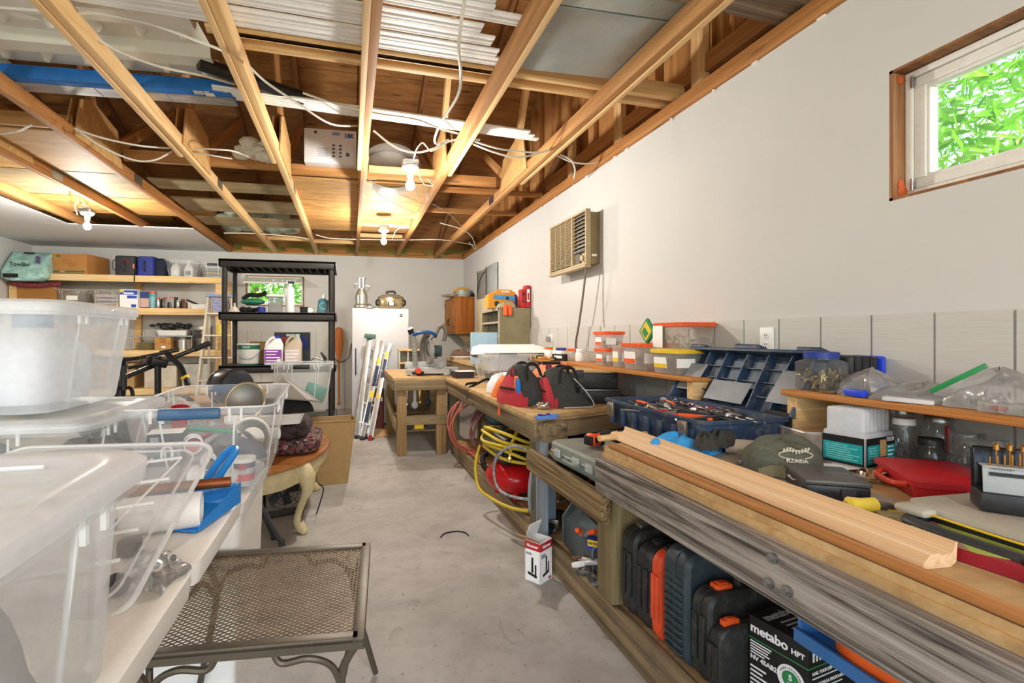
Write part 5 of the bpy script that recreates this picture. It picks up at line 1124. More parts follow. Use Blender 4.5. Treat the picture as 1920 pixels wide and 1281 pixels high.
s = S(); s.ball((.03, -.06, .04), .05, (1.4, .9, .6)); s.done('yellow_lining', pm('mustard_fabric', '#c9b32a', .85), t); s = S(); s.tube(catmull([(.05, -.10, .01), (.04, -.11, .06), (.08, -.06, .11), (.12, .0, .10), (.15, .02, .05)], 5), .014, 8); s.done('yellow_strap', pm('mustard_fabric', '#c9b32a', .85), t)
s = S(); s.ball((.1, .03, .06), .06, (1.2, 1, .7)); s.done('pouch_body', fabb, t)
# ================================================================== under the benches
Z0 = .137
def power_case(label, x, y, w, d, h, rz, mat, latchm, ribs=0, group=None, z=Z0, hand=True):
    """hard case standing on its long edge: thin along Y, tall along Z"""
    t = thing('power_tool_case', label, 'tool case', (x, y, z), rz, group)
    s = S(); s.m = Matrix.Rotation(PI / 2, 4, 'X') @ Matrix.Translation((0, h / 2, -d / 2))
    s.loft([rr(w * .94, h * .94, .04, 5), rr(w, h, .05, 5, z=d * .12), rr(w, h, .05, 5, z=d * .46), rr(w * 1.015, h * 1.01, .05, 5, z=d * .47), rr(w * 1.015, h * 1.01, .05, 5, z=d * .53), rr(w, h, .05, 5, z=d * .54), rr(w, h, .05, 5, z=d * .88), rr(w * .94, h * .94, .04, 5, z=d)]); s.done('case_shell', mat, t, smooth=35)
    s = S()
    for k in range(ribs): s.box((-w / 2 - .002, 0, h * (.12 if k < 4 else .38) + (k % 4 if k < 4 else k - 4) * .022), (.014, d * .72, .008), bev=.003)
    for k in range(2 if not ribs else 0): s.box((-w / 2 - .003, d * (.2 - .4 * k), h * .5), (.012, .018, h * .5), bev=.004)
    s.done('side_ribs', mat, t)
    for xx in (-.32, .32):
        s = S(); s.box((xx * w, 0, h + .004), (.055, d * .42, .018), bev=.004); s.box((xx * w, -.0, h + .013), (.03, d * .3, .006), bev=.002); s.done('latch', latchm, t)
    if hand:
        s = S(); s.tube(catmull([(-.075, 0, h - .004), (-.07, 0, h + .035), (0, 0, h + .042), (.07, 0, h + .035), (.075, 0, h - .004)], 5), .011, 8); s.done('handle', mat, t)
    return t
m_pc = pm('black_case_plastic', '#262725', .5, dirt=.25); m_pcb = pm('slate_case_plastic', '#2e3c42', .48, dirt=.25)
power_case('black power tool case with a steel latch, next to the bench post', 1.175, 1.67, .40, .085, .315, .06, m_pc, steel, group=None)
power_case('black power tool case, second behind the orange sided one', 1.18, 1.578, .40, .085, .29, .06, m_pc, pm('dark_latch', '#3a3b3b', .4, .5))
t = power_case('orange sided slim case squeezed between the black and slate cases', 1.16, 1.503, .36, .05, .30, .06, pm('case_orange', '#dc4f27', .45), blk, hand=False)
power_case('large slate blue ribbed power tool case in the middle of the shelf', 1.20, 1.41, .44, .115, .345, .06, m_pcb, blk, 11)
power_case('black case with bright orange latches beside the slate blue case', 1.20, 1.305, .42, .075, .27, .06, m_pc, orange)
power_case('small black case with an orange latch in front of the black printed carton', 1.14, 1.243, .30, .045, .20, .06, m_pc, orange, hand=False)
# black nailer carton
t = carton('tool_carton', 'black tool carton with white lettering and a green line under the near bench', 1.265, 1.165, Z0, .34, .16, .235, .20, pm('carton_black', '#1b1b1a', .5, var=.04))
gl = pm('green_line', '#2f8a4e', .5)
s = S(); s.box((-.1705, 0, .176), (.0012, .16, .003)); s.done('green_line', gl, t)
R1 = (PI / 2, 0, -PI / 2)
txt(t, 'metabo', (-.1712, .074, .205), R1, .034, inkw, bold=.001); txt(t, 'HPT', (-.1712, -.038, .200), R1, .019, inkw, bold=.0006)
txt(t, 'NV 45AB2', (-.1712, .074, .125), R1, .017, inkw, bold=.0006)
for k, w in enumerate((.06, .055, .05, .055, .04)): 
    s = S(); s.box((-.1712, .074 - w / 2, .168 - k * .0075), (.001, w, .0035)); s.done('small_print', inkw, t)
for k, w in enumerate((.045, .035, .05, .035, .045, .035)):
    s = S(); s.box((-.1712, .074 - w / 2, .10 - k * .012), (.001, w, .005)); s.done('small_print', inkw, t)
s = S(); s.m = Matrix.Translation((-.1712, -.038, .125)) @ Matrix.Rotation(-PI / 2, 4, 'Y'); s.cyl((0, 0, 0), (0, 0, .0012), .036, n=32); s.done('round_badge', inkw, t)
s = S(); s.m = Matrix.Translation((-.1725, -.038, .125)) @ Matrix.Rotation(-PI / 2, 4, 'Y'); s.cyl((0, 0, 0), (0, 0, .0012), .022, n=28); s.done('green_badge', gl, t)
txt(t, '5', (-.1742, -.038, .130), R1, .020, inkw, al='CENTER', bold=.0006); txt(t, 'YEAR', (-.1742, -.038, .115), R1, .007, inkw, al='CENTER')
for i, ch in enumerate('PROFESSIONAL'):
    a = math.radians(160 - i * 12.6); txt(t, ch, (-.1732, -.038 + .028 * math.cos(a) * -1 * -1, .125 + .028 * math.sin(a)), (PI / 2, (a - PI / 2) * -1, -PI / 2), .0075, inkb, al='CENTER')
s = S(); s.box((0, -.0805, .176), (.34, .0012, .003)); s.done('green_line', gl, t)
R2 = (PI / 2, 0, 0)
txt(t, 'metabo', (-.155, -.0812, .205), R2, .046, inkw, bold=.0012); txt(t, 'HPT', (.01, -.0812, .203), R2, .026, inkw, bold=.0008)
for k, (w, h, ln) in enumerate(((.16, .160, 'NAIL YOUR DEPTH PLACEMENT'), (.15, .130, 'AJUSTE DE LA PROFONDEUR'), (.15, .100, 'AJUSTA LA PROFUNDIDAD'))):
    txt(t, ln, (-.155, -.0812, h), R2, .011, inkw, bold=.0003)
    s = S(); s.box((-.155 + w / 2 * .8, -.0812, h - .012), (w * .8, .001, .003)); s.done('small_print', inkw, t)
txt(t, 'metabo HPT', (-.155, .045, .2362), (0, 0, -.0), .036, pm('worn_white', '#a7a7a4', .6), bold=.0008); txt(t, 'NV 45AB2', (-.10, -.05, .2362), (0, 0, 0), .022, pm('worn_white', '#a7a7a4', .6))
for k in range(3):
    s = S(); s.box((-.05, .015 - k * .015, .2358), (.16, .005, .001)); s.done('small_print', pm('worn_white', '#a7a7a4', .6), t)
# blue shelf bin with straps
t = thing('blue_crate', 'blue painted crate of straps under the front of the near bench', 'crate', (1.20, .68, .462), .0)
mb = pm('crate_blue', '#3572b5', .45, dirt=.15)
s = S(); s.box((0, 0, .006), (.42, .56, .012)); s.box((0, .278, .07), (.42, .008, .14)); s.box((.206, 0, .07), (.008, .56, .14)); s.done('crate_panel', mb, t, smooth=0)
s = S(); s.box((-.214, 0, .009), (.012, .57, .03), bev=.003); s.done('crate_lip', mb, t)
for yy in (-.26, .27):
    s = S(); s.box((.2, yy, -.162), (.012, .012, .325)); s.done('crate_leg', mb, t)
def coil(name, label, x, y, z, r, w, mat, n=3, rz=0, tilt=0, cat='strap', sq=1):
    t = thing(name, label, cat, (x, y, z), 0, None, rot=(tilt, 0, rz))
    s = S(); P = [(math.cos(a) * (r - .002 * a), math.sin(a) * (r - .002 * a) * sq, 0) for a in [2 * PI * k / 24 for k in range(24 * n)]]
    s.loft([[(x_, y_, 0), (x_ * .985, y_ * .985, 0), (x_ * .985, y_ * .985, w), (x_, y_, w)] for x_, y_, _ in P]); s.done('webbing', mat, t, smooth=60); return t
t = coil('ratchet_strap', 'coiled bright orange ratchet strap in the blue crate', 1.08, .80, .475, .085, .045, pm('strap_orange', '#f0641e', .7), 3, .2, 0, sq=1.5)
s = S(); s.box((-.01, .01, .055), (.05, .10, .025), (.2, 0, .3), bev=.006); s.cyl((-.03, -.01, .07), (.03, .02, .07), .01, n=10); s.done('ratchet_buckle', steel, t)
s = S(); s.tube(catmull([(-.05, .09, .05), (-.06, .02, .075), (-.01, -.06, .07)], 5), .01, 8); s.done('grip', blk, t)
t = coil('ratchet_strap', 'coiled grey ratchet strap with a red buckle at the bottom right of the picture', 1.09, .60, .475, .095, .05, pm('strap_grey', '#a9a6a0', .8), 3, .1, 0, sq=1.3)
s = S(); s.tube(catmull([(-.06, .06, .055), (-.07, -.02, .065), (0, -.07, .06), (.05, -.02, .06)], 5), .008, 8); s.done('hook', blk, t); s = S(); s.box((0, .02, .05), (.06, .06, .03), (.2, 0, .3), bev=.008); s.done('red_buckle', red, t)
cloth('navy_cloth', (1.30, .66, .475), .12, .16, .08, pm('dark_navy_cloth', '#1f2430', .9), 'dark navy cloth heap at the back of the blue crate', 'cloth', 55)
# printed white red carton on the floor
t = carton('printed_carton', 'tall white and red printed carton with open flaps standing on the floor', .868, 2.262, 0, .10, .085, .19, .62, paper, [(0, 1, -.35), (-1, 0, -1.0)], fl=.9)
for f in [o for o in kids(t) if o.name.startswith('flap')][1:]: f.data.materials[0] = card
rd = pm('hoover_red', '#b3262e', .5)
label_on(t, 0, -.0432, .168, .10, .036, rd, name='red_header'); label_on(t, -.0508, 0, .168, .085, .036, rd, '-X', name='red_header')
txt(t, 'Hoover', (0, -.0445, .168), (PI / 2, 0, 0), .022, inkw, al='CENTER', bold=.0006); txt(t, 'Hoover', (-.0522, 0, .168), R1, .020, inkw, al='CENTER', bold=.0006)
def vac(t, x, z, face):
    s = S()
    if face == '-Y': s.box((x, -.0438, z), (.010, .001, .07)); s.box((x + .018, -.0438, z - .02), (.008, .001, .05)); s.box((x - .005, -.0438, z - .045), (.05, .001, .012), (0, -.2, 0))
    else: s.box((-.0514, x, z), (.001, .010, .07)); s.box((-.0514, x - .018, z - .02), (.001, .008, .05)); s.box((-.0514, x, z - .045), (.001, .05, .012), (.2, 0, 0))
    s.done('pictured_vacuum', inkb, t, smooth=0)
vac(t, .0, .085, '-Y'); vac(t, 0, .08, '-X')
label_on(t, .03, -.0436, .012, .022, .01, rd); label_on(t, -.025, -.0436, .125, .035, .018, pm('lightgrey_print', '#9a9a9e', .6)); label_on(t, -.0512, .02, .13, .03, .01, pm('lightgrey_print', '#9a9a9e', .6), '-X')
# grey steel toolbox with gable end
t = thing('steel_toolbox', 'old grey steel toolbox with sloped ends under the bench', 'toolbox', (1.10, 2.10, Z0), -.12)
pr = [(-.11, 0), (.11, 0), (.11, .13), (.06, .20), (-.06, .20), (-.11, .13)]
s = S(); s.m = Matrix.Rotation(PI / 2, 4, 'Z'); s.loft([[(x, y, z) for y, z in pr] for x in (-.20, .20)]); s.done('steel_shell', pm('worn_grey_steel', '#5d6a70', .5, .4, dirt=.6, vs=6), t, smooth=0)
s = S(); s.m = Matrix.Rotation(PI / 2, 4, 'Z'); s.tube([(-.204, y, z) for y, z in pr], .005, 6, closed=True); s.tube([(.204, y, z) for y, z in pr], .005, 6, closed=True); s.done('folded_edge', pm('worn_grey_steel2', '#77807f', .5, .5), t)
s = S(); s.tube(catmull([(0, -.08, .2), (0, -.07, .225), (0, .07, .225), (0, .08, .2)], 4), .006, 8); s.done('handle', steel, t)
# heap of clamps and squares in front of it
def clampf(label, x, y, z, rz, hm, tilt=0):
    t = thing('spring_clamp', label, 'clamp', (x, y, z), 0, 'clamps under the bench', rot=(0, tilt, rz))
    for k in (-1, 1):
        s = S(); s.tube(catmull([(-.07, k * .03, 0), (-.02, k * .012, 0), (.02, k * .014, 0), (.055, k * .003, 0)], 5), [.009] * 16, 8); s.done('clamp_jaw', pm('silver_grey', '#b5b8ba', .4, .4), t)
        s = S(); s.tube([(-.085, k * .037, 0), (-.07, k * .030, 0), (-.035, k * .018, 0)], [.009, .012, .011], 8); s.done('grip', hm, t)
    return t
clampf('spring clamp with orange grips, upper one in front of the steel toolbox', .97, 1.99, Z0 + .17, 1.2, orange, .5)
clampf('silver spring clamp at the centre of the tool heap on the platform', .97, 1.90, Z0 + .09, -.9, pm('pale_grip', '#d3d3d0', .5), -.3)
t = thing('tape_measure', 'yellow and blue tape measure on the tool heap beside the post', 'tape measure', (.985, 1.925, Z0 + .125), -.75)
s = S(); s.box((0, 0, .025), (.07, .04, .05), bev=.014, seg=3); s.done('shell', pm('tape_blue', '#2c3fb0', .4), t); s = S(); s.box((0, -.0205, .034), (.05, .003, .026), bev=.002); s.done('yellow_face', yellow, t); txt(t, 'RETRO', (0, -.0228, .034), (PI / 2, 0, 0), .013, inkb, al='CENTER', bold=.0004)
t = thing('try_square', 'rusty steel rule lying slanted on the kerb', 'rule', (.965, 1.985, Z0 + .075), .35, None, rot=(0, .15, .35)); s = S(); s.box((0, 0, 0), (.13, .022, .004)); s.done('blade', pm('rusty_steel', '#8a6a50', .6, .4), t)
t = thing('try_square', 'aluminium rule sticking out over the kerb beside the post', 'rule', (1.0, 1.865, Z0 + .03), .6, None, rot=(0, .05, .45)); s = S(); s.box((0, 0, 0), (.16, .022, .003)); s.done('blade', alu, t)
t = thing('hammer', 'hammer with a dark steel head leaning on the tool heap', 'hammer', (1.05, 1.93, Z0 + .10), 0, None, rot=(0, .6, -1.0)); s = S(); s.cyl((0, 0, 0), (.20, 0, 0), .012, n=10); s.done('handle', dgray, t); s = S(); s.cyl((.2, -.045, 0), (.2, .045, 0), .016, n=12); s.done('head', steel, t)
lumps('scrap_metal_heap', (1.0, 1.91, Z0 + .045), (.14, .12, .05), pm('dirty_steel', '#6f6b64', .5, .6, var=.4, vs=30), 'heap of dirty metal brackets on the platform beside the post', 'metal parts', 22, 17, .025)
t = thing('heat_gun', 'red and black rounded power tool behind the grey-blue post', 'power tool', (1.22, 2.30, .40), .2)
s = S(); s.ball((0, 0, 0), .07, (1.5, .9, .8), 18); s.done('red_housing', pm('tool_red', '#9c1f2c', .35), t); s = S(); s.ball((-.07, -.01, -.01), .055, (1, .9, .9), 14); s.done('black_nose', blk, t); s = S(); s.cyl((-.1, 0, -.02), (-.28, -.02, -.03), .006, n=8); s.done('rod', steel, t)
t = carton('storage_crate_dark', 'dark crate supporting the red power tool behind the toolbox', 1.36, 2.42, Z0, .3, .28, .19, 0, dgray)
# air compressor
t = thing('air_compressor', 'red pancake air compressor with black motor shroud under the middle bench', 'air compressor', (1.03, 3.08, Z0))
s = S(); s.lathe([(0, .03), (.10, .035), (.165, .06), (.19, .10), (.195, .125), (.19, .15), (.165, .19), (.10, .215), (0, .22)], 36); s.done('tank', pm('gloss_red', '#c2141c', .22), t)
for a in (.6, 2.6, 4.4):
    s = S(); s.cyl((.12 * math.cos(a), .12 * math.sin(a), 0), (.12 * math.cos(a), .12 * math.sin(a), .06), .02, n=12); s.done('foot', pm('gloss_red', '#c2141c', .22), t)
s = S(); s.box((0, 0, .30), (.26, .28, .17), bev=.03, seg=3); s.done('motor_shroud', blk, t)
for k in range(7):
    s = S(); s.box((-.131, .04, .25 + k * .016), (.008, .12, .006)); s.done('vent_slat', pm('slat_grey', '#8a9196', .4), t)
s = S(); s.box((-.132, -.08, .30), (.004, .10, .06)); s.done('blue_label', pm('label_navy', '#2a3a6a', .5), t)
s = S(); s.tube(catmull([(-.1, .0, .385), (-.09, .0, .43), (.09, .0, .43), (.1, .0, .385)], 5), .012, 8); s.done('carry_handle', blk, t)
# hoses
def hose(label, pts, r, mat, closed=False, name='air_hose', grp=None, k=8):
    s = S(); s.tube(catmull(pts, k, closed), r, 8, closed=closed); return tag(s.done(name, mat, smooth=60), label, 'hose', grp)
my = pm('yellow_hose', '#c9b028', .45); mr = pm('salmon_hose', '#b3604c', .5); mp = pm('mauve_hose', '#8a5a58', .5); mg = pm('grey_hose', '#8f9aa0', .45)
random.seed(41)
pts = []
for k in range(40):
    a = k * 2 * PI / 8; pts.append((1.03 + math.cos(a) * (.215 + .012 * math.sin(k)), 3.05 + math.sin(a) * (.26 + .014 * math.cos(k * 1.7)), Z0 + .235 + .0042 * k + .012 * math.sin(k * 2.1) - .05 * math.cos(a)))
hose('yellow air hose coiled around the compressor shroud', pts, .010, my)
hose('loose yellow hose loop hanging in front of the red tank', [(.84, 3.26, .42), (.80, 3.22, .30), (.80, 3.14, .18), (.84, 2.98, .155), (.90, 2.80, .155), (.98, 2.70, .16)], .010, my)
hose('short yellow hose with a brass fitting beside the compressor shroud', [(1.03, 2.98, .60), (.98, 2.92, .56), (.93, 2.86, .50), (.915, 2.84, .455)], .011, my)
s = S(); s.cyl((.915, 2.84, .455), (.905, 2.835, .41), .010, n=12); s.cyl((.91, 2.838, .435), (.908, 2.836, .425), .014, n=6); tag(s.done('hose_fitting', pm('brass', '#b49a5c', .3, .9)), 'brass quick connector on the short yellow hose', 'fitting')
for j, (m, R0, cx, lb) in enumerate(((mr, .24, 0, 'salmon red air hose coiled and hung under the middle bench, outer coil'), (mp, .20, -.20, 'mauve air hose coil hanging beside the salmon one'))):
    pts = []
    for k in range(33):
        a = k * 2 * PI / 8 + .4; q_ = 1 + .10 * math.sin(k * 1.3 + j); pts.append((1.05 - cx * .5 + math.cos(a) * R0 * q_ * .95, 4.30 + cx - .004 * k + .03 * math.sin(k * .9), .385 + math.sin(a) * R0 * q_ * .92 - .006 * (k % 5)))
    hose(lb, pts, .0085, m)
hose('loose salmon hose tail lying along the kerb', [(1.0, 4.40, .20), (.99, 4.2, .165), (.985, 3.9, .17), (1.0, 3.7, .18)], .0085, mr)
pts = []
for k in range(28):
    a = k * 2 * PI / 8; pts.append((.99 + .003 * k + .02 * math.sin(k) + .05 * math.cos(a), 2.66 + math.cos(a) * .09, .33 + math.sin(a) * .17))
hose('grey blue hose coil beside the painted post', pts, .010, mg)
hose('black and white flexible hose looping in front of the red tank', [(.98, 2.60, .50), (.90, 2.70, .53), (.84, 2.82, .46), (.82, 2.86, .36), (.83, 2.80, .27), (.88, 2.70, .25), (.95, 2.6, .26)], .0085, pm('striped_hose', '#8e8f94', .5, var=.6, vs=60))
lumps('wrapped_cable_bundle', (1.03, 2.66, .26), (.05, .07, .16), pm('silver_tape', '#b9bdc2', .35, .4, var=.3, vs=30), 'bundle of silver wrapped fittings hanging by the grey hose coil', 'cable bundle', 20, 61, .03)
t = thing('hose_reel_grip', 'black rubber handle with chrome fitting lying on the kerb', 'fitting', (.975, 3.62, Z0 + .02)); s = S(); s.tube(catmull([(.02, .05, .10), (-.02, .0, .10), (-.03, -.06, .05), (-.01, -.10, .02)], 5), .02, 10); s.done('rubber_grip', rubber, t); s = S(); s.tube([(-.0, -.10, .02), (.01, -.17, .03), (.02, -.22, .02)], [.016, .02, .012], 10); s.done('chrome_fitting', chrome, t)
t = thing('green_tool_case', 'grey green tool case standing behind the salmon hose', 'tool case', (1.22, 4.12, Z0), .1); s = S(); s.box((0, 0, .13), (.16, .40, .26), bev=.03, seg=3); s.done('case_shell', pm('grey_green', '#5f7068', .5), t)
for k in range(3):
    s = S(); s.box((-.084, 0, .10 + k * .04), (.006, .22, .012), bev=.003); s.done('rib', pm('pale_green_rib', '#93a39a', .5), t)
t = thing('circular_saw', 'teal and black power tool behind the salmon hose coil', 'power tool', (1.20, 4.10, Z0 + .265), .3); s = S(); s.ball((0, 0, .09), .09, (1, 1.3, 1), 16); s.done('motor_housing', pm('tool_teal', '#3f7480', .45), t); s = S(); s.tube(catmull([(0, -.12, .08), (0, -.1, .18), (0, .04, .2), (0, .12, .1)], 5), .018, 8); s.done('handle', blk, t)
t = thing('air_nailer', 'chrome and black staple gun lying on the platform end by the kerb', 'nail gun', (1.06, 2.52, Z0 + .01), -.6); s = S(); s.box((0, 0, .03), (.07, .17, .05), bev=.006); s.done('magazine', pm('dull_chrome', '#77736c', .35, .7), t); s = S(); s.box((-.01, -.12, .02), (.05, .08, .03), bev=.01); s.done('nose', rubber, t)
s = S(); s.lathe([(.11, 0), (.14, 0), (.14, .03), (.11, .03), (.11, 0)], 28); o = s.done('black_tube_ring', rubber, loc=(1.45, 1.75, Z0 + .002)); tag(o, 'black rubber ring on the platform behind the bench post', 'ring')
lumps('dark_storage_heap', (1.6, 1.75, .30), (.22, .5, .28), pm('dark_bag_heap', '#35322e', .9, var=.3), 'dark covered bundle at the back under the near bench', 'bundle', 30, 77, .12)
lumps('dark_storage_heap', (1.55, 3.5, .32), (.3, 1.0, .3), pm('dark_bag_heap', '#35322e', .9, var=.3), 'dark heap of tools at the back under the middle bench', 'bundle', 50, 78, .12)
s = S(); P = catmull([(.50, 2.83, .004), (.53, 2.88, .004), (.60, 2.90, .004), (.65, 2.87, .004), (.66, 2.82, .004)], 5); s.tube(P, .0035, 6); tag(s.done('wire_scrap', rubber), 'bent scrap of black wire lying on the concrete', 'wire')
# ================================================================== far end of the room
# ---- mitre saw bench
t = thing('workbench', 'small timber bench carrying the mitre saw, standing free in the aisle', 'workbench', (.66, 5.43, 0))
s = S(); s.box((0, 0, .735), (.54, 1.26, .03), bev=.003); s.done('worktop', w_ply, t)
beam('front_beam', (-.26, -.635, .675), (.27, -.635, .675), .04, .09, w_bench, t); beam('side_beam', (-.255, -.61, .675), (-.255, .62, .675), .035, .09, w_bench, t)
for x, y in ((-.18, -.56), (.20, -.56), (-.2, .56), (.2, .56)):
    s = S(); s.box((x, y, .315), (.09, .09, .63), bev=.004); s.done('leg', wood('bench_leg', '#7c6440', '#b8986a', '#9c7f54', .5, axis='Z', bs=.4), t)
beam('stretcher', (-.16, -.60, .34), (.25, -.60, .34), .03, .09, w_bench, t); beam('stretcher', (-.245, -.6, .30), (-.245, .5, .42), .03, .09, w_bench, t); beam('stretcher', (-.16, .5, .30), (.25, .5, .30), .03, .09, w_bench, t)
s = S(); s.box((0, 0, .22), (.36, 1.0, .015)); s.done('lower_shelf', w_bench, t)
for k in range(5):
    x = .52 + k * .07; t = thing('hanging_tool', ['grey clamp hanging under the saw bench, first from the leg', 'thin steel bar hanging under the saw bench behind the leg', 'white handled tool hanging under the saw bench', 'brass coloured fitting hanging under the saw bench', 'dark pliers hanging last in the row under the saw bench'][k], 'tool', (x, 5.3 + .1 * (k % 2), .45))
    s = S(); s.box((0, 0, .06), (.03, .02, .26 - .02 * k), bev=.004); s.ball((0, 0, -.05 + .01 * k), .035, (1, .6, 1.2), 10); s.done('tool_body', [pm('tool_grey', '#7f8078', .5, .5), steel, whitep, pm('brass', '#b49a5c', .3, .9), dgray][k], t)
for k, (x, c_, lb) in enumerate(((.55, pm('tin_black', '#232020', .5), 'black tin on the lower shelf of the saw bench'), (.66, yellow, 'yellow topped tin on the lower shelf of the saw bench'), (.77, dgray, 'dark square box on the lower shelf of the saw bench'))):
    carton('shelf_tin', lb, x, 5.0, .228, .09, .09, .10, 0, c_, cat='tin')
# ---- mitre saw
ZT = .751
t = thing('mitre_saw', 'grey sliding mitre saw with blue handle and ribbed dust hose on the small bench', 'mitre saw', (.76, 5.15, ZT), .1)
mg2 = pm('saw_grey', '#b4b5b2', .45, .2); mgd = pm('saw_dark_grey', '#6a675f', .5, .3)
s = S(); s.prism([(-.20, -.16), (.20, -.16), (.24, -.10), (.16, .08), (-.16, .08), (-.24, -.10)], .02, .06); s.box((-.17, -.15, .015), (.06, .05, .03), bev=.004); s.box((.17, -.15, .015), (.06, .05, .03), bev=.004); s.cyl((0, -.02, .06), (0, -.02, .075), .14, n=28); s.done('saw_base', mg2, t, smooth=30)
s = S(); s.box((0, .06, .095), (.42, .02, .07), bev=.004); s.prism([(.20, -.0), (.34, -.02), (.34, .05), (.20, .06)], .03, .07); s.done('fence', mg2, t)
s = S(); s.cyl((-.13, -.16, .05), (-.13, -.21, .05), .028, n=14); s.done('red_mitre_knob', pm('saw_red', '#d8432e', .4), t); s = S(); s.box((-.13, -.17, .03), (.12, .05, .03), bev=.008); s.done('knob_bracket', blk, t)
s = S(); s.tube(catmull([(.02, .10, .06), (.0, .14, .2), (0, .10, .34), (.02, .02, .42)], 5), .035, 12); s.done('arm', mgd, t)
s = S(); s.m = Matrix.Translation((.03, -.01, .24)) @ Matrix.Rotation(PI / 2, 4, 'Y') @ Matrix.Rotation(.2, 4, 'Z'); s.cyl((0, 0, -.02), (0, 0, .02), .13, n=32); s.done('blade_guard', pm('guard_grey', '#8f8f8c', .45, .3), t)
s = S(); s.m = Matrix.Translation((.03, -.01, .24)) @ Matrix.Rotation(PI / 2, 4, 'Y'); s.cyl((0, 0, .02), (0, 0, .12), .06, n=20); s.done('motor', pm('saw_teal_dark', '#2c4148', .45), t)
s = S(); s.tube(catmull([(.10, -.02, .40), (.02, -.06, .43), (-.08, -.05, .425), (-.14, .0, .40)], 5), .018, 10); s.done('blue_handle', pm('saw_blue', '#1f4f94', .4), t)
s = S(); s.tube(catmull([(.10, .04, .38), (.14, .06, .46), (.18, .04, .50), (.22, .04, .44), (.20, .05, .34)], 5), .022, 10); s.done('rear_arm', mgd, t)
P = catmull([(-.15, .02, .44), (-.13, .0, .34), (-.12, .0, .2), (-.11, .02, .10)], 12); s = S(); s.tube(P, [.024 + .004 * (i % 2) for i in range(len(P))], 12); s.done('ribbed_dust_hose', pm('hose_grey', '#8d8d87', .6), t, smooth=20)
s = S(); s.cyl((-.15, .02, .42), (-.17, .0, .47), .03, n=14); s.done('hose_cap', blk, t)
s = S(); s.tube(catmull([(.06, -.05, .38), (-.02, -.09, .30), (.0, -.10, .2), (.08, -.08, .17), (.12, -.02, .22)], 6), .006, 6); s.done('cord', blk, t)
# ---- refrigerator
t = thing('refrigerator', 'white upright refrigerator against the far wall with small appliances on top', 'refrigerator', (.38, 6.90, 0))
s = S(); s.box((0, .03, .755), (.72, .64, 1.49), bev=.012); s.done('refrigerator_body', pm('fridge_side', '#c9c9c6', .5, var=.03), t)
s = S(); s.box((0, -.325, .76), (.72, .06, 1.46), bev=.015); s.done('refrigerator_door', pm('fridge_white', '#bfc0c4', .38, var=.02), t)
s = S(); s.box((-.315, -.36, .82), (.015, .012, .34), bev=.004); s.done('dark_handle', dgray, t)
s = S(); s.box((.26, -.358, 1.41), (.03, .006, .035), bev=.002); s.done('brand_badge', blk, t); s = S(); s.box((.26, -.362, 1.412), (.014, .003, .012)); s.done('badge_mark', inkw, t)
ZF = 1.502
t = thing('juicer', 'steel juicer with a twin spout on the refrigerator', 'juicer', (.14, 6.72, ZF), 0, None, None, 1.3)
s = S(); s.lathe([(.06, 0), (.075, .01), (.075, .03), (.06, .045), (.06, .13), (.055, .15), (.035, .185), (.032, .2)], 22, cap0=True, cap1=True); s.done('juicer_body', pm('brushed_steel', '#a6a49c', .35, .8), t)
for x in (-.018, .02):
    s = S(); s.cyl((x, 0, .19), (x, 0, .30), .016, n=14); s.cyl((x, 0, .295), (x, 0, .305), .024, n=14); s.done('chute', steel, t)
s = S(); s.tube(catmull([(-.055, 0, .2), (-.075, 0, .24), (-.04, 0, .25)], 4), .005, 6); s.tube(catmull([(.055, 0, .17), (.085, 0, .22), (.04, 0, .23)], 4), .005, 6); s.done('clamp_arms', steel, t)
t = thing('pan_lid', 'flat steel lid lying between the juicer and the slow cooker', 'lid', (.24, 6.68, ZF)); s = S(); s.lathe([(0, .03), (.02, .032), (.08, .022), (.085, .012), (.085, .002), (0, .001)], 24); s.done('lid_disc', pm('brushed_steel', '#a6a49c', .35, .8), t); s = S(); s.tube(catmull([(-.03, 0, .028), (0, 0, .06), (.03, 0, .028)], 4), .006, 6); s.done('handle', blk, t)
t = thing('slow_cooker', 'oval steel slow cooker with a glass lid and dark handles on the refrigerator', 'slow cooker', (.52, 6.72, ZF))
s = S(); s.lathe([(.13, 0), (.155, .012), (.165, .03), (.165, .14), (.16, .145)], 32, cap0=True, cap1=True, sy=.75); s.done('cooker_body', pm('warm_steel', '#b9a983', .28, .85), t)
s = S(); s.lathe([(.17, .145), (.172, .152), (.12, .18), (.05, .195), (0, .197)], 32, sy=.75); s.done('glass_lid', pm('lid_glass_steel', '#9b9789', .2, .6), t)
s = S(); s.tube(catmull([(-.06, 0, .2), (-.04, 0, .222), (.04, 0, .226), (.06, 0, .198)], 5), .014, 8); s.done('lid_knob', blk, t)
for sx in (-1, 1):
    s = S(); s.tube(catmull([(sx * .155, -.02, .12), (sx * .185, -.01, .10), (sx * .185, .01, .06), (sx * .158, 0, .04)], 5), .014, 8); s.done('side_handle', blk, t)
s = S(); s.box((0, -.127, .06), (.085, .012, .06), bev=.004); s.done('control_panel', blk, t); s = S(); s.box((0, -.134, .06), (.055, .004, .045)); s.done('dial_plate', paper, t)
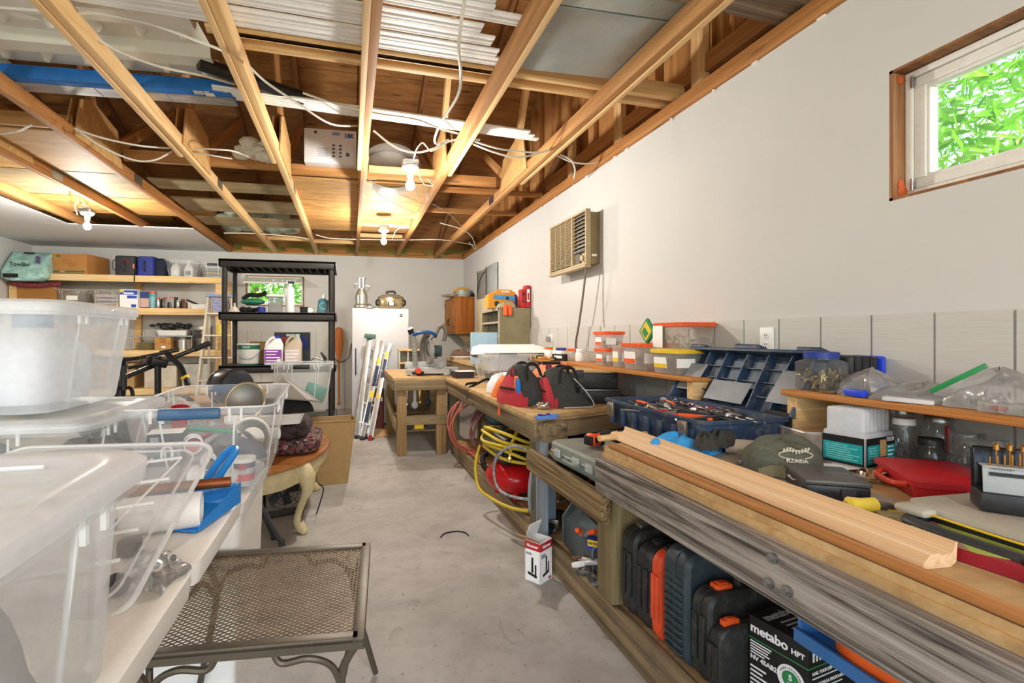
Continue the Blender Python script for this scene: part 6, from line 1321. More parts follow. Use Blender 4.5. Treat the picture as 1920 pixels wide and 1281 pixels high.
# ---- wooden window crate in front of the refrigerator
t = thing('grid_crate', 'pale wooden crate with square glazed cells between the ladder and the mitre saw', 'crate', (.80, 6.32, .66), 0)
mw = pm('pale_worn_wood', '#c7bfae', .7, var=.12); s = S(); s.box((0, .10, .15), (.42, .01, .32)); s.done('glass_back', pm('cell_glass', '#8a958f', .2), t)
s = S()
for z in (0, .15, .31): s.box((0, 0, z), (.44, .16, .02))
s.done('shelf_board', w_new, t)
s = S()
for k in range(5): s.box((-.21 + k * .105, 0, .155), (.016, .15, .30))
s.done('crate_upright', mw, t)
t = thing('storage_cabinet', 'plain wooden cabinet under the grid crate behind the saw bench', 'cabinet', (1.0, 6.45, 0)); s = S(); s.box((0, 0, .32), (.42, .5, .64)); s.done('cabinet_body', w_bench, t)
for o in kids(t): o.location.x = -.18
# ---- folded aluminium ladder
def lean(name, x0, y0, z0, x1, y1, z1, w, th, mat, par): return beam(name, (x0, y0, z0), (x1, y1, z1), w, th, mat, par, .002)
t = thing('folding_ladder', 'folded aluminium ladder with blue and yellow warning labels leaning on the refrigerator', 'ladder', (0, 0, 0))
tops = ((.235, 6.42, 1.12), (.33, 6.38, 1.09), (.40, 6.36, 1.08), (.46, 6.34, 1.02)); feet = ((.075, 5.80, .03), (.165, 5.74, .03), (.13, 5.70, .03), (.215, 5.64, .03))
for (a, b, c_), (d, e, f) in zip(tops, feet): lean('rail', d, e, f, a, b, c_, .062, .028, alu, t)
for k in range(5):
    u = .12 + k * .19
    pa = Vector(feet[0]).lerp(Vector(tops[0]), u); pb = Vector(feet[1]).lerp(Vector(tops[1]), u); s = S(); s.cyl(pa, pb, .014, n=8); s.done('rung', alu, t)
    pa = Vector(feet[2]).lerp(Vector(tops[2]), u); pb = Vector(feet[3]).lerp(Vector(tops[3]), u); s = S(); s.cyl(pa, pb, .014, n=8); s.done('rung', alu, t)
for k, (i, u0, u1, m) in enumerate(((2, .50, .72, navy), (2, .74, .80, yellow), (3, .40, .44, yellow), (2, .14, .34, pm('label_navy2', '#22324f', .5)), (3, .62, .84, pm('label_navy2', '#22324f', .5)), (2, .38, .45, yellow), (1, .15, .19, red), (3, .86, .93, yellow))):
    a, b = Vector(feet[i]).lerp(Vector(tops[i]), u0), Vector(feet[i]).lerp(Vector(tops[i]), u1); a.y -= .017; b.y -= .017; lean('warning_label', *a, *b, .046, .003, m, t)
for i in (1, 3):
    s = S(); s.box(feet[i], (.04, .06, .06), bev=.01); s.done('red_foot', red if i == 3 else dgray, t)
for i in (0, 2):
    s = S(); s.box((feet[i][0], feet[i][1], .018), (.06, .10, .034), bev=.01); s.done('foot_pad', dgray, t)
s = S(); s.box((.24, 6.40, 1.14), (.14, .06, .06), (0, .1, 0), bev=.01); s.done('green_cap', pm('ladder_green', '#4a6a5f', .5), t)
s = S(); s.box((.47, 6.31, .98), (.06, .05, .16), (0, .3, 0), bev=.01); s.done('hinge_plate', pm('pale_blue_metal', '#b7c6cf', .4, .3), t)
a = Vector(feet[3]).lerp(Vector(tops[3]), .62); txt(t, 'WERNER', (a.x - .01, a.y - .046, a.z - .08), (math.radians(90 - 28), math.radians(-73), 0), .05, inkw, al='CENTER', bold=.001)
# clutter behind the ladder
t = thing('red_carton', 'dark red printed carton behind the ladder beside the saw bench', 'box', (.30, 6.3, 0)); s = S(); s.box((.02, 0, .25), (.16, .2, .5)); s.done('box_body', pm('wine_carton', '#5c2324', .6, var=.3), t); s = S(); s.box((.02, -.101, .38), (.12, .002, .05)); s.done('white_print', inkw, t)
s = S(); s.box((0, 0, 0), (.34, .5, .02)); tag(s.done('plywood_offcut', w_ply, loc=(.26, 6.0, .012), smooth=0), 'plywood offcut lying on the floor behind the ladder feet', 'board')
# ---- paddle
t = thing('canoe_paddle', 'orange brown wooden canoe paddle leaning on the far wall, blade up', 'paddle', (-.175, 8.08, 0))
bl = [(.012, .55), (.016, .72), (.030, .80), (.052, .90), (.062, 1.00), (.064, 1.15), (.058, 1.24), (.035, 1.275), (0.001, 1.28)]
s = S(); s.loft([[(w * math.cos(a), (.010 if i > 1 else w) * math.sin(a), z) for a in [2 * PI * k / 14 for k in range(14)]] for i, (w, z) in enumerate(bl)]); s.tube([(0, 0, .56), (0, 0, .12)], .0145, 10); s.ball((0, 0, .10), .024, (1, .7, 1.4), 12)
s.done('paddle_body', wood('varnished_wood', '#a85a1c', '#d98a3d', '#c4742b', 0, axis='Z', rough=.35), t, smooth=60, rot=(-.03, 0, 0))
s = S(); s.tube(catmull([(.02, 8.18, 1.03), (.0, 8.12, .95), (-.03, 8.1, .80), (-.16, 8.05, .74), (-.24, 8.08, .80)], 6), .006, 6); tag(s.done('extension_cord', rubber), 'black power cord drooping from the far outlet to the paddle', 'cord')
s = S(); s.tube(catmull([(.02, 8.17, 1.02), (.03, 8.1, .8), (.05, 8.1, .5), (.04, 8.1, .2)], 6), .006, 6); tag(s.done('extension_cord', rubber), 'black power cord going straight down beside the refrigerator', 'cord')
# ---- wall cabinet
t = thing('wall_cabinet', 'oak wall cabinet with two doors and curled iron handles in the far right corner', 'cabinet', (1.675, 7.80, 1.19))
s = S(); s.box((0, 0, .265), (.29, .76, .53), bev=.004); s.box((0, 0, .535), (.30, .78, .02), bev=.004); s.box((0, 0, -.005), (.31, .78, .025), bev=.004); s.done('cabinet_body', w_cab, t)
for k in (-1, 1):
    s = S(); s.box((-.155, k * .187, .265), (.02, .365, .50), bev=.004); d = s.done('door', wood('oak_door', '#8d5a26', '#c38a4c', '#aa7337', .4, axis='Z'), t)
    s = S(); s.tube(catmull([(-.17, k * .04, .12), (-.19, k * .05, .15), (-.185, k * .03, .19), (-.17, k * .04, .22)], 5), .005, 6); h_ = s.done('handle', blk, d)
    for z in (.08, .45):
        s = S(); s.box((-.168, k * .35, z), (.006, .03, .05), bev=.002); s.done('hinge', blk, d)
t = thing('shelf_bracket', 'dark triangular bracket under the oak wall cabinet', 'bracket', (1.70, 7.48, 1.18)); s = S(); s.m = Matrix.Rotation(PI / 2, 4, 'X'); s.prism([(-.14, 0), (.12, 0), (.12, -.28)], -.01, .01); s.done('bracket_plate', w_bench, t)
ZC2 = 1.738
t = thing('round_tray', 'round pale metal tray overhanging the left side of the oak wall cabinet', 'tray', (1.50, 7.6, ZC2)); s = S(); s.lathe([(0, .0), (.14, .0), (.155, .035), (.158, .035), (.145, .004)], 30); s.done('tray_body', pm('pale_pan', '#c3c0b8', .3, .7), t)
t = thing('round_tin', 'large round pale green cake tin on the oak wall cabinet', 'tin', (1.68, 7.58, ZC2 + .001)); s = S(); s.lathe([(0, 0), (.135, 0), (.14, .01), (.14, .075), (.145, .078), (.145, .095), (0, .10)], 30); s.done('tin_body', pm('sage_tin', '#9ba59c', .45, .3), t)
s = S(); s.tube(catmull([(1.53, 7.55, ZC2 + .06), (1.56, 7.5, ZC2 + .11), (1.64, 7.5, ZC2 + .125), (1.74, 7.52, ZC2 + .12), (1.79, 7.56, ZC2 + .09)], 6), .016, 8); tag(s.done('yellow_hose', pm('amber_hose', '#d99b35', .5)), 'amber coloured flat hose draped over the round tin on the oak cabinet', 'hose')
t = thing('iron_hardware', 'black iron hardware piece at the right end of the oak wall cabinet top', 'hardware', (1.80, 7.45, ZC2 + .001)); s = S(); s.ball((0, 0, .03), .03, (1, 1.6, 1)); s.ball((-.02, -.05, .025), .024); s.done('hardware_body', blk, t)
# ---- things in the corner behind
s = S(); s.box((0, 0, 0), (.02, .55, .62), bev=.003); tag(s.done('cream_board', pm('cream_board', '#d6cba2', .7), loc=(1.80, 6.85, 1.36)), 'cream coloured board standing on the bench against the wall beyond the grey cabinet', 'board')
t = thing('foil_screen', 'grey framed folding screen with silver panel hung on the wall above the cream board', 'screen', (1.805, 6.65, 1.66))
s = S(); s.box((0, .22, .20), (.03, .48, .40), bev=.004); s.box((-.005, .22, .38), (.04, .5, .03), (.06, 0, 0)); s.done('screen_panel', pm('screen_grey', '#8f8f88', .5, .3, dirt=.4, vs=14), t); s = S(); s.box((0, -.28, .21), (.02, .42, .42), bev=.003); s.done('silver_panel', pm('silver_panel', '#b5babd', .4, .4), t)
s = S(); s.tube([(-.02, .44, .02), (-.02, .40, .40)], .006, 6); s.tube(catmull([(-.022, .42, .10), (-.03, .2, .30), (-.022, -.02, .36)], 4), .006, 6); s.tube([(-.02, -.05, .02), (-.02, -.05, .42)], .006, 6); s.done('wire_frame', dgray, t)
# grey pigeonhole cabinet on the corner bench
t = thing('pigeonhole_cabinet', 'grey green metal pigeonhole cabinet with small square cells on the corner bench', 'cabinet', (1.655, 5.33, .851))
mph = pm('khaki_metal', '#8d8468', .5, .3, dirt=.3); mphd = pm('khaki_dark', '#6b6657', .6, .2)
s = S(); s.box((0, -.35, .29), (.33, .008, .58)); s.box((0, .35, .29), (.33, .008, .58)); s.box((0, 0, .578), (.33, .70, .008)); s.box((0, 0, .004), (.33, .70, .008)); s.box((.161, 0, .29), (.008, .70, .58)); s.done('cabinet_shell', mph, t, smooth=0)
for z in (.145, .29, .435):
    s = S(); s.box((0, 0, z), (.32, .69, .006)); s.box((-.162, 0, z), (.006, .69, .022)); s.done('cell_shelf', pm('worn_edge', '#a89f8a', .5), t)
for y in (-.21, -.07, .07, .21):
    s = S(); s.box((0, y, .29), (.30, .005, .57)); s.done('cell_divider', mphd, t)
s = S(); s.box((-.167, -.335, .29), (.008, .04, .58)); s.box((-.167, 0, .57), (.008, .70, .03)); s.done('front_trim', pm('worn_edge', '#a89f8a', .5), t)
for k, (y, z, m) in enumerate(((.14, .30, blk), (.26, .30, whitep), (-.14, .30, pm('cream_tub', '#d9cfae', .6)), (.0, .15, steel), (.2, .15, dgray), (-.14, .15, pm('tan_can', '#a58f62', .6)))):
    t2 = thing('small_pot', ['small black pot in the upper row of the grey pigeonhole cabinet', 'small white pot in the upper row of the grey pigeonhole cabinet', 'cream pot at the near end of the upper pigeonhole row', 'steel cup in the lower pigeonhole row', 'dark cup in the lower pigeonhole row', 'tan can at the near end of the lower pigeonhole row'][k], 'pot', (1.60, 5.33 + y, .855 + z)); s = S(); s.lathe([(.03, 0), (.035, .07), (.0, .07)], 14, cap0=True); s.done('pot_body', m, t2)
ZP = 1.436
t = thing('drill_case', 'yellow orange drill case with a blue patterned front on the grey pigeonhole cabinet', 'tool case', (1.60, 5.20, ZP), .1)
s = S(); s.m = Matrix.Rotation(PI / 2, 4, 'X'); s.prism([(-.19, 0), (.16, 0), (.17, .10), (.11, .17), (.06, .20), (-.06, .20), (-.12, .17), (-.19, .14)], -.05, .05); s.done('case_shell', pm('case_amber', '#e39a28', .45), t, smooth=0)
s = S(); s.m = Matrix.Rotation(PI / 2, 4, 'X'); s.prism([(-.14, .10), (.12, .08), (.14, .10), (.08, .135), (-.12, .145)], .05, .056); s.done('blue_panel', pm('case_sky', '#4f9bd2', .45, var=.3, vs=30), t, smooth=0)
s = S(); s.m = Matrix.Rotation(PI / 2, 4, 'X'); s.prism([(-.05, .165), (.05, .165), (.045, .19), (-.045, .19)], .05, .057); s.done('handle_opening', pm('pale_opening', '#e9d5bd', .6), t, smooth=0); s = S(); s.ball((.02, -.055, .11), .022, (1, .4, .8)); s.ball((-.10, -.055, .05), .028, (1, .4, 1)); s.done('dark_knobs', navy, t)
cloth('work_glove', (1.58, 5.06, ZP + .001), .10, .05, .05, pm('sage_glove', '#a3a582', .9), 'grey green glove lying in front of the yellow drill case', 'glove', 71)
t = thing('work_glove', 'bright orange glove fingers hanging over the front of the pigeonhole cabinet', 'glove', (1.565, 4.965, ZP)); 
for k, x in enumerate((-.022, .022)):
    s = S(); s.tube(catmull([(x, .04, .012), (x, .0, .016), (x * 1.1, -.022, -.02), (x * 1.2, -.02, -.085)], 5), [.014] * 5 + [.02] * 5 + [.021] * 5 + [.012], 10); s.done('glove_finger', pm('neon_orange_glove', '#ef6a34', .8), t)
t = jar('blue_can', 'dark blue aerosol can on the pigeonhole cabinet behind the yellow case', 1.72, 5.18, ZP + .001, .03, .13, pm('indigo_cap', '#33339a', .4), mat=pm('can_navy', '#26337a', .35), cat='can')
for k, (x, h, lb) in enumerate(((1.745, .19, 'tall red and dark printed box on the pigeonhole cabinet, the shorter one'), (1.795, .23, 'tall red printed box on the pigeonhole cabinet, taller one beside the wall'))):
    t = carton('tool_carton', lb, x, 5.02, ZP + .001, .045, .10, h, 0, pm('carton_red', '#b3242a', .5)); label_on(t, 0, -.051, h * .55, .028, h * .55, pm('dark_maroon', '#4a1a20', .5) if k == 0 else inkw); label_on(t, 0, -.0525, h * .5, .018, h * .3, pm('carton_red', '#b3242a', .5))
# items on the far bench by the blue foam
t = thing('foam_roll', 'pale blue foam sheet roll standing between the saw and the tote', 'foam roll', (1.36, 5.1, .852)); s = S(); s.m = Matrix.Rotation(0, 4, 'X'); s.prism([(-.14, -.02), (.13, -.04), (.15, -.02), (.15, .03), (-.14, .03)], 0, .33); s.done('foam_sheet', pm('foam_blue', '#a9cbe2', .8, var=.08), t, smooth=0)
t = thing('white_dish', 'white oval dish on the corner bench behind the mitre saw', 'dish', (1.38, 6.3, .852)); s = S(); s.lathe([(0, 0), (.12, 0), (.16, .03), (.165, .03), (.12, .006)], 26, sy=.7); s.done('dish_body', whitep, t)
cloth('brown_shoe', (1.42, 6.55, .852), .14, .07, .10, pm('brown_leather', '#6d5547', .8), 'brown leather pouch lying on the corner bench under the oak cabinet', 'pouch', 81, jag=.25)
# ================================================================== wooden storage shelves on the far left
SY0, SY1 = 7.62, 8.17
t = thing('storage_shelving', 'long new pine storage shelving along the far wall', 'shelving', (-3.0, 7.9, 0))
for z in (1.93, 1.49, .92, .40):
    x0, x1 = -4.33, -1.76
    s = S(); s.box(((x0 + x1) / 2 + 3.0, 0, z + .02), (x1 - x0, .54, .018)); s.done('shelf_board', w_new, t, smooth=0)
    beam('front_rail', (x0 + 3.0, -.28, z - .012), (x1 + 3.0, -.28, z - .012), .035, .088, wood('clean_pine', '#d6b078', '#f2dcae', '#e7c892', .4), t)
for x, y in ((-4.28, -.24), (-1.80, -.24), (-4.28, .25), (-3.0, .25), (-1.80, .25)):
    if 1:
        s = S(); s.box((x + 3.0, y, .97), (.085, .038, 1.94)); s.done('upright', w_new, t)
SH = [1.961, 1.521, .951, .431]
# top shelf
t = thing('plastic_zip_bag', 'large turquoise printed plastic bag drooping over the top shelf at the left edge', 'bag', (-4.08, 7.70, SH[0] - .01), 0)
s = S(); s.loft([rr(.50 * w, .22 * d, .08, 5, z=z, cy=cy) for z, w, d, cy in ((-.10, .7, .9, -.16), (-.06, .98, 1.1, -.15), (.02, 1.0, 1.2, -.12), (.12, .97, 1.0, -.08), (.22, .93, .6, -.04), (.29, .90, .15, 0))]); s.done('bag_film', pm('aqua_film', '#9cc6c0', .3, var=.35, vs=10), t, smooth=60, jit=.004)
txt(t, 'TowBar', (0, -.275, .10), (PI / 2 - .15, 0, .05), .07, inkb, al='CENTER', bold=.001); s = S(); s.box((-.10, -.282, -.045), (.16, .006, .05), (.1, 0, 0)); s.box((.02, -.12, .265), (.12, .01, .02)); s.done('dark_mark', inkb, t); s = S(); s.box((.17, -.22, .17), (.05, .008, .09), (.3, .2, 0)); s.done('blue_red_print', pm('blue_red', '#5a4a78', .5), t)
t = carton('moving_box', 'large brown moving box with a green band on the top shelf', -3.60, 7.86, SH[0] + .001, .46, .44, .27, -.18, pm('moving_brown', '#b98146', .8, var=.06))
s = S(); s.box((0, -.2205, .035), (.402, .001, .022)); s.box((0, -.2205, .012), (.402, .001, .008)); s.box((.2005, 0, .035), (.001, .442, .022)); s.done('green_band', pm('band_green', '#2f7a45', .6), t); s = S(); s.box((-.14, -.2205, .24), (.06, .001, .02)); s.done('green_mark', pm('band_green', '#2f7a45', .6), t)
txt(t, 'U-HAUL', (-.12, -.2215, .035), (PI / 2, 0, 0), .018, inkw, bold=.0004)
for k in range(3):
    s = S(); s.box((-.01 + .02 * k, -.2205, .18 - .03 * k), (.10 + .06 * (k % 2), .001, .005)); s.done('handwriting', pm('pen_brown', '#7a4a28', .7), t)
for k, (x, m, w, lb) in enumerate(((-2.96, pm('case_charcoal', '#2f2c33', .6), .25, 'charcoal suitcase standing on the top shelf with red trim'), (-2.715, pm('case_royal', '#27348a', .6, bump=.4, vs=60), .21, 'royal blue suitcase standing on the top shelf'))):
    t = thing('suitcase', lb, 'suitcase', (x, 7.80, SH[0] + .001)); s = S(); s.loft([rr(w, .40, .04, z=0), rr(w, .42, .04, z=.01), rr(w, .42, .04, z=.25), rr(w * .96, .38, .04, z=.262)]); s.done('suitcase_body', m, t, smooth=30)
    s = S(); s.tube(catmull([(0, -.21, .06), (0, -.23, .08), (0, -.23, .17), (0, -.21, .19)], 5), .009, 8); s.done('handle', blk, t)
    s = S(); s.tube(catmull([(-w / 2 + .02, -.20, .06), (-w / 2 - .01, -.22, .08), (-w / 2 - .01, -.22, .18), (-w / 2 + .02, -.2, .2)], 5), .006, 8); s.done('side_grip', blk, t)
    if k == 0:
        s = S(); s.tube([(-.02, -.215, .20), (.06, -.215, .19)], .004, 6); s.done('red_trim', red, t)
    else:
        s = S(); s.box((-.13, -.215, .12), (.03, .008, .06), bev=.004); s.done('luggage_tag', pm('coral_tag', '#ee7a66', .5), t); s = S(); s.box((-.125, -.22, -.03), (.012, .01, .12)); s.done('hanging_strap', blk, t)
t = thing('suitcase', 'dark navy soft suitcase behind the royal blue one', 'suitcase', (-2.56, 7.84, SH[0] + .001)); s = S(); s.loft([rr(.15, .38, .05, z=0), rr(.15, .38, .05, z=.22), rr(.10, .30, .05, z=.25)]); s.done('suitcase_body', pm('case_navy', '#1d2136', .8), t, smooth=40)
big_tote('storage_tote', 'clear tote with milk jugs on the top shelf', -2.30, 7.84, SH[0] + .001, .40, .38, .23, 0, tote, blk, handle=False, hs=.02)
for k in (0, 1):
    t = thing('milk_jug', 'white jug inside the clear tote on the top shelf, ' + ('the one near the suitcases' if k == 0 else 'the one with a grey label'), 'jug', (-2.38 + .17 * k, 7.76, SH[0] + .006), 0, None, None, 1.12); s = S(); s.loft([rr(.10, .10, .02, z=0), rr(.105, .105, .02, z=.10), rr(.09, .09, .03, z=.13), rr(.035, .035, .015, z=.17), rr(.03, .03, .012, z=.185)]); s.done('jug_body', pm('cloudy_jug', '#dcdddc', .5, var=.03), t); label_on(t, 0, -.0535, .05, .06, .05, paper if k == 0 else pm('grey_label', '#70747a', .6))
big_tote('storage_tote', 'clear tote of folded blankets on the top shelf, next to the black rack', -1.90, 7.90, SH[0] + .001, .32, .38, .20, 0, tote, blk, hs=.02)
for k, m in enumerate((pm('blanket_blue', '#8ea3bd', .9), pm('blanket_tan', '#c4ac7c', .9), pm('blanket_grey', '#9a9ea3', .9), pm('blanket_pale', '#c6cfd9', .9))):
    s = S(); s.box((0, 0, 0), (.22, .26, .038), bev=.016, seg=3); tag(s.done('folded_blanket', m, loc=(-1.90, 7.88, SH[0] + .03 + .041 * k)), ['blue grey folded blanket, bottom one in the top shelf tote', 'tan folded blanket in the top shelf tote', 'grey folded blanket in the top shelf tote', 'pale folded blanket, top one in the top shelf tote'][k], 'blanket')
# second shelf
carton('cardboard_box', 'plain brown cardboard box under the turquoise bag on the second shelf', -4.02, 7.85, SH[1] + .001, .46, .40, .27, 0, pm('box_amber', '#a06f35', .8, var=.06))
s = S(); s.tube(catmull([(-4.3, 7.60, 1.83), (-4.1, 7.56, 1.80), (-3.9, 7.57, 1.805), (-3.72, 7.62, 1.835)], 6), .028, 10); tag(s.done('rolled_cloth', pm('red_navy_cloth', '#7a3038', .9, var=.6, vs=30)), 'red and navy rolled cloth under the turquoise bag', 'cloth')
for k, (x, lb) in enumerate(((-3.64, 'grey clear tote with a small label on the second shelf'), (-3.22, 'clear tote of blue and white boxes on the second shelf'))):
    t = big_tote('storage_tote', lb, x, 7.84, SH[1] + .001, .38, .36, .24, 0, clear('smoky_tote', '#bdb8b2', .5), blk, handle=False, hs=.03)
    if k == 0: label_on(t, .02, -.172, .13, .13, .06, paper)
t = carton('packet_box', 'blue and white packet boxes inside the second clear tote', -3.22, 7.80, SH[1] + .006, .28, .22, .18, 0, paper); label_on(t, 0, -.111, .13, .24, .02, pm('print_violet', '#50509a', .5)); label_on(t, 0, -.111, .08, .24, .02, pm('print_violet', '#50509a', .5)); label_on(t, 0, -.111, .03, .26, .035, pm('print_peach', '#d9b48a', .5))
t = carton('wipes_box', 'blue, yellow and white printed box at the middle of the second shelf', -2.93, 7.72, SH[1] + .001, .22, .16, .25, 0, paper); label_on(t, 0, -.081, .21, .215, .06, pm('print_blue', '#2450b8', .5)); label_on(t, -.08, -.0822, .225, .05, .03, yellow); label_on(t, .04, -.081, .15, .12, .04, pm('print_blue', '#2450b8', .5)); label_on(t, .06, -.081, .03, .06, .04, pm('print_blue', '#2450b8', .5)); label_on(t, 0, -.0822, .20, .12, .018, inkw)
t = carton('wipes_box', 'smaller dark blue and yellow box beside the big printed one', -2.76, 7.78, SH[1] + .001, .12, .14, .23, 0, pm('print_navy', '#2a3f7c', .5)); label_on(t, 0, -.071, .08, .11, .12, pm('print_pink', '#c9a9a0', .5))
t = thing('travel_mug', 'turquoise tumbler with a red lid on the second shelf', 'tumbler', (-2.66, 7.72, SH[1] + .001)); s = S(); s.lathe([(.035, 0), (.045, .16), (.0, .16)], 18, cap0=True); s.done('mug_body', pm('mug_aqua', '#7fb8c4', .35), t); s = S(); s.cyl((0, 0, .16), (0, 0, .20), .047, n=18); s.done('aqua_collar', pm('mug_teal', '#3da7a6', .4), t); s = S(); s.cyl((0, 0, .20), (0, 0, .235), .049, n=18); s.done('red_lid', pm('mug_red', '#cf5257', .4), t)
random.seed(5)
ml = ['steel cup with a red lid', 'black mug', 'glass canister with a red cap', 'dark coffee jar', 'glass canister with an orange cap', 'black flask on its side', 'chrome cup', 'dark bottle with a red top', 'brown cup', 'white enamel cup']
for k in range(10):
    x = -2.58 + .042 * k; h = random.uniform(.09, .15); m = [steel, blk, glass, dgray, glass, blk, chrome, dgray, pm('cup_brown', '#6c4a3a', .5), whitep][k]
    jar('shelf_jar', ml[k] + ' in the row on the second shelf', x, 7.68 + .05 * (k % 2), SH[1] + .001, .028, h, [red, None, red, None, orange, blk, None, red, None, None][k], mat=m, cat='jar', group='cups and jars on the second shelf')
t = thing('white_basin', 'shallow white basin with a black handled pan on the second shelf', 'basin', (-2.05, 7.70, SH[1] + .001)); s = S(); s.loft([rr(.20, .18, .03, z=0), rr(.24, .22, .04, z=.06)], True, False); s.done('basin_body', whitep, t); s = S(); s.tube([(-.02, -.02, .06), (-.16, -.08, .12)], .012, 8); s.done('black_handle', blk, t)
# third shelf
t = thing('white_roaster', 'long white roasting dish on a grey tray on the third shelf', 'dish', (-2.43, 7.85, SH[2] + .20)); s = S(); s.loft([rr(.36, .22, .03, z=0), rr(.40, .26, .03, z=.07)], True, True); s.done('dish_body', whitep, t)
t = thing('wire_rack_shelf', 'grey metal table top rack on the third shelf holding the white dish', 'rack', (-2.55, 7.86, SH[2])); s = S(); s.box((0, 0, .19), (.80, .34, .012)); s.done('rack_top', steel, t)
for x in (-.38, .38):
    for y in (-.15, .15):
        s = S(); s.cyl((x, y, 0), (x, y, .19), .008, n=8); s.done('rack_leg', steel, t)
for k in range(9):
    t = thing('plate', 'cream plate in the stack on the third shelf, ' + ['bottom', 'second from bottom', 'third from bottom', 'fourth from bottom', 'middle', 'sixth from bottom', 'third from top', 'second from top', 'top'][k], 'plate', (-2.74, 7.72, SH[2] + .001 + .0112 * k), 0, 'stack of cream plates'); s = S(); s.lathe([(0, 0), (.08, 0), (.13, .009), (.131, .0105), (.08, .004), (0, .004)], 24); s.done('plate_body', pm('cream_plate', '#d8cc9c', .4), t)
t = carton('parcel_box', 'small brown parcel box with red marks on the third shelf', -2.50, 7.68, SH[2] + .001, .20, .16, .17, 0, pm('parcel_brown', '#b5884e', .8)); label_on(t, 0, -.081, .13, .07, .07, pm('tape_tan', '#9c6a35', .6)); label_on(t, .07, -.081, .09, .01, .03, red); label_on(t, -.07, -.081, .09, .01, .03, red); label_on(t, .01, -.082, .04, .05, .03, paper)
t = thing('stock_pot', 'shiny steel pot beside the brown parcel on the third shelf', 'pot', (-2.25, 7.70, SH[2] + .001)); s = S(); s.lathe([(.10, 0), (.105, .14), (.11, .145), (.0, .146)], 26, cap0=True); s.done('pot_body', chrome, t); s = S(); s.tube(catmull([(-.10, 0, .12), (-.13, 0, .11), (-.10, 0, .09)], 4), .006, 6); s.done('handle', blk, t)
t = thing('glass_carafe', 'white topped glass behind the parcel box on the third shelf', 'jar', (-2.33, 7.88, SH[2] + .001)); s = S(); s.lathe([(.05, 0), (.055, .24), (0, .25)], 18, cap0=True); s.done('carafe_body', pm('grey_white_glass', '#c7c5bf', .3), t)
t = thing('toaster_oven', 'small chrome appliance with a dark window on the third shelf', 'appliance', (-2.08, 7.92, SH[2] + .001)); s = S(); s.box((0, 0, .17), (.22, .2, .33), bev=.01); s.done('appliance_body', pm('dull_chrome', '#77736c', .35, .7), t); s = S(); s.box((-.03, -.102, .22), (.12, .004, .12)); s.done('dark_window', blk, t); s = S(); s.cyl((.04, -.1, .24), (.04, -.12, .24), .03, n=16); s.done('dial', pm('copper_dial', '#b07a5a', .4, .5), t)
lumps('dark_cookware', (-2.5, 7.9, SH[2] + .33), (.5, .2, .05), dgray, 'dark pans piled on the white dish on the third shelf', 'pans', 14, 91, .05)
# lowest shelves clutter
for k, (x, z, w, h, m, lb) in enumerate(((-2.55, .431, .4, .3, 'stained_white', 'off white box on the lowest shelf behind the bicycle'), (-2.1, .431, .36, .32, 'pale_grey', 'pale grey box on the lowest shelf beside the step ladder'), (-3.1, .431, .45, .34, 'tan_box', 'tan box on the lowest shelf at the left'), (-3.6, .951, .6, .33, 'tan_box', 'tan box on the third shelf hidden by the tall tote'))):
    carton('shelf_box', lb, x, 7.85, z + .001, w, .36, h, 0, pm('sb_' + m, {'stained_white': '#c9c2b2', 'pale_grey': '#b5b4ae', 'tan_box': '#a88a5e'}[m], .8))
# ---- step ladder
t = thing('step_ladder', 'aluminium step ladder with a blue top standing in front of the pine shelving', 'ladder', (-1.70, 7.20, 0))
for sx in (-1, 1):
    beam('front_rail', (sx * .24, -.22, 0), (sx * .14, .1, 1.66), .03, .06, pm('ladder_cream', '#c9c3b0', .5, .3), t); beam('rear_rail', (sx * .22, .34, 0), (sx * .14, .14, 1.66), .025, .04, pm('ladder_cream', '#c9c3b0', .5, .3), t)
for k in range(5):
    z = .28 + .29 * k; u = z / 1.66; s = S(); s.box((0, -.22 + .32 * u, z), (2 * (.24 - .10 * u), .08, .02), bev=.003); s.done('step', pm('ladder_cream', '#c9c3b0', .5, .3), t)
s = S(); s.box((0, .11, 1.68), (.34, .14, .035), bev=.006); s.done('top_cap', pm('ladder_blue', '#7590b4', .5), t)
t = thing('tool_rack_bag', 'speckled blue grey bag on the ladder step behind the black rack', 'bag', (-1.70, 7.33, 1.455)); s = S(); s.loft([rr(.20, .08, .03, z=0), rr(.22, .09, .03, z=.1), rr(.2, .08, .03, z=.19)]); s.done('bag_body', pm('speckled_bag', '#8d8fae', .8, var=.5, vs=50), t)
t = thing('yellow_tin', 'yellow tin on a ladder step behind the black rack', 'tin', (-1.68, 7.28, 1.165)); s = S(); s.cyl((0, 0, 0), (0, 0, .13), .06, n=16); s.done('tin_body', pm('tin_yellow', '#cdb84a', .5), t)
# ================================================================== black resin shelf rack
t = thing('shelf_rack', 'tall black resin shelf rack standing in front of the far wall', 'shelving', (-.58, 4.62, 0))
mrk = pm('rack_black', '#25211f', .5); RW, RD = .92, .45; RZ = [1.77, 1.34, .905, .47, .06]
for z in RZ:
    s = S(); s.box((0, 0, z - .012), (RW, RD, .012)); s.box((0, -RD / 2 + .01, z - .032), (RW, .02, .065), bev=.006); s.box((0, RD / 2 - .01, z - .032), (RW, .02, .065), bev=.006)
    for sx in (-1, 1): s.box((sx * (RW / 2 - .01), 0, z - .032), (.02, RD, .065), bev=.006)
    for k in range(14): s.box((-.42 + k * .065, 0, z - .035), (.012, RD - .04, .03))
    s.done('shelf', mrk, t, smooth=30)
for i in range(4):
    for sx in (-1, 1):
        for sy in (-1, 1):
            s = S(); s.cyl((sx * .42, sy * .19, RZ[i + 1] - .01), (sx * .42, sy * .19, RZ[i] - .05), .022, n=14); s.done('post', mrk, t)
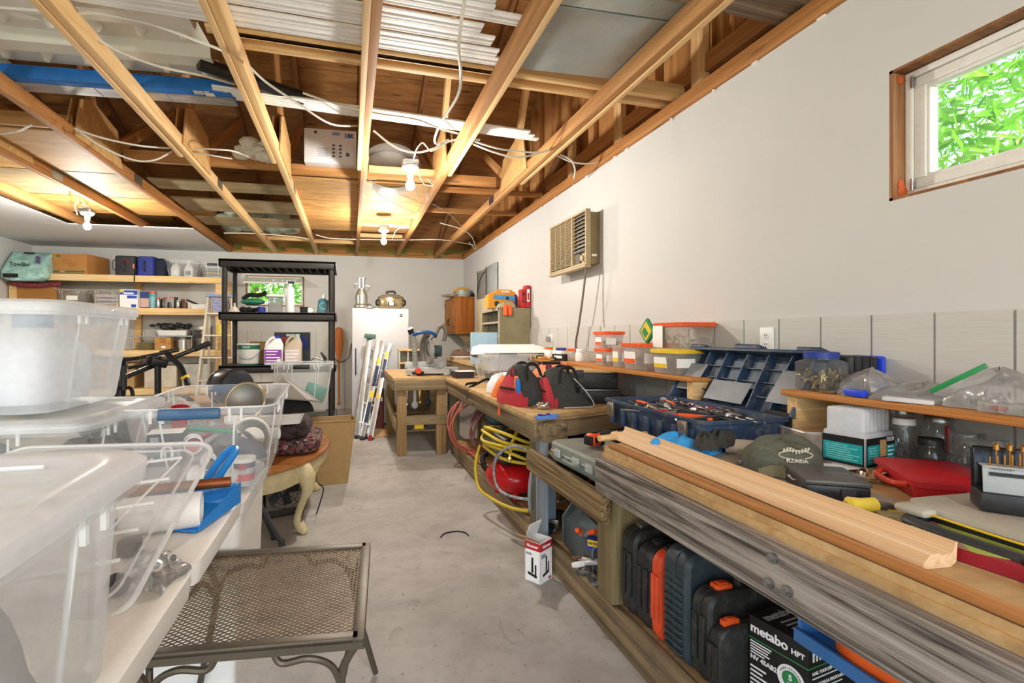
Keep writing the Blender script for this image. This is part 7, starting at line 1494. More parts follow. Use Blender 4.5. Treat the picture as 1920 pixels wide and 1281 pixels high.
for sx in (-1, 1):
    for sy in (-1, 1):
        s = S(); s.cyl((sx * .42, sy * .19, 0), (sx * .42, sy * .19, .02), .024, n=14); s.done('foot', mrk, t)
z = RZ[1] + .001
t = thing('green_sander', 'green and black power planer lying on the upper rack shelf', 'power tool', (-.80, 4.52, z + .06)); s = S(); s.ball((0, 0, .03), .10, (1, .5, .28), 18); s.done('green_shell', pm('planer_green', '#2c7a5c', .4), t); s = S(); s.tube(catmull([(-.08, 0, .05), (-.03, 0, .085), (.05, 0, .085), (.11, 0, .11)], 5), .018, 8); s.done('black_handle', blk, t)
lumps('black_cable_heap', (-.80, 4.52, z + .025), (.16, .10, .02), fabb, 'heap of black cables and clips under the green planer', 'cables', 24, 13, .022)
s = S(); s.cyl((-.72, 4.45, z), (-.72, 4.45, z + .045), .03, n=14); tag(s.done('blue_tape_roll', pm('tape_indigo', '#1e2f9c', .5)), 'dark blue tape roll at the edge of the upper rack shelf', 'tape')
t = thing('funnel', 'small cream funnel at the left end of the upper rack shelf', 'funnel', (-.93, 4.46, z)); s = S(); s.lathe([(.045, 0), (.04, .01), (.008, .05), (.006, .075)], 18); s.done('funnel_cone', pm('cream_funnel', '#d8cfc0', .6), t)
t = bin_('plastic_tub', 'square grey translucent tub with a white lid on the upper rack shelf', -.62, 4.52, z, .12, .12, .14, 0, clear('grey_tub', '#a4a7a8', .55), whitep, .85, 'tub', None, whitep)
t = thing('spray_can', 'tall white spray canister with a black nozzle on the upper rack shelf', 'spray can', (-.50, 4.50, z)); s = S(); s.lathe([(.034, 0), (.035, .005), (.035, .20), (.028, .215), (.018, .22), (.018, .245)], 20, cap0=True, cap1=True); s.done('can_body', whitep, t); s = S(); s.box((.01, 0, .255), (.05, .015, .02), bev=.004); s.done('nozzle', blk, t)
t = thing('black_jar', 'short black jar right of the white canister on the rack', 'jar', (-.39, 4.52, z)); s = S(); s.lathe([(.03, 0), (.032, .04), (.04, .05), (0, .055)], 18, cap0=True); s.done('jar_body', dgray, t)
t = thing('round_gauge', 'small round white gauge on the upper rack shelf', 'gauge', (-.33, 4.47, z + .02)); s = S(); s.m = Matrix.Rotation(PI / 2, 4, 'X'); s.cyl((0, 0, 0), (0, 0, .02), .02, n=16); s.done('gauge_body', whitep, t)
t = thing('teal_bottle', 'flat teal bottle with a white cap leaning on the upper rack shelf', 'bottle', (-.235, 4.50, z), 0, None, rot=(0, .09, 0)); s = S(); s.loft([rr(.085, .04, .01, z=.0), rr(.09, .042, .012, z=.01), rr(.085, .04, .012, z=.11), rr(.03, .03, .012, z=.125)]); s.done('bottle_body', pm('bottle_teal', '#3d6f7c', .35), t); s = S(); s.cyl((0, 0, .125), (0, 0, .16), .018, n=14); s.done('bottle_cap', whitep, t); s = S(); s.lathe([(.024, 0), (.027, .001), (.03, 0)], 20); s.done('round_mark', pm('pale_teal_ring', '#7fb3b5', .5), t); kids(t)[-1].rotation_euler = (PI / 2, 0, 0); kids(t)[-1].location = (0, -.022, .06)
z = RZ[2] + .001
t = thing('paint_can', 'white paint can with a dark green band and wire handle on the rack', 'paint can', (-.83, 4.50, z)); s = S(); s.lathe([(.085, 0), (.088, .004), (.088, .165), (.09, .17), (.09, .176), (0, .172)], 28, cap0=True); s.done('can_body', pm('can_white', '#d9dbd6', .45), t); s = S(); s.lathe([(.0888, .128), (.0892, .13), (.0892, .162), (.0888, .164)], 28); s.lathe([(.0888, .002), (.0892, .003), (.0892, .010), (.0888, .012)], 28); s.done('green_band', pm('can_green', '#1f5c48', .5), t)
s = S(); s.tube(catmull([(-.088, -.02, .10), (-.05, -.085, .06), (0, -.10, .05), (.05, -.085, .06), (.088, -.02, .10)], 6), .0022, 5); s.done('wire_handle', steel, t); txt(t, 'PAINT', (0, -.0915, .145), (PI / 2, 0, 0), .022, inkw, al='CENTER')
t = carton('tan_box', 'small brown box behind the white paint can on the rack', -.76, 4.66, z, .16, .12, .19, 0, pm('tan_small', '#9a7444', .8))
def jug(label, x, y, z, bodym, labm, capm, h=.24, w=.15, hand=True):
    t = thing('detergent_jug', label, 'jug', (x, y, z)); s = S()
    s.loft([rr(w, .09, .03, 5, z=0), rr(w * 1.02, .092, .03, 5, z=.01), rr(w * 1.02, .092, .03, 5, z=h * .58), rr(w * .9, .085, .03, 5, z=h * .68, cx=.01), rr(w * .42, .05, .02, 5, z=h * .86, cx=.028), rr(w * .26, .035, .016, 5, z=h * .92, cx=.03)]); s.done('jug_body', bodym, t, smooth=45)
    s = S(); s.tube(catmull([(-w * .40, 0, h * .58), (-w * .34, 0, h * .78), (-w * .08, 0, h * .93), (w * .12, 0, h * .9)], 6), .013, 10); s.done('jug_handle', bodym, t)
    s = S(); s.cyl((.03, 0, h * .91), (.03, 0, h * 1.02), .022, n=16); s.done('jug_cap', capm, t)
    label_on(t, 0, -.0475, h * .3, w * .9, h * .44, labm, lines=4, lmat=inkw, name='wrap_label'); return t
t = jug('white detergent jug with a bright purple label on the rack', -.625, 4.47, z, whitep, pm('label_purple', '#8a3ba8', .5), pm('tape_indigo', '#1e2f9c', .5)); label_on(t, .045, -.0495, .035, .03, .025, paper)
jug('beige translucent jug with a pastel label right of the purple one', -.47, 4.47, z, pm('jug_beige', '#b9a992', .5), pm('label_pastel', '#cdbcb4', .5), pm('cap_aqua', '#9cc8bd', .5), h=.25, w=.14)
t = carton('printed_box', 'dark box printed with coloured fruit behind the jugs on the rack', -.50, 4.70, z, .30, .07, .27, 0, pm('printed_dark', '#1d2b33', .5)); label_on(t, -.06, -.036, .20, .07, .06, red); label_on(t, .10, -.036, .18, .06, .10, pm('tape_indigo', '#1e2f9c', .5)); label_on(t, 0, -.0362, .245, .10, .02, inkw)
t = thing('dark_tool', 'black upright tool at the right end of the middle rack shelf', 'tool', (-.225, 4.46, z)); s = S(); s.tube([(.02, 0, 0), (.015, 0, .05), (-.02, 0, .10)], [.02, .014, .008], 8); s.done('tool_body', blk, t)
s = S(); s.tube(catmull([(-.34, 4.45, z + .01), (-.30, 4.46, z + .05), (-.25, 4.47, z + .04), (-.21, 4.46, z + .01)], 5), .006, 6); tag(s.done('wire_loop', steel), 'steel wire hoop in front of the black upright tool on the rack', 'wire')
carton('rack_box', 'brown box on the lower rack shelf behind the speckled pot', -.78, 4.52, RZ[3] + .001, .42, .34, .27, 0, card)
# ================================================================== mid left pile: oval table, fabrics, bag
t = thing('oval_coffee_table', 'antique oval coffee table with orange veneer top and cream cabriole legs', 'table', (-.72, 3.50, 0))
mcream = pm('antique_cream', '#cbbd92', .5, dirt=.25, vs=14)
s = S(); s.lathe([(0, .40), (.55, .40), (.575, .405), (.585, .415), (.58, .428), (.56, .432), (0, .432)], 56, sy=1.36); s.done('table_top', wood('orange_veneer', '#7d4a22', '#b98048', '#9c6534', .3, rough=.25, grain=5), t, smooth=40)
rings = []
for k in range(57):
    a = 2 * PI * k / 56; dz = .035 * abs(math.sin(2 * a + .3)) ** 2; c_, s_ = math.cos(a), math.sin(a) * 1.36
    rings.append([(c_ * .56, s_ * .56, .40), (c_ * .575, s_ * .575, .37), (c_ * .56, s_ * .56, .335 - dz), (c_ * .53, s_ * .53, .34 - dz), (c_ * .53, s_ * .53, .40)])
s = S(); s.loft(rings, False, False, True); s.done('apron', mcream, t, smooth=50)
for a in (-.62, .55, 2.45, 3.8):
    c_, s_ = math.cos(a), math.sin(a) * 1.36; d = Vector((c_, s_, 0)).normalized(); b = Vector((c_ * .55, s_ * .55, 0))
    P = [b + d * o_ + Vector((0, 0, z)) for o_, z in ((-.01, .385), (.035, .33), (.045, .27), (.01, .19), (-.03, .11), (-.035, .06), (.0, .025), (.03, .008))]
    s = S(); s.tube(catmull(P, 4), [.05, .052, .054, .054, .052, .048, .044, .040, .036, .033, .030, .028, .026, .025, .024, .024, .023, .023, .024, .026, .028, .03, .031, .03, .028, .026, .022, .018, .012][:29], 12); s.done('leg', mcream, t, smooth=60)
    s = S(); s.tube(catmull([p + d * .03 + Vector((0, 0, 0)) for p in P[:6]], 4), .004, 5); s.done('dark_line', pm('umber_line', '#4a3a26', .7), t)
ZO = .433
random.seed(9)
q = N('persian_rug'); vo = q.n('TexVoronoi'); vo.inputs['Scale'].default_value = 55; q.l(q.coord((1, 1, 1)), vo.inputs['Vector'])
m_rug = q.bsdf(q.ramp(vo.outputs['Color'], [(.25, hexc('#2a2328')), (.42, hexc('#5c3038')), (.55, hexc('#8a4a44')), (.7, hexc('#3f4650')), (.85, hexc('#a08a78'))]), .95, 0, q.noise(q.coord(), 120, 3), .5)
s = S(); s.loft([rr(.50 * k, .55 * k, .12, 6, z=z) for z, k in ((0, .9), (.02, 1), (.05, 1.02), (.08, .98), (.095, .85))]); tag(s.done('rug_cushion', m_rug, loc=(-.44, 3.42, ZO + .001), smooth=60, jit=.004), 'thick patterned red and blue cushion on the oval table, lower of two', 'cushion')
s = S(); s.loft([rr(.46 * k, .50 * k, .10, 6, z=z) for z, k in ((0, .92), (.02, 1), (.06, 1.0), (.085, .9))]); tag(s.done('folded_rug', pm('dark_brocade', '#3a2d30', .95, var=.8, vs=40), loc=(-.48, 3.38, ZO + .098), smooth=60, jit=.007), 'dark brocade folded fabric on top of the patterned cushion', 'rug')
t = thing('white_tray', 'white plastic tray sticking out above the dark folded fabric', 'tray', (-.46, 3.2, ZO + .19), .2, None, rot=(-.08, 0, .2)); s = S(); s.loft([rr(.30, .34, .04, z=0), rr(.34, .38, .05, z=.05), rr(.35, .39, .05, z=.055)]); s.done('tray_body', whitep, t, smooth=40)
cloth('black_bag', (-.42, 3.3, ZO + .25), .18, .16, .09, fabb, 'black fabric bag heaped above the white tray', 'bag', 33, jag=.3)
s = S(); s.loft([[(-.12, -.10, .0), (.14, -.12, -.02), (.20, .02, -.05), (-.05, .12, .12)], [(-.12, -.10, .008), (.14, -.12, -.012), (.20, .02, -.042), (-.05, .12, .128)]]); tag(s.done('grey_flap', pm('grey_leather', '#7a756f', .6), loc=(-.38, 3.22, ZO + .35)), 'stiff grey leather flap on top of the black bag', 'flap')
t = carton('cardboard_box', 'brown cardboard box on the oval table under the speckled pot', -.95, 3.55, ZO + .001, .40, .5, .30, .1, card)
t = thing('canning_pot', 'black speckled enamel pot lying on its side with its base to the viewer', 'pot', (-.70, 3.30, ZO + .302 + .10), 0, None, rot=(PI / 2 - .05, 0, math.radians(35)))
mp2 = pm('speckled_enamel', '#2b282c', .3, var=.6, vs=90); s = S(); s.lathe([(0, 0.08), (.098, .08), (.105, .07), (.105, -.10), (.112, -.105), (.112, -.112), (.10, -.11)], 36); s.done('pot_body', mp2, t); s = S(); s.lathe([(0, .0815), (.094, .0815), (.096, .080)], 36); s.done('pot_base', pm('enamel_navy', '#22242f', .45, var=.3, vs=60), t)
# black fan under the table
t = thing('box_fan', 'black floor fan standing behind the front leg of the oval table', 'fan', (-.42, 3.42, 0), .35)
s = S(); s.box((0, 0, .16), (.30, .10, .03)); ring(s, -.04, .04, -.14, .14, .0, .30, .02) if False else None; s.done('fan_shelf', blk, t) if False else s.b.free()
s = S(); P = rr(.26, .30, .04, 5); s.m = Matrix.Translation((0, 0, .155)) @ Matrix.Rotation(PI / 2, 4, 'X'); s.loft([[(x, y, z) for x, y, _ in P] for z in (-.045, .045)], False, False); s.loft([[(x * .9, y * .9, z) for x, y, _ in P] for z in (.045, -.045)], False, False); s.done('fan_housing', blk, t, smooth=30)
s = S(); s.m = Matrix.Translation((0, -.046, .155)) @ Matrix.Rotation(PI / 2, 4, 'X')
for r in (.03, .055, .08, .105): s.tube([(r * math.cos(a), r * math.sin(a), 0) for a in [2 * PI * k / 28 for k in range(28)]], .002, 5, closed=True)
for k in range(8): s.tube([(0, 0, 0), (.12 * math.cos(k * PI / 4), .12 * math.sin(k * PI / 4), 0)], .002, 5)
s.done('fan_grille', blk, t)
for k in range(5):
    a = k * 2 * PI / 5; s = S(); s.m = Matrix.Translation((0, 0, .155)) @ Matrix.Rotation(PI / 2, 4, 'X') @ Matrix.Rotation(a, 4, 'Z'); s.box((.06, 0, 0), (.08, .05, .004), (.4, 0, 0)); s.done('fan_blade', dgray, t)
s = S(); s.tube(catmull([(-.20, 3.36, .20), (-.17, 3.38, .16), (-.19, 3.34, .08), (-.21, 3.32, .02)], 5), .004, 6); tag(s.done('thin_cord', rubber), 'thin black cord hanging beside the oval table leg', 'cord')
# paper bag
t = thing('paper_bag', 'tall open brown paper bag standing beside the oval table', 'bag', (-.145, 4.12, 0), .12)
mpb = pm('kraft_bag', '#a88a5c', .85, var=.07, bump=.2, vs=14); pb = [(0, .23, .20), (.02, .235, .205), (.25, .29, .23), (.46, .34, .24), (.49, .355, .245)]
s = S(); s.loft([rr(w, d, .008, 1, z=z) for z, w, d in pb], True, False); s.loft([rr(w - .006, d - .006, .008, 1, z=z + .003) for z, w, d in pb[::-1]], False, True); s.done('bag_body', mpb, t, smooth=25, jit=.0025)
s = S(); s.tube([(x, y, .491) for x, y, _ in rr(.354, .244, .008, 1)], .004, 6, closed=True); s.done('rolled_edge', mpb, t)
# clear tote behind
mt_ = pm('black_crate', '#1f1d1c', .5)
t = thing('black_crate', 'black crate standing under the small clear tote', 'crate', (-.52, 4.10, ZO + .001)); s = S(); s.box((0, 0, .065), (.24, .22, .13), bev=.01); s.done('crate_body', mt_, t)
t = big_tote('storage_tote', 'clear tote with a teal case inside, in front of the black rack', -.36, 4.15, .566, .42, .30, .37, 0, tote, blk, handle=False, lid=None, hs=.03)
s = S(); s.box((.0, -.172, .345), (.12, .02, .03), bev=.005); s.done('handle', blk, t)
s = S(); s.box((0, 0, 0), (.16, .08, .12), (0, .35, 0), bev=.008); tag(s.done('teal_case', pm('case_teal', '#2f8a7a', .45), loc=(-.27, 4.16, .70)), 'tilted teal plastic case inside the small clear tote', 'case')
# ================================================================== bicycle among the clutter
t = thing('bicycle', 'black bicycle with wide handlebars standing in the clutter behind the totes', 'bicycle', (-1.80, 4.55, 0), -1.15)
mb1 = pm('bike_black', '#1b1d1e', .35, .2)
def wheel(x):
    s = S(); s.m = Matrix.Translation((x, 0, .34)) @ Matrix.Rotation(PI / 2, 4, 'X'); s.tube([(.33 * math.cos(a), .33 * math.sin(a), 0) for a in [2 * PI * k / 48 for k in range(48)]], .020, 8, closed=True); o = s.done('tyre', rubber, t)
    s = S(); s.m = Matrix.Translation((x, 0, .34)) @ Matrix.Rotation(PI / 2, 4, 'X')
    s.tube([(.305 * math.cos(a), .305 * math.sin(a), 0) for a in [2 * PI * k / 48 for k in range(48)]], .008, 6, closed=True)
    for k in range(20): a = k * PI / 10; s.tube([(.02 * math.cos(a), .02 * math.sin(a), .02 if k % 2 else -.02), (.30 * math.cos(a + .2), .30 * math.sin(a + .2), 0)], .0013, 4)
    s.cyl((0, 0, -.03), (0, 0, .03), .022, n=12); s.done('rim_and_spokes', steel, o)
wheel(.50); wheel(-.55)
for a, b, r in (((.36, 0, .80), (-.12, 0, .30), .019), ((.34, 0, .85), (-.22, 0, .78), .017), ((-.22, 0, .80), (-.10, 0, .29), .016), ((-.10, .0, .29), (-.55, .05, .34), .010), ((-.10, 0, .29), (-.55, -.05, .34), .010), ((-.21, 0, .72), (-.55, .05, .34), .009), ((-.21, 0, .72), (-.55, -.05, .34), .009)):
    s = S(); s.cyl(a, b, r, n=12); s.done('frame_tube', mb1, t)
for sy in (-1, 1):
    s = S(); s.tube(catmull([(.36, sy * .03, .76), (.40, sy * .055, .70), (.50, sy * .055, .34)], 5), .014, 8); s.done('fork_blade', mb1, t)
s = S(); s.cyl((.33, 0, .92), (.37, 0, .74), .022, n=12); s.tube([(.33, 0, .93), (.38, 0, .97)], .018, 8); s.done('stem', mb1, t)
s = S(); s.tube(catmull([(.30, -.36, 1.03), (.35, -.2, 1.0), (.38, 0, .97), (.35, .2, 1.0), (.30, .36, 1.03)], 6), .014, 10); hb = s.done('handlebar', mb1, t)
for sy in (-1, 1):
    s = S(); s.cyl((.305, sy * .24, 1.01), (.285, sy * .37, 1.035), .018, n=12); s.done('grip', rubber, hb)
    s = S(); s.tube([(.33, sy * .18, .99), (.39, sy * .2, .965), (.42, sy * .30, .965)], .006, 6); s.done('brake_lever', blk, hb)
s = S(); s.tube(catmull([(.40, 0, .97), (.46, -.06, 1.0), (.45, -.10, .85), (.40, -.03, .76)], 6), .004, 6); s.tube(catmull([(.38, .1, .98), (.48, .1, .95), (.42, .04, .84), (.2, .02, .82)], 6), .004, 6); s.done('cable', blk, t)
s = S(); s.loft([[(-.36 + .02, y * .07, .90 + .0) for y in (-1, -.3, .3, 1)], [(-.25, y * .06, .905) for y in (-1, -.3, .3, 1)], [(-.10, y * .022, .895) for y in (-1, -.3, .3, 1)]], False, False, False); s.ball((-.27, 0, .895), .075, (1.3, .85, .35), 14); s.ball((-.15, 0, .895), .03, (2, 1, .7), 12); s.done('saddle', blk, t); s = S(); s.cyl((-.22, 0, .78), (-.23, 0, .88), .013, n=10); s.done('seat_post', steel, t)
s = S(); s.m = Matrix.Translation((-.10, -.03, .29)) @ Matrix.Rotation(PI / 2, 4, 'X'); s.cyl((0, 0, 0), (0, 0, .01), .09, n=28); s.done('chainring', steel, t)
# padded tube bars of a rack leaning over the bicycles
p0, p1 = Vector((-1.62, 3.35, .90)), Vector((-1.32, 4.45, 1.11)); t = thing('bike_rack', 'black bike carrier with padded arms lying over the bicycles', 'bike carrier', (0, 0, 0))
a0, a1 = onY(238, 706, 3.5), onY(392, 644, 3.9)
s = S(); s.cyl(a0, a1, .015, n=12); s.done('carrier_arm', mb1, t); s = S(); s.cyl(a0.lerp(a1, .80), a1, .020, n=12); s.done('foam_grip', rubber, t)
b0, b1 = onY(240, 690, 3.7), onY(330, 672, 3.9); s = S(); s.cyl(b0, b1, .012, n=12); s.done('carrier_arm', mb1, t)
c0, c1 = onY(312, 662, 3.6), onY(352, 722, 3.5); s = S(); s.tube(catmull([c0, c0.lerp(c1, .5) + Vector((.03, 0, .0)), c1], 5), .018, 10); s.done('carrier_arm', mb1, t)
d0 = c0.lerp(c1, .72) + Vector((.015, 0, 0)); s = S(); s.cyl(d0, d0 + Vector((.01, 0, -.02)), .026, n=12); s.done('yellow_band', yellow, t)
e0 = onY(300, 680, 3.6); s = S(); s.box(e0, (.09, .05, .05), (.2, .3, .3), bev=.01); s.box(onY(282, 676, 3.65), (.05, .04, .05), (.3, .1, .6), bev=.01); s.done('clamp_block', blk, t)
f0, f1 = onY(296, 668, 3.6), Vector((onY(296, 668, 3.6).x, 3.6, 0)); s = S(); s.cyl(f0, f1, .02, n=10); s.done('mast', mb1, t)
# pale clutter below
lumps('dark_clutter_heap', (-1.12, 3.08, .63), (.40, .34, .34), pm('clutter_dark', '#35363a', .7, var=.6, vs=20), 'dark heap of tangled parts and bags behind the tall totes', 'clutter', 46, 23, .07)
lumps('pale_bag_heap', (-.92, 2.98, .66), (.22, .16, .26), pm('clutter_pale', '#a9a7a4', .5, var=.4, vs=20), 'pale plastic bags heaped between the bicycle and the open tote', 'bags', 22, 24, .06)
# ================================================================== white folding table, boxes and totes in the foreground
mft = pm('folding_table_white', '#dcdad2', .5, var=.03, bump=.15, vs=120)
t = thing('folding_table', 'white plastic centre fold table along the left edge of the aisle', 'table', (-.66, .55, 0))
for y0, y1 in ((-.92, .475), (.482, .905)):
    w = .76; s = S(); s.loft([rr(w - .01, y1 - y0 - .005, .03, 4, z=.672, cx=0, cy=(y0 + y1) / 2), rr(w + .0, y1 - y0, .035, 4, z=.70, cx=0, cy=(y0 + y1) / 2), rr(w - .004, y1 - y0, .035, 4, z=.714, cx=0, cy=(y0 + y1) / 2), rr(w - .03, y1 - y0 - .01, .03, 4, z=.720, cx=0, cy=(y0 + y1) / 2)]); s.done('table_top', mft, t, smooth=40)
for y in (-.75, .72):
    for x in (-.3, .12):
        s = S(); s.cyl((x, y, 0), (x, y - .04 if y > 0 else y + .04, .675), .013, n=10); s.done('leg', pm('leg_grey', '#5d6164', .4, .5), t)
    s = S(); s.cyl((-.3, y, .3), (.12, y, .3), .01, n=8); s.done('cross_bar', pm('leg_grey', '#5d6164', .4, .5), t)
t = thing('white_storage_chest', 'white chest beyond the folding table supporting the totes', 'chest', (-.90, 2.0, 0)); s = S(); s.loft([rr(1.06, .44, .02, z=0), rr(1.10, .47, .03, z=.56), rr(1.12, .49, .03, z=.565), rr(1.12, .49, .03, z=.598), rr(1.08, .46, .03, z=.612)]); s.done('chest_body', pm('chest_white', '#dddcd6', .5, var=.02), t, smooth=30)
t = thing('metal_stool', 'stool with dark splayed metal legs under the open tote', 'stool', (-.62, 2.46, 0)); s = S(); s.cyl((0, 0, .585), (0, 0, .612), .14, n=24); s.done('seat', blk, t)
for a, b in (((.12, -.06), (.255, .45)), ((-.1, .1), (-.35, .4)), ((.1, .1), (.2, .55)), ((-.1, -.0), (-.3, .05))):
    s = S(); s.cyl((a[0], a[1], .585), (b[0], b[1], .012), .014, n=12); s.cyl((b[0] * .99, b[1] * .99, .03), (b[0], b[1], .0), .017, n=12); s.done('leg', pm('gunmetal_leg', '#4c5054', .45, .5), t)
# open tote full of plumbing parts
OT = (-.50, 2.16, .6135); OR = .05
t = big_tote('storage_tote', 'large open clear tote of plumbing parts with a blue handle, at the aisle', OT[0], OT[1], OT[2], .44, .78, .30, OR, tote, pm('tote_blue_handle', '#2c587c', .4), handle=False, taper=.84, rad=.07)
for sy in (-1, 1):
    s = S(); s.box((-.02, sy * .405, .285), (.18, .02, .032), (.2 * sy, 0, 0), bev=.006); s.tube([(-.11, sy * .412, .272), (.07, sy * .412, .272)], .006, 8); s.done('handle', pm('tote_blue_handle', '#2c587c', .4), t)
def inT(x, y, z): return (OT[0] + x * math.cos(OR) - y * math.sin(OR), OT[1] + x * math.sin(OR) + y * math.cos(OR), OT[2] + z)
x, y, z = inT(-.125, -.25, .10); s = S(); s.box((0, 0, -.0475), (.22, .3, .095), bev=.01); tag(s.done('folded_sheet', pm('grey_sheet', '#a2a09c', .8), loc=(x + .03, y + .1, z - .001), rot=(0, 0, OR)), 'grey folded sheet at the bottom of the open tote', 'sheet')
t = carton('trap_box', 'white topped black box with a pipe drawing in the open tote', x, y, z, .105, .09, .105, .15, pm('trap_box_black', '#31363c', .5)); s = S(); s.box((0, 0, .106), (.105, .09, .002)); s.done('white_top', paper, t)
s = S(); s.tube(catmull([(-.03, -.0465, .015), (-.01, -.0465, .02), (-.005, -.0465, .055), (.012, -.0465, .062), (.022, -.0465, .045), (.022, -.0465, .012)], 4), .005, 6); s.done('pipe_drawing', inkw, t); s = S(); s.box((-.03, -.0458, .085), (.025, .001, .018)); s.done('printed_patch', pm('patch_grey', '#9a9da0', .5), t); txt(t, 'SIPHON', (.043, -.0465, .05), (PI / 2, -PI / 2, 0), .014, inkw, al='CENTER')
def pvc(label, p, a, r, L_, m=None, tilt=0, name='pvc_fitting', col=True):
    t = thing(name, label, 'pipe fitting', p, 0, None, rot=(tilt, PI / 2, a)); s = S(); s.lathe([(r * .86, 0), (r, 0), (r, L_), (r * .86, L_), (r * .86, 0)], 24); s.done('pipe_wall', m or pm('pvc_white', '#dedede', .4, var=.02), t)
    if col: s = S(); s.lathe([(r, .005), (r * 1.12, .008), (r * 1.12, L_ * .4), (r, L_ * .42)], 24); s.done('socket_collar', m or pm('pvc_white', '#dedede', .4, var=.02), t)
    return t
for k, (dx, dy, dz, a, r, L_, tl, lb) in enumerate(((.02, -.33, .12, -1.2, .022, .07, .1, 'white pipe end facing the viewer at the middle of the open tote'), (-.03, -.33, .07, -.3, .030, .06, 0, 'white pipe collar below the facing pipe end in the open tote'), (.05, -.30, .05, .6, .034, .09, 0, 'broad grey white fitting at the bottom of the open tote'), (-.05, -.24, .16, -1.0, .030, .05, .2, 'bagged white fitting with a round hole in the open tote'), (.02, -.1, .06, 1.3, .03, .12, 0, 'white pipe lying beside the tub of compound'), (-.10, .05, .08, 1.0, .03, .12, 0, 'white pipe lying deep in the middle of the open tote'), (.05, .15, .10, .4, .026, .16, 0, 'white pipe lying at the far half of the open tote'), (.02, -.05, .20, .3, .020, .12, .1, 'white short pipe on top of the heap in the open tote'))):
    pvc(lb, inT(dx, dy, dz), a, r, L_, tilt=tl)
t = thing('red_funnel', 'bright red plastic cup at the left rim of the open tote', 'cup', inT(-.15, .0, .16), 0, None, rot=(.2, .1, 0)); s = S(); s.lathe([(.022, 0), (.03, .10), (.033, .10), (.026, .0)], 18); s.done('cup_body', red, t)
t = thing('red_scoop', 'faded red plastic scoop in a clear bag in the open tote', 'scoop', inT(-.055, -.22, .12), .6, None); s = S(); s.lathe([(0, 0), (.035, .005), (.04, .05), (.042, .05)], 18); s.tube([(.03, 0, .045), (.12, .03, .075)], .008, 8); s.done('scoop_body', pm('faded_red', '#cf5560', .45), t)
t = thing('green_trowel', 'green handled trowel lying across the heap in the open tote', 'trowel', inT(-.08, -.17, .195), -.3); s = S(); s.tube([(0, 0, 0), (.03, 0, .004), (.1, 0, 0), (.18, 0, -.006)], [.008, .012, .009, .006], 8); s.done('trowel_body', pm('trowel_green', '#3f9a78', .45), t)
t = thing('strainer', 'round steel strainer basket leaning at the right side of the open tote', 'strainer', inT(.115, -.10, .14), 0, None, rot=(1.15, .25, -.3)); s = S(); s.lathe([(0, -.03), (.05, -.028), (.075, -.005), (.085, 0), (.088, .003), (.084, .004), (.072, 0)], 32); s.done('steel_bowl', pm('satin_steel', '#a9a69d', .38, .8), t); s = S(); s.tube([(-.06, .01, .0), (.03, -.03, .02)], .014, 10); s.done('white_tube', whitep, t)
t = thing('pot_lid', 'round steel pan rim sticking up at the far right of the open tote', 'pan', inT(.05, .30, .235), 0, None, rot=(1.2, .1, -.1)); s = S(); s.lathe([(0, -.02), (.055, -.018), (.078, .0), (.083, .002), (.083, .006), (.075, .003)], 36); s.done('pan_body', pm('satin_steel_dark', '#7f7c74', .45, .6), t); s = S(); s.tube([(.083 * math.cos(a), .083 * math.sin(a), .006) for a in [2 * PI * k / 36 for k in range(36)]], .006, 8, closed=True); s.done('polished_rim', pm('pan_rim_gold', '#c9bd9a', .25, .8), t)
t = thing('compound_tub', 'small tub with white lid and red label in the corner of the open tote', 'tub', inT(.12, -.27, .012), .1); s = S(); s.lathe([(.033, 0), (.038, .085)], 24, cap0=True); s.done('tub_body', pm('tub_grey', '#b9bcc0', .5), t); s = S(); s.lathe([(.041, .082), (.042, .095), (0, .096)], 24); s.done('tub_lid', whitep, t)
s = S(); s.lathe([(.0385, .062), (.0392, .080)], 24); s.done('dark_band', pm('tub_dark', '#55565c', .5), t); s = S(); s.lathe([(.0362, .018), (.0375, .042)], 24); s.done('red_band', pm('tub_red', '#cf5a62', .5), t); s = S(); s.box((0, -.0395, .068), (.022, .003, .02)); s.done('red_square', red, t)
cloth('dark_cloth', inT(.06, -.12, .08), .11, .12, .07, pm('slate_cloth', '#5a5866', .8), 'slate purple cloth in the right half of the open tote', 'cloth', 44)
bag('clear_bag', 'clear bag of white fittings heaped in the middle of the open tote', *inT(-.02, -.14, .10), .10, .10, .10, clear('cloudy_film', '#dde1e4', .34, .2, .8), 51)
lumps('fitting_heap', inT(0, .10, .06), (.28, .44, .08), pm('pvc_grey', '#c4c5c5', .5, var=.15, vs=10), 'heap of pale plastic fittings filling the far half of the open tote', 'fittings', 60, 52, .045)
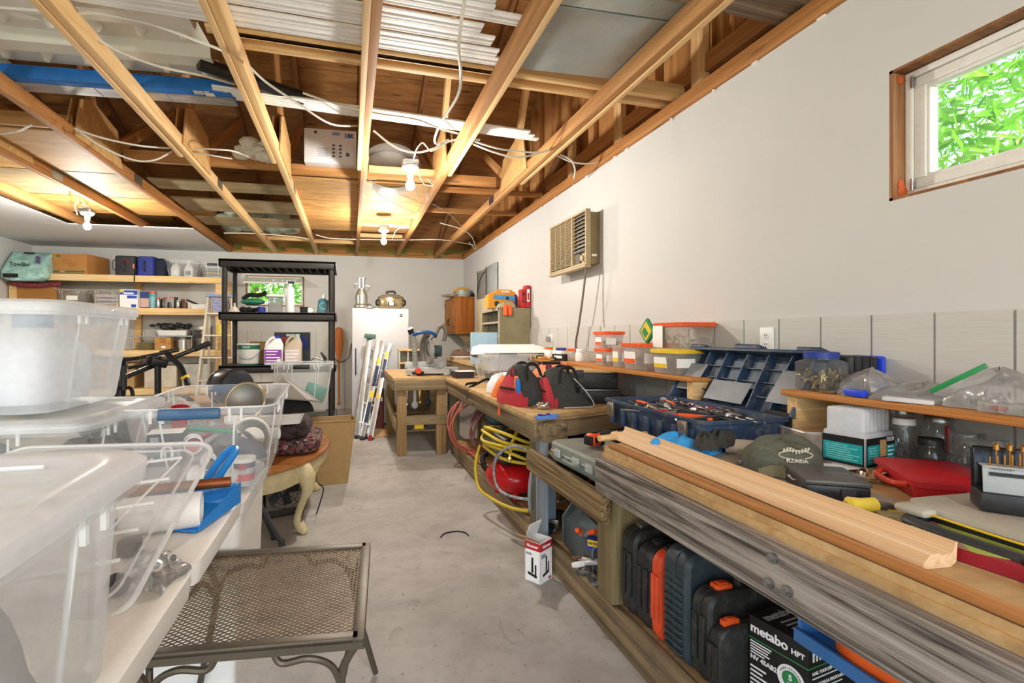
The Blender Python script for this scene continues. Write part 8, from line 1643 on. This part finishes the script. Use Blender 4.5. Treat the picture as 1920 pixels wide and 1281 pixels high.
# stacked totes at the left
m_tall = clear('frosted_tote', '#f2f6fb', .5)
t = big_tote('storage_tote', 'tall frosted tote with a white lid, uppermost at the left edge', -1.12, 1.86, .926, .66, .50, .30, -.03, m_tall, navy, lid=milky, taper=.88, rad=.06, handle=False)
s = S(); s.box((-.155, -.27, .31), (.16, .03, .055), bev=.006); s.done('handle', pm('tote_navy_handle', '#1d3a4c', .4), t)
for k, (x, m) in enumerate(((-.24, pm('lid_teal', '#4a9aa6', .5)), (-.02, pm('lid_teal', '#4a9aa6', .5)), (.14, pm('lid_steel_blue', '#6f8fb4', .5)))):
    t2 = thing('soft_jug', 'big white jug with a ' + ['teal cap at the left', 'teal cap in the middle', 'blue cap at the right'][k] + ' of the uppermost tote', 'jug', (-1.10 + x, 1.84, .945), 0, 'white jugs in the uppermost tote'); s = S(); s.loft([rr(.17, .32, .06, 5, z=0), rr(.18, .34, .06, 5, z=.02), rr(.18, .34, .06, 5, z=.15), rr(.10, .2, .04, 5, z=.225)]); s.done('jug_body', pm('jug_snow', '#e6eaf0', .6, var=.02), t2, smooth=50); s = S(); s.cyl((0, -.03, .225), (0, -.03, .265), .05, n=20); s.done('jug_cap', m, t2)
t = big_tote('storage_tote', 'clear lidded tote under the frosted one with a lime green item inside', -1.06, 1.84, .6135, .70, .52, .285, -.03, tote, pm('tote_navy_handle', '#1d3a4c', .4), lid=milky, taper=.86, rad=.06, handle=False, hs=.05)
s = S(); s.box((-.28, -.30, .25), (.14, .03, .05), bev=.006); s.done('handle', pm('tote_navy_handle', '#1d3a4c', .4), t)
t = thing('lime_ball', 'lime green rounded item inside the lower clear tote', 'toy', (-.98, 1.72, .63)); s = S(); s.ball((0, 0, .065), .10, (1.3, .8, .62), 18); s.done('green_body', pm('lime_soft', '#a9d96a', .6), t)
cloth('grey_bag', (-1.20, 1.86, .63), .22, .18, .16, pm('bag_slate', '#6d7780', .6), 'slate grey plastic bag heaped in the lower clear tote', 'bag', 46, jag=.2)
cloth('dark_bag', (-.86, 1.92, .63), .12, .14, .15, pm('bag_brown_grey', '#77706a', .6), 'brownish bag at the right end of the lower clear tote', 'bag', 47, jag=.2)
# nearest tote
t = big_tote('storage_tote', 'nearest lidded tote with dark clothes inside at the bottom left', -.585, .475, .7215, .60, .56, .25, 0, clear('near_tote', '#f0f3f6', .30), navy, lid=clear('near_lid', '#f7f9fb', .72), taper=.94, rad=.05, handle=False, hs=.035)
s = S(); s.box((-.13, .305, .262), (.16, .03, .012), bev=.004); s.done('handle', pm('tote_navy_handle', '#1d3a4c', .4), t)
for k in range(5):
    s = S(); s.tube([(-.26, .2 - k * .1, .264), (.22, .235 - k * .1, .264)], .003, 5); s.done('lid_rib', clear('rib_white', '#f4f6f7', .6), t)
cloth('dark_clothes', (-.50, .40, .727), .17, .15, .15, pm('clothes_slate', '#45464f', .9), 'slate dark clothes heaped in the nearest tote', 'clothes', 61, jag=.2)
cloth('pale_clothes', (-.45, .60, .727), .12, .10, .13, pm('clothes_grey', '#8a8884', .9), 'pale grey folded clothes at the far end of the nearest tote', 'clothes', 62, jag=.25)
# leaning clear lid
t = thing('tote_lid', 'clear ribbed tote lid leaning between the nearest tote and the open tote', 'lid', (-.535, 1.08, .805), 0, None, rot=(math.radians(24), 0, -.08))
ml = clear('lid_clear', '#f4f7f9', .30); s = S(); s.tube(rr(.43, .45, .045, 6, z=.0), .005, 6, closed=True); s.tube(rr(.37, .39, .035, 6, z=.004), .0025, 6, closed=True); s.done('lid_bead', clear('rib_white', '#f8fafb', .7), t); s = S(); s.loft([rr(.42, .44, .04, 6, z=-.006), rr(.43, .45, .045, 6, z=.0), rr(.40, .42, .04, 6, z=.008), rr(.36, .38, .035, 6, z=.008), rr(.34, .36, .03, 6, z=.0)], False, True); s.done('lid_sheet', ml, t, smooth=35)
for k in range(-2, 3):
    s = S(); s.tube([(-.16, k * .07 - .03, .003), (.16, k * .07 + .03, .003)], .0035, 5); s.done('lattice_rib', clear('rib_white', '#f4f6f7', .6), t); s = S(); s.tube([(k * .06 - .04, -.17, .003), (k * .06 + .04, .17, .003)], .0025, 5); s.done('lattice_rib', clear('rib_white', '#f4f6f7', .6), t)
# things on the folding table
t = bag('zip_bag', 'clear zip bag of pipe fittings at the folding table edge', -.345, 1.0, .7215, .05, .08, .024, bagp, 71, .3)
for k, (x, y, lb) in enumerate(((-.35, .96, 'chrome coupling in the zip bag, nearest one'), (-.34, 1.0, 'chrome coupling in the zip bag, middle one'), (-.325, 1.025, 'chrome coupling in the zip bag, farthest one'), (-.375, .935, 'dark round puck in front of the zip bag'))):
    t = thing('coupling', lb, 'pipe fitting', (x, y, .735), 0, None, rot=(PI / 2 - .3 if k < 3 else .6, 0, .4 * k)); s = S(); s.lathe([(.006, -.012), (.0105, -.012), (.0105, .012), (.006, .012), (.006, -.012)] if k < 3 else [(0, -.008), (.018, -.008), (.018, .008), (0, .008)], 18); s.done('coupling_body', chrome if k < 3 else dgray, t)
t = pvc('large white pipe end lying on the folding table', (-.47, 1.195, .762), 0.15, .038, .15, name='pvc_pipe', col=False)
t = thing('dustpan', 'bright blue dustpan with a looped handle on the folding table', 'dustpan', (-.375, 1.32, .724), -.30)
mbd = pm('dustpan_blue', '#1f86d8', .35, var=.05); s = S()
s.loft([[(-.11, -.10, .0), (.09, -.12, .0), (.09, -.12, .003), (-.11, -.10, .003)], [(-.10, .06, .0), (.08, .06, .0), (.08, .06, .003), (-.10, .06, .003)], [(-.09, .085, .045), (.07, .085, .045), (.07, .08, .048), (-.09, .08, .048)]]); s.done('pan_floor', mbd, t, smooth=20)
for sx in (-1, 1):
    s = S(); s.loft([[(sx * .10 - .01, -.11, .0), (sx * .10 - .01, -.11, .012), (sx * .10 - .006, -.11, .012), (sx * .10 - .006, -.11, 0)], [(sx * .09 - .01, .08, .0), (sx * .09 - .01, .08, .05), (sx * .09 - .006, .08, .05), (sx * .09 - .006, .08, 0)]]); s.done('pan_side', mbd, t)
s = S(); P = catmull([(-.012, .08, .045), (-.014, .13, .075), (-.012, .18, .10), (.0, .20, .108), (.012, .18, .10), (.014, .13, .075), (.012, .08, .045)], 5); s.tube(P, .010, 8); s.done('handle', mbd, t)
s = S(); s.cyl((-.52, 1.30, .785), (-.285, 1.325, .790), .0125, n=16); tag(s.done('copper_pipe', pm('aged_copper', '#8a4f2c', .4, .6)), 'short brown copper pipe resting across the blue dustpan', 'pipe')
s = S(); s.cyl((-.42, 1.10, .7215), (-.42, 1.10, .745), .022, n=18); tag(s.done('black_puck', blk), 'small black round cap beside the white pipe end on the folding table', 'cap')
# ================================================================== patio table
t = thing('patio_table', 'square brown metal patio table with mesh top and scrolled legs in the aisle', 'table', (-.215, 1.465, 0), -.065)
mpt = pm('bronze_patio', '#5a5246', .45, .5, dirt=.2); W2, D2, ZM = .25, .255, .45
s = S()
for sx in (-1, 1): s.box((sx * W2, 0, ZM), (.028, 2 * D2 + .028, .014), bev=.002); s.box((sx * (W2 + .012), 0, ZM - .010), (.004, 2 * D2 + .028, .022)); s.box((0, sx * D2, ZM), (2 * W2, .028, .014), bev=.002); s.box((0, sx * (D2 + .012), ZM - .010), (2 * W2 + .028, .004, .022))
s.done('top_frame', mpt, t)
s = S(); nx, ny = 46, 66; w = .0022
def seg(a, b, w_, z_):
    d = Vector(b) - Vector(a); n_ = Vector((-d.y, d.x, 0)).normalized() * w_; s.loft([[(a[0] + n_.x, a[1] + n_.y, z_), (a[0] - n_.x, a[1] - n_.y, z_), (a[0], a[1], z_ - .003)], [(b[0] + n_.x, b[1] + n_.y, z_), (b[0] - n_.x, b[1] - n_.y, z_), (b[0], b[1], z_ - .003)]], False, False)
dx, dy = 2 * (W2 - .012) / nx, 2 * (D2 - .012) / ny; X0, Y0 = -(W2 - .012), -(D2 - .012)
for i in range(nx):
    for j in range(ny):
        if (i + j) % 2 == 0:
            cx, cy = X0 + (i + .5) * dx, Y0 + (j + .5) * dy
            seg((cx - dx / 2, cy - dy / 2), (cx + dx / 2, cy + dy / 2), .0014, ZM)
        else:
            cx, cy = X0 + (i + .5) * dx, Y0 + (j + .5) * dy
            seg((cx - dx / 2, cy + dy / 2), (cx + dx / 2, cy - dy / 2), .0014, ZM)
s.done('mesh_top', pm('bronze_mesh', '#85725a', .5, .4, var=.25, vs=20), t, smooth=0)
for sx in (-1, 1):
    for sy in (-1, 1):
        s = S(); s.tube(catmull([(sx * W2, sy * D2, ZM - .01), (sx * (W2 - .04), sy * (D2 - .02), ZM - .10), (sx * (W2 - .02), sy * (D2 - .01), .22), (sx * (W2 + .02), sy * (D2 + .02), .05), (sx * (W2 + .03), sy * (D2 + .03), .01)], 6), .010, 8); s.done('leg', mpt, t)
        s = S(); s.tube(catmull([(sx * (W2 - .19), sy * D2, ZM - .015), (sx * (W2 - .17), sy * D2, ZM - .045), (sx * (W2 - .11), sy * D2, ZM - .04), (sx * (W2 - .06), sy * (D2 - .01), ZM - .07), (sx * (W2 - .035), sy * (D2 - .02), ZM - .14)], 6), .008, 8); s.done('scroll_brace', mpt, t)
        s = S(); s.tube(catmull([(sx * W2, sy * (D2 - .19), ZM - .015), (sx * (W2 - .005), sy * (D2 - .16), ZM - .05), (sx * (W2 - .02), sy * (D2 - .08), ZM - .05), (sx * (W2 - .04), sy * (D2 - .03), ZM - .12)], 6), .008, 8); s.done('scroll_brace', mpt, t)
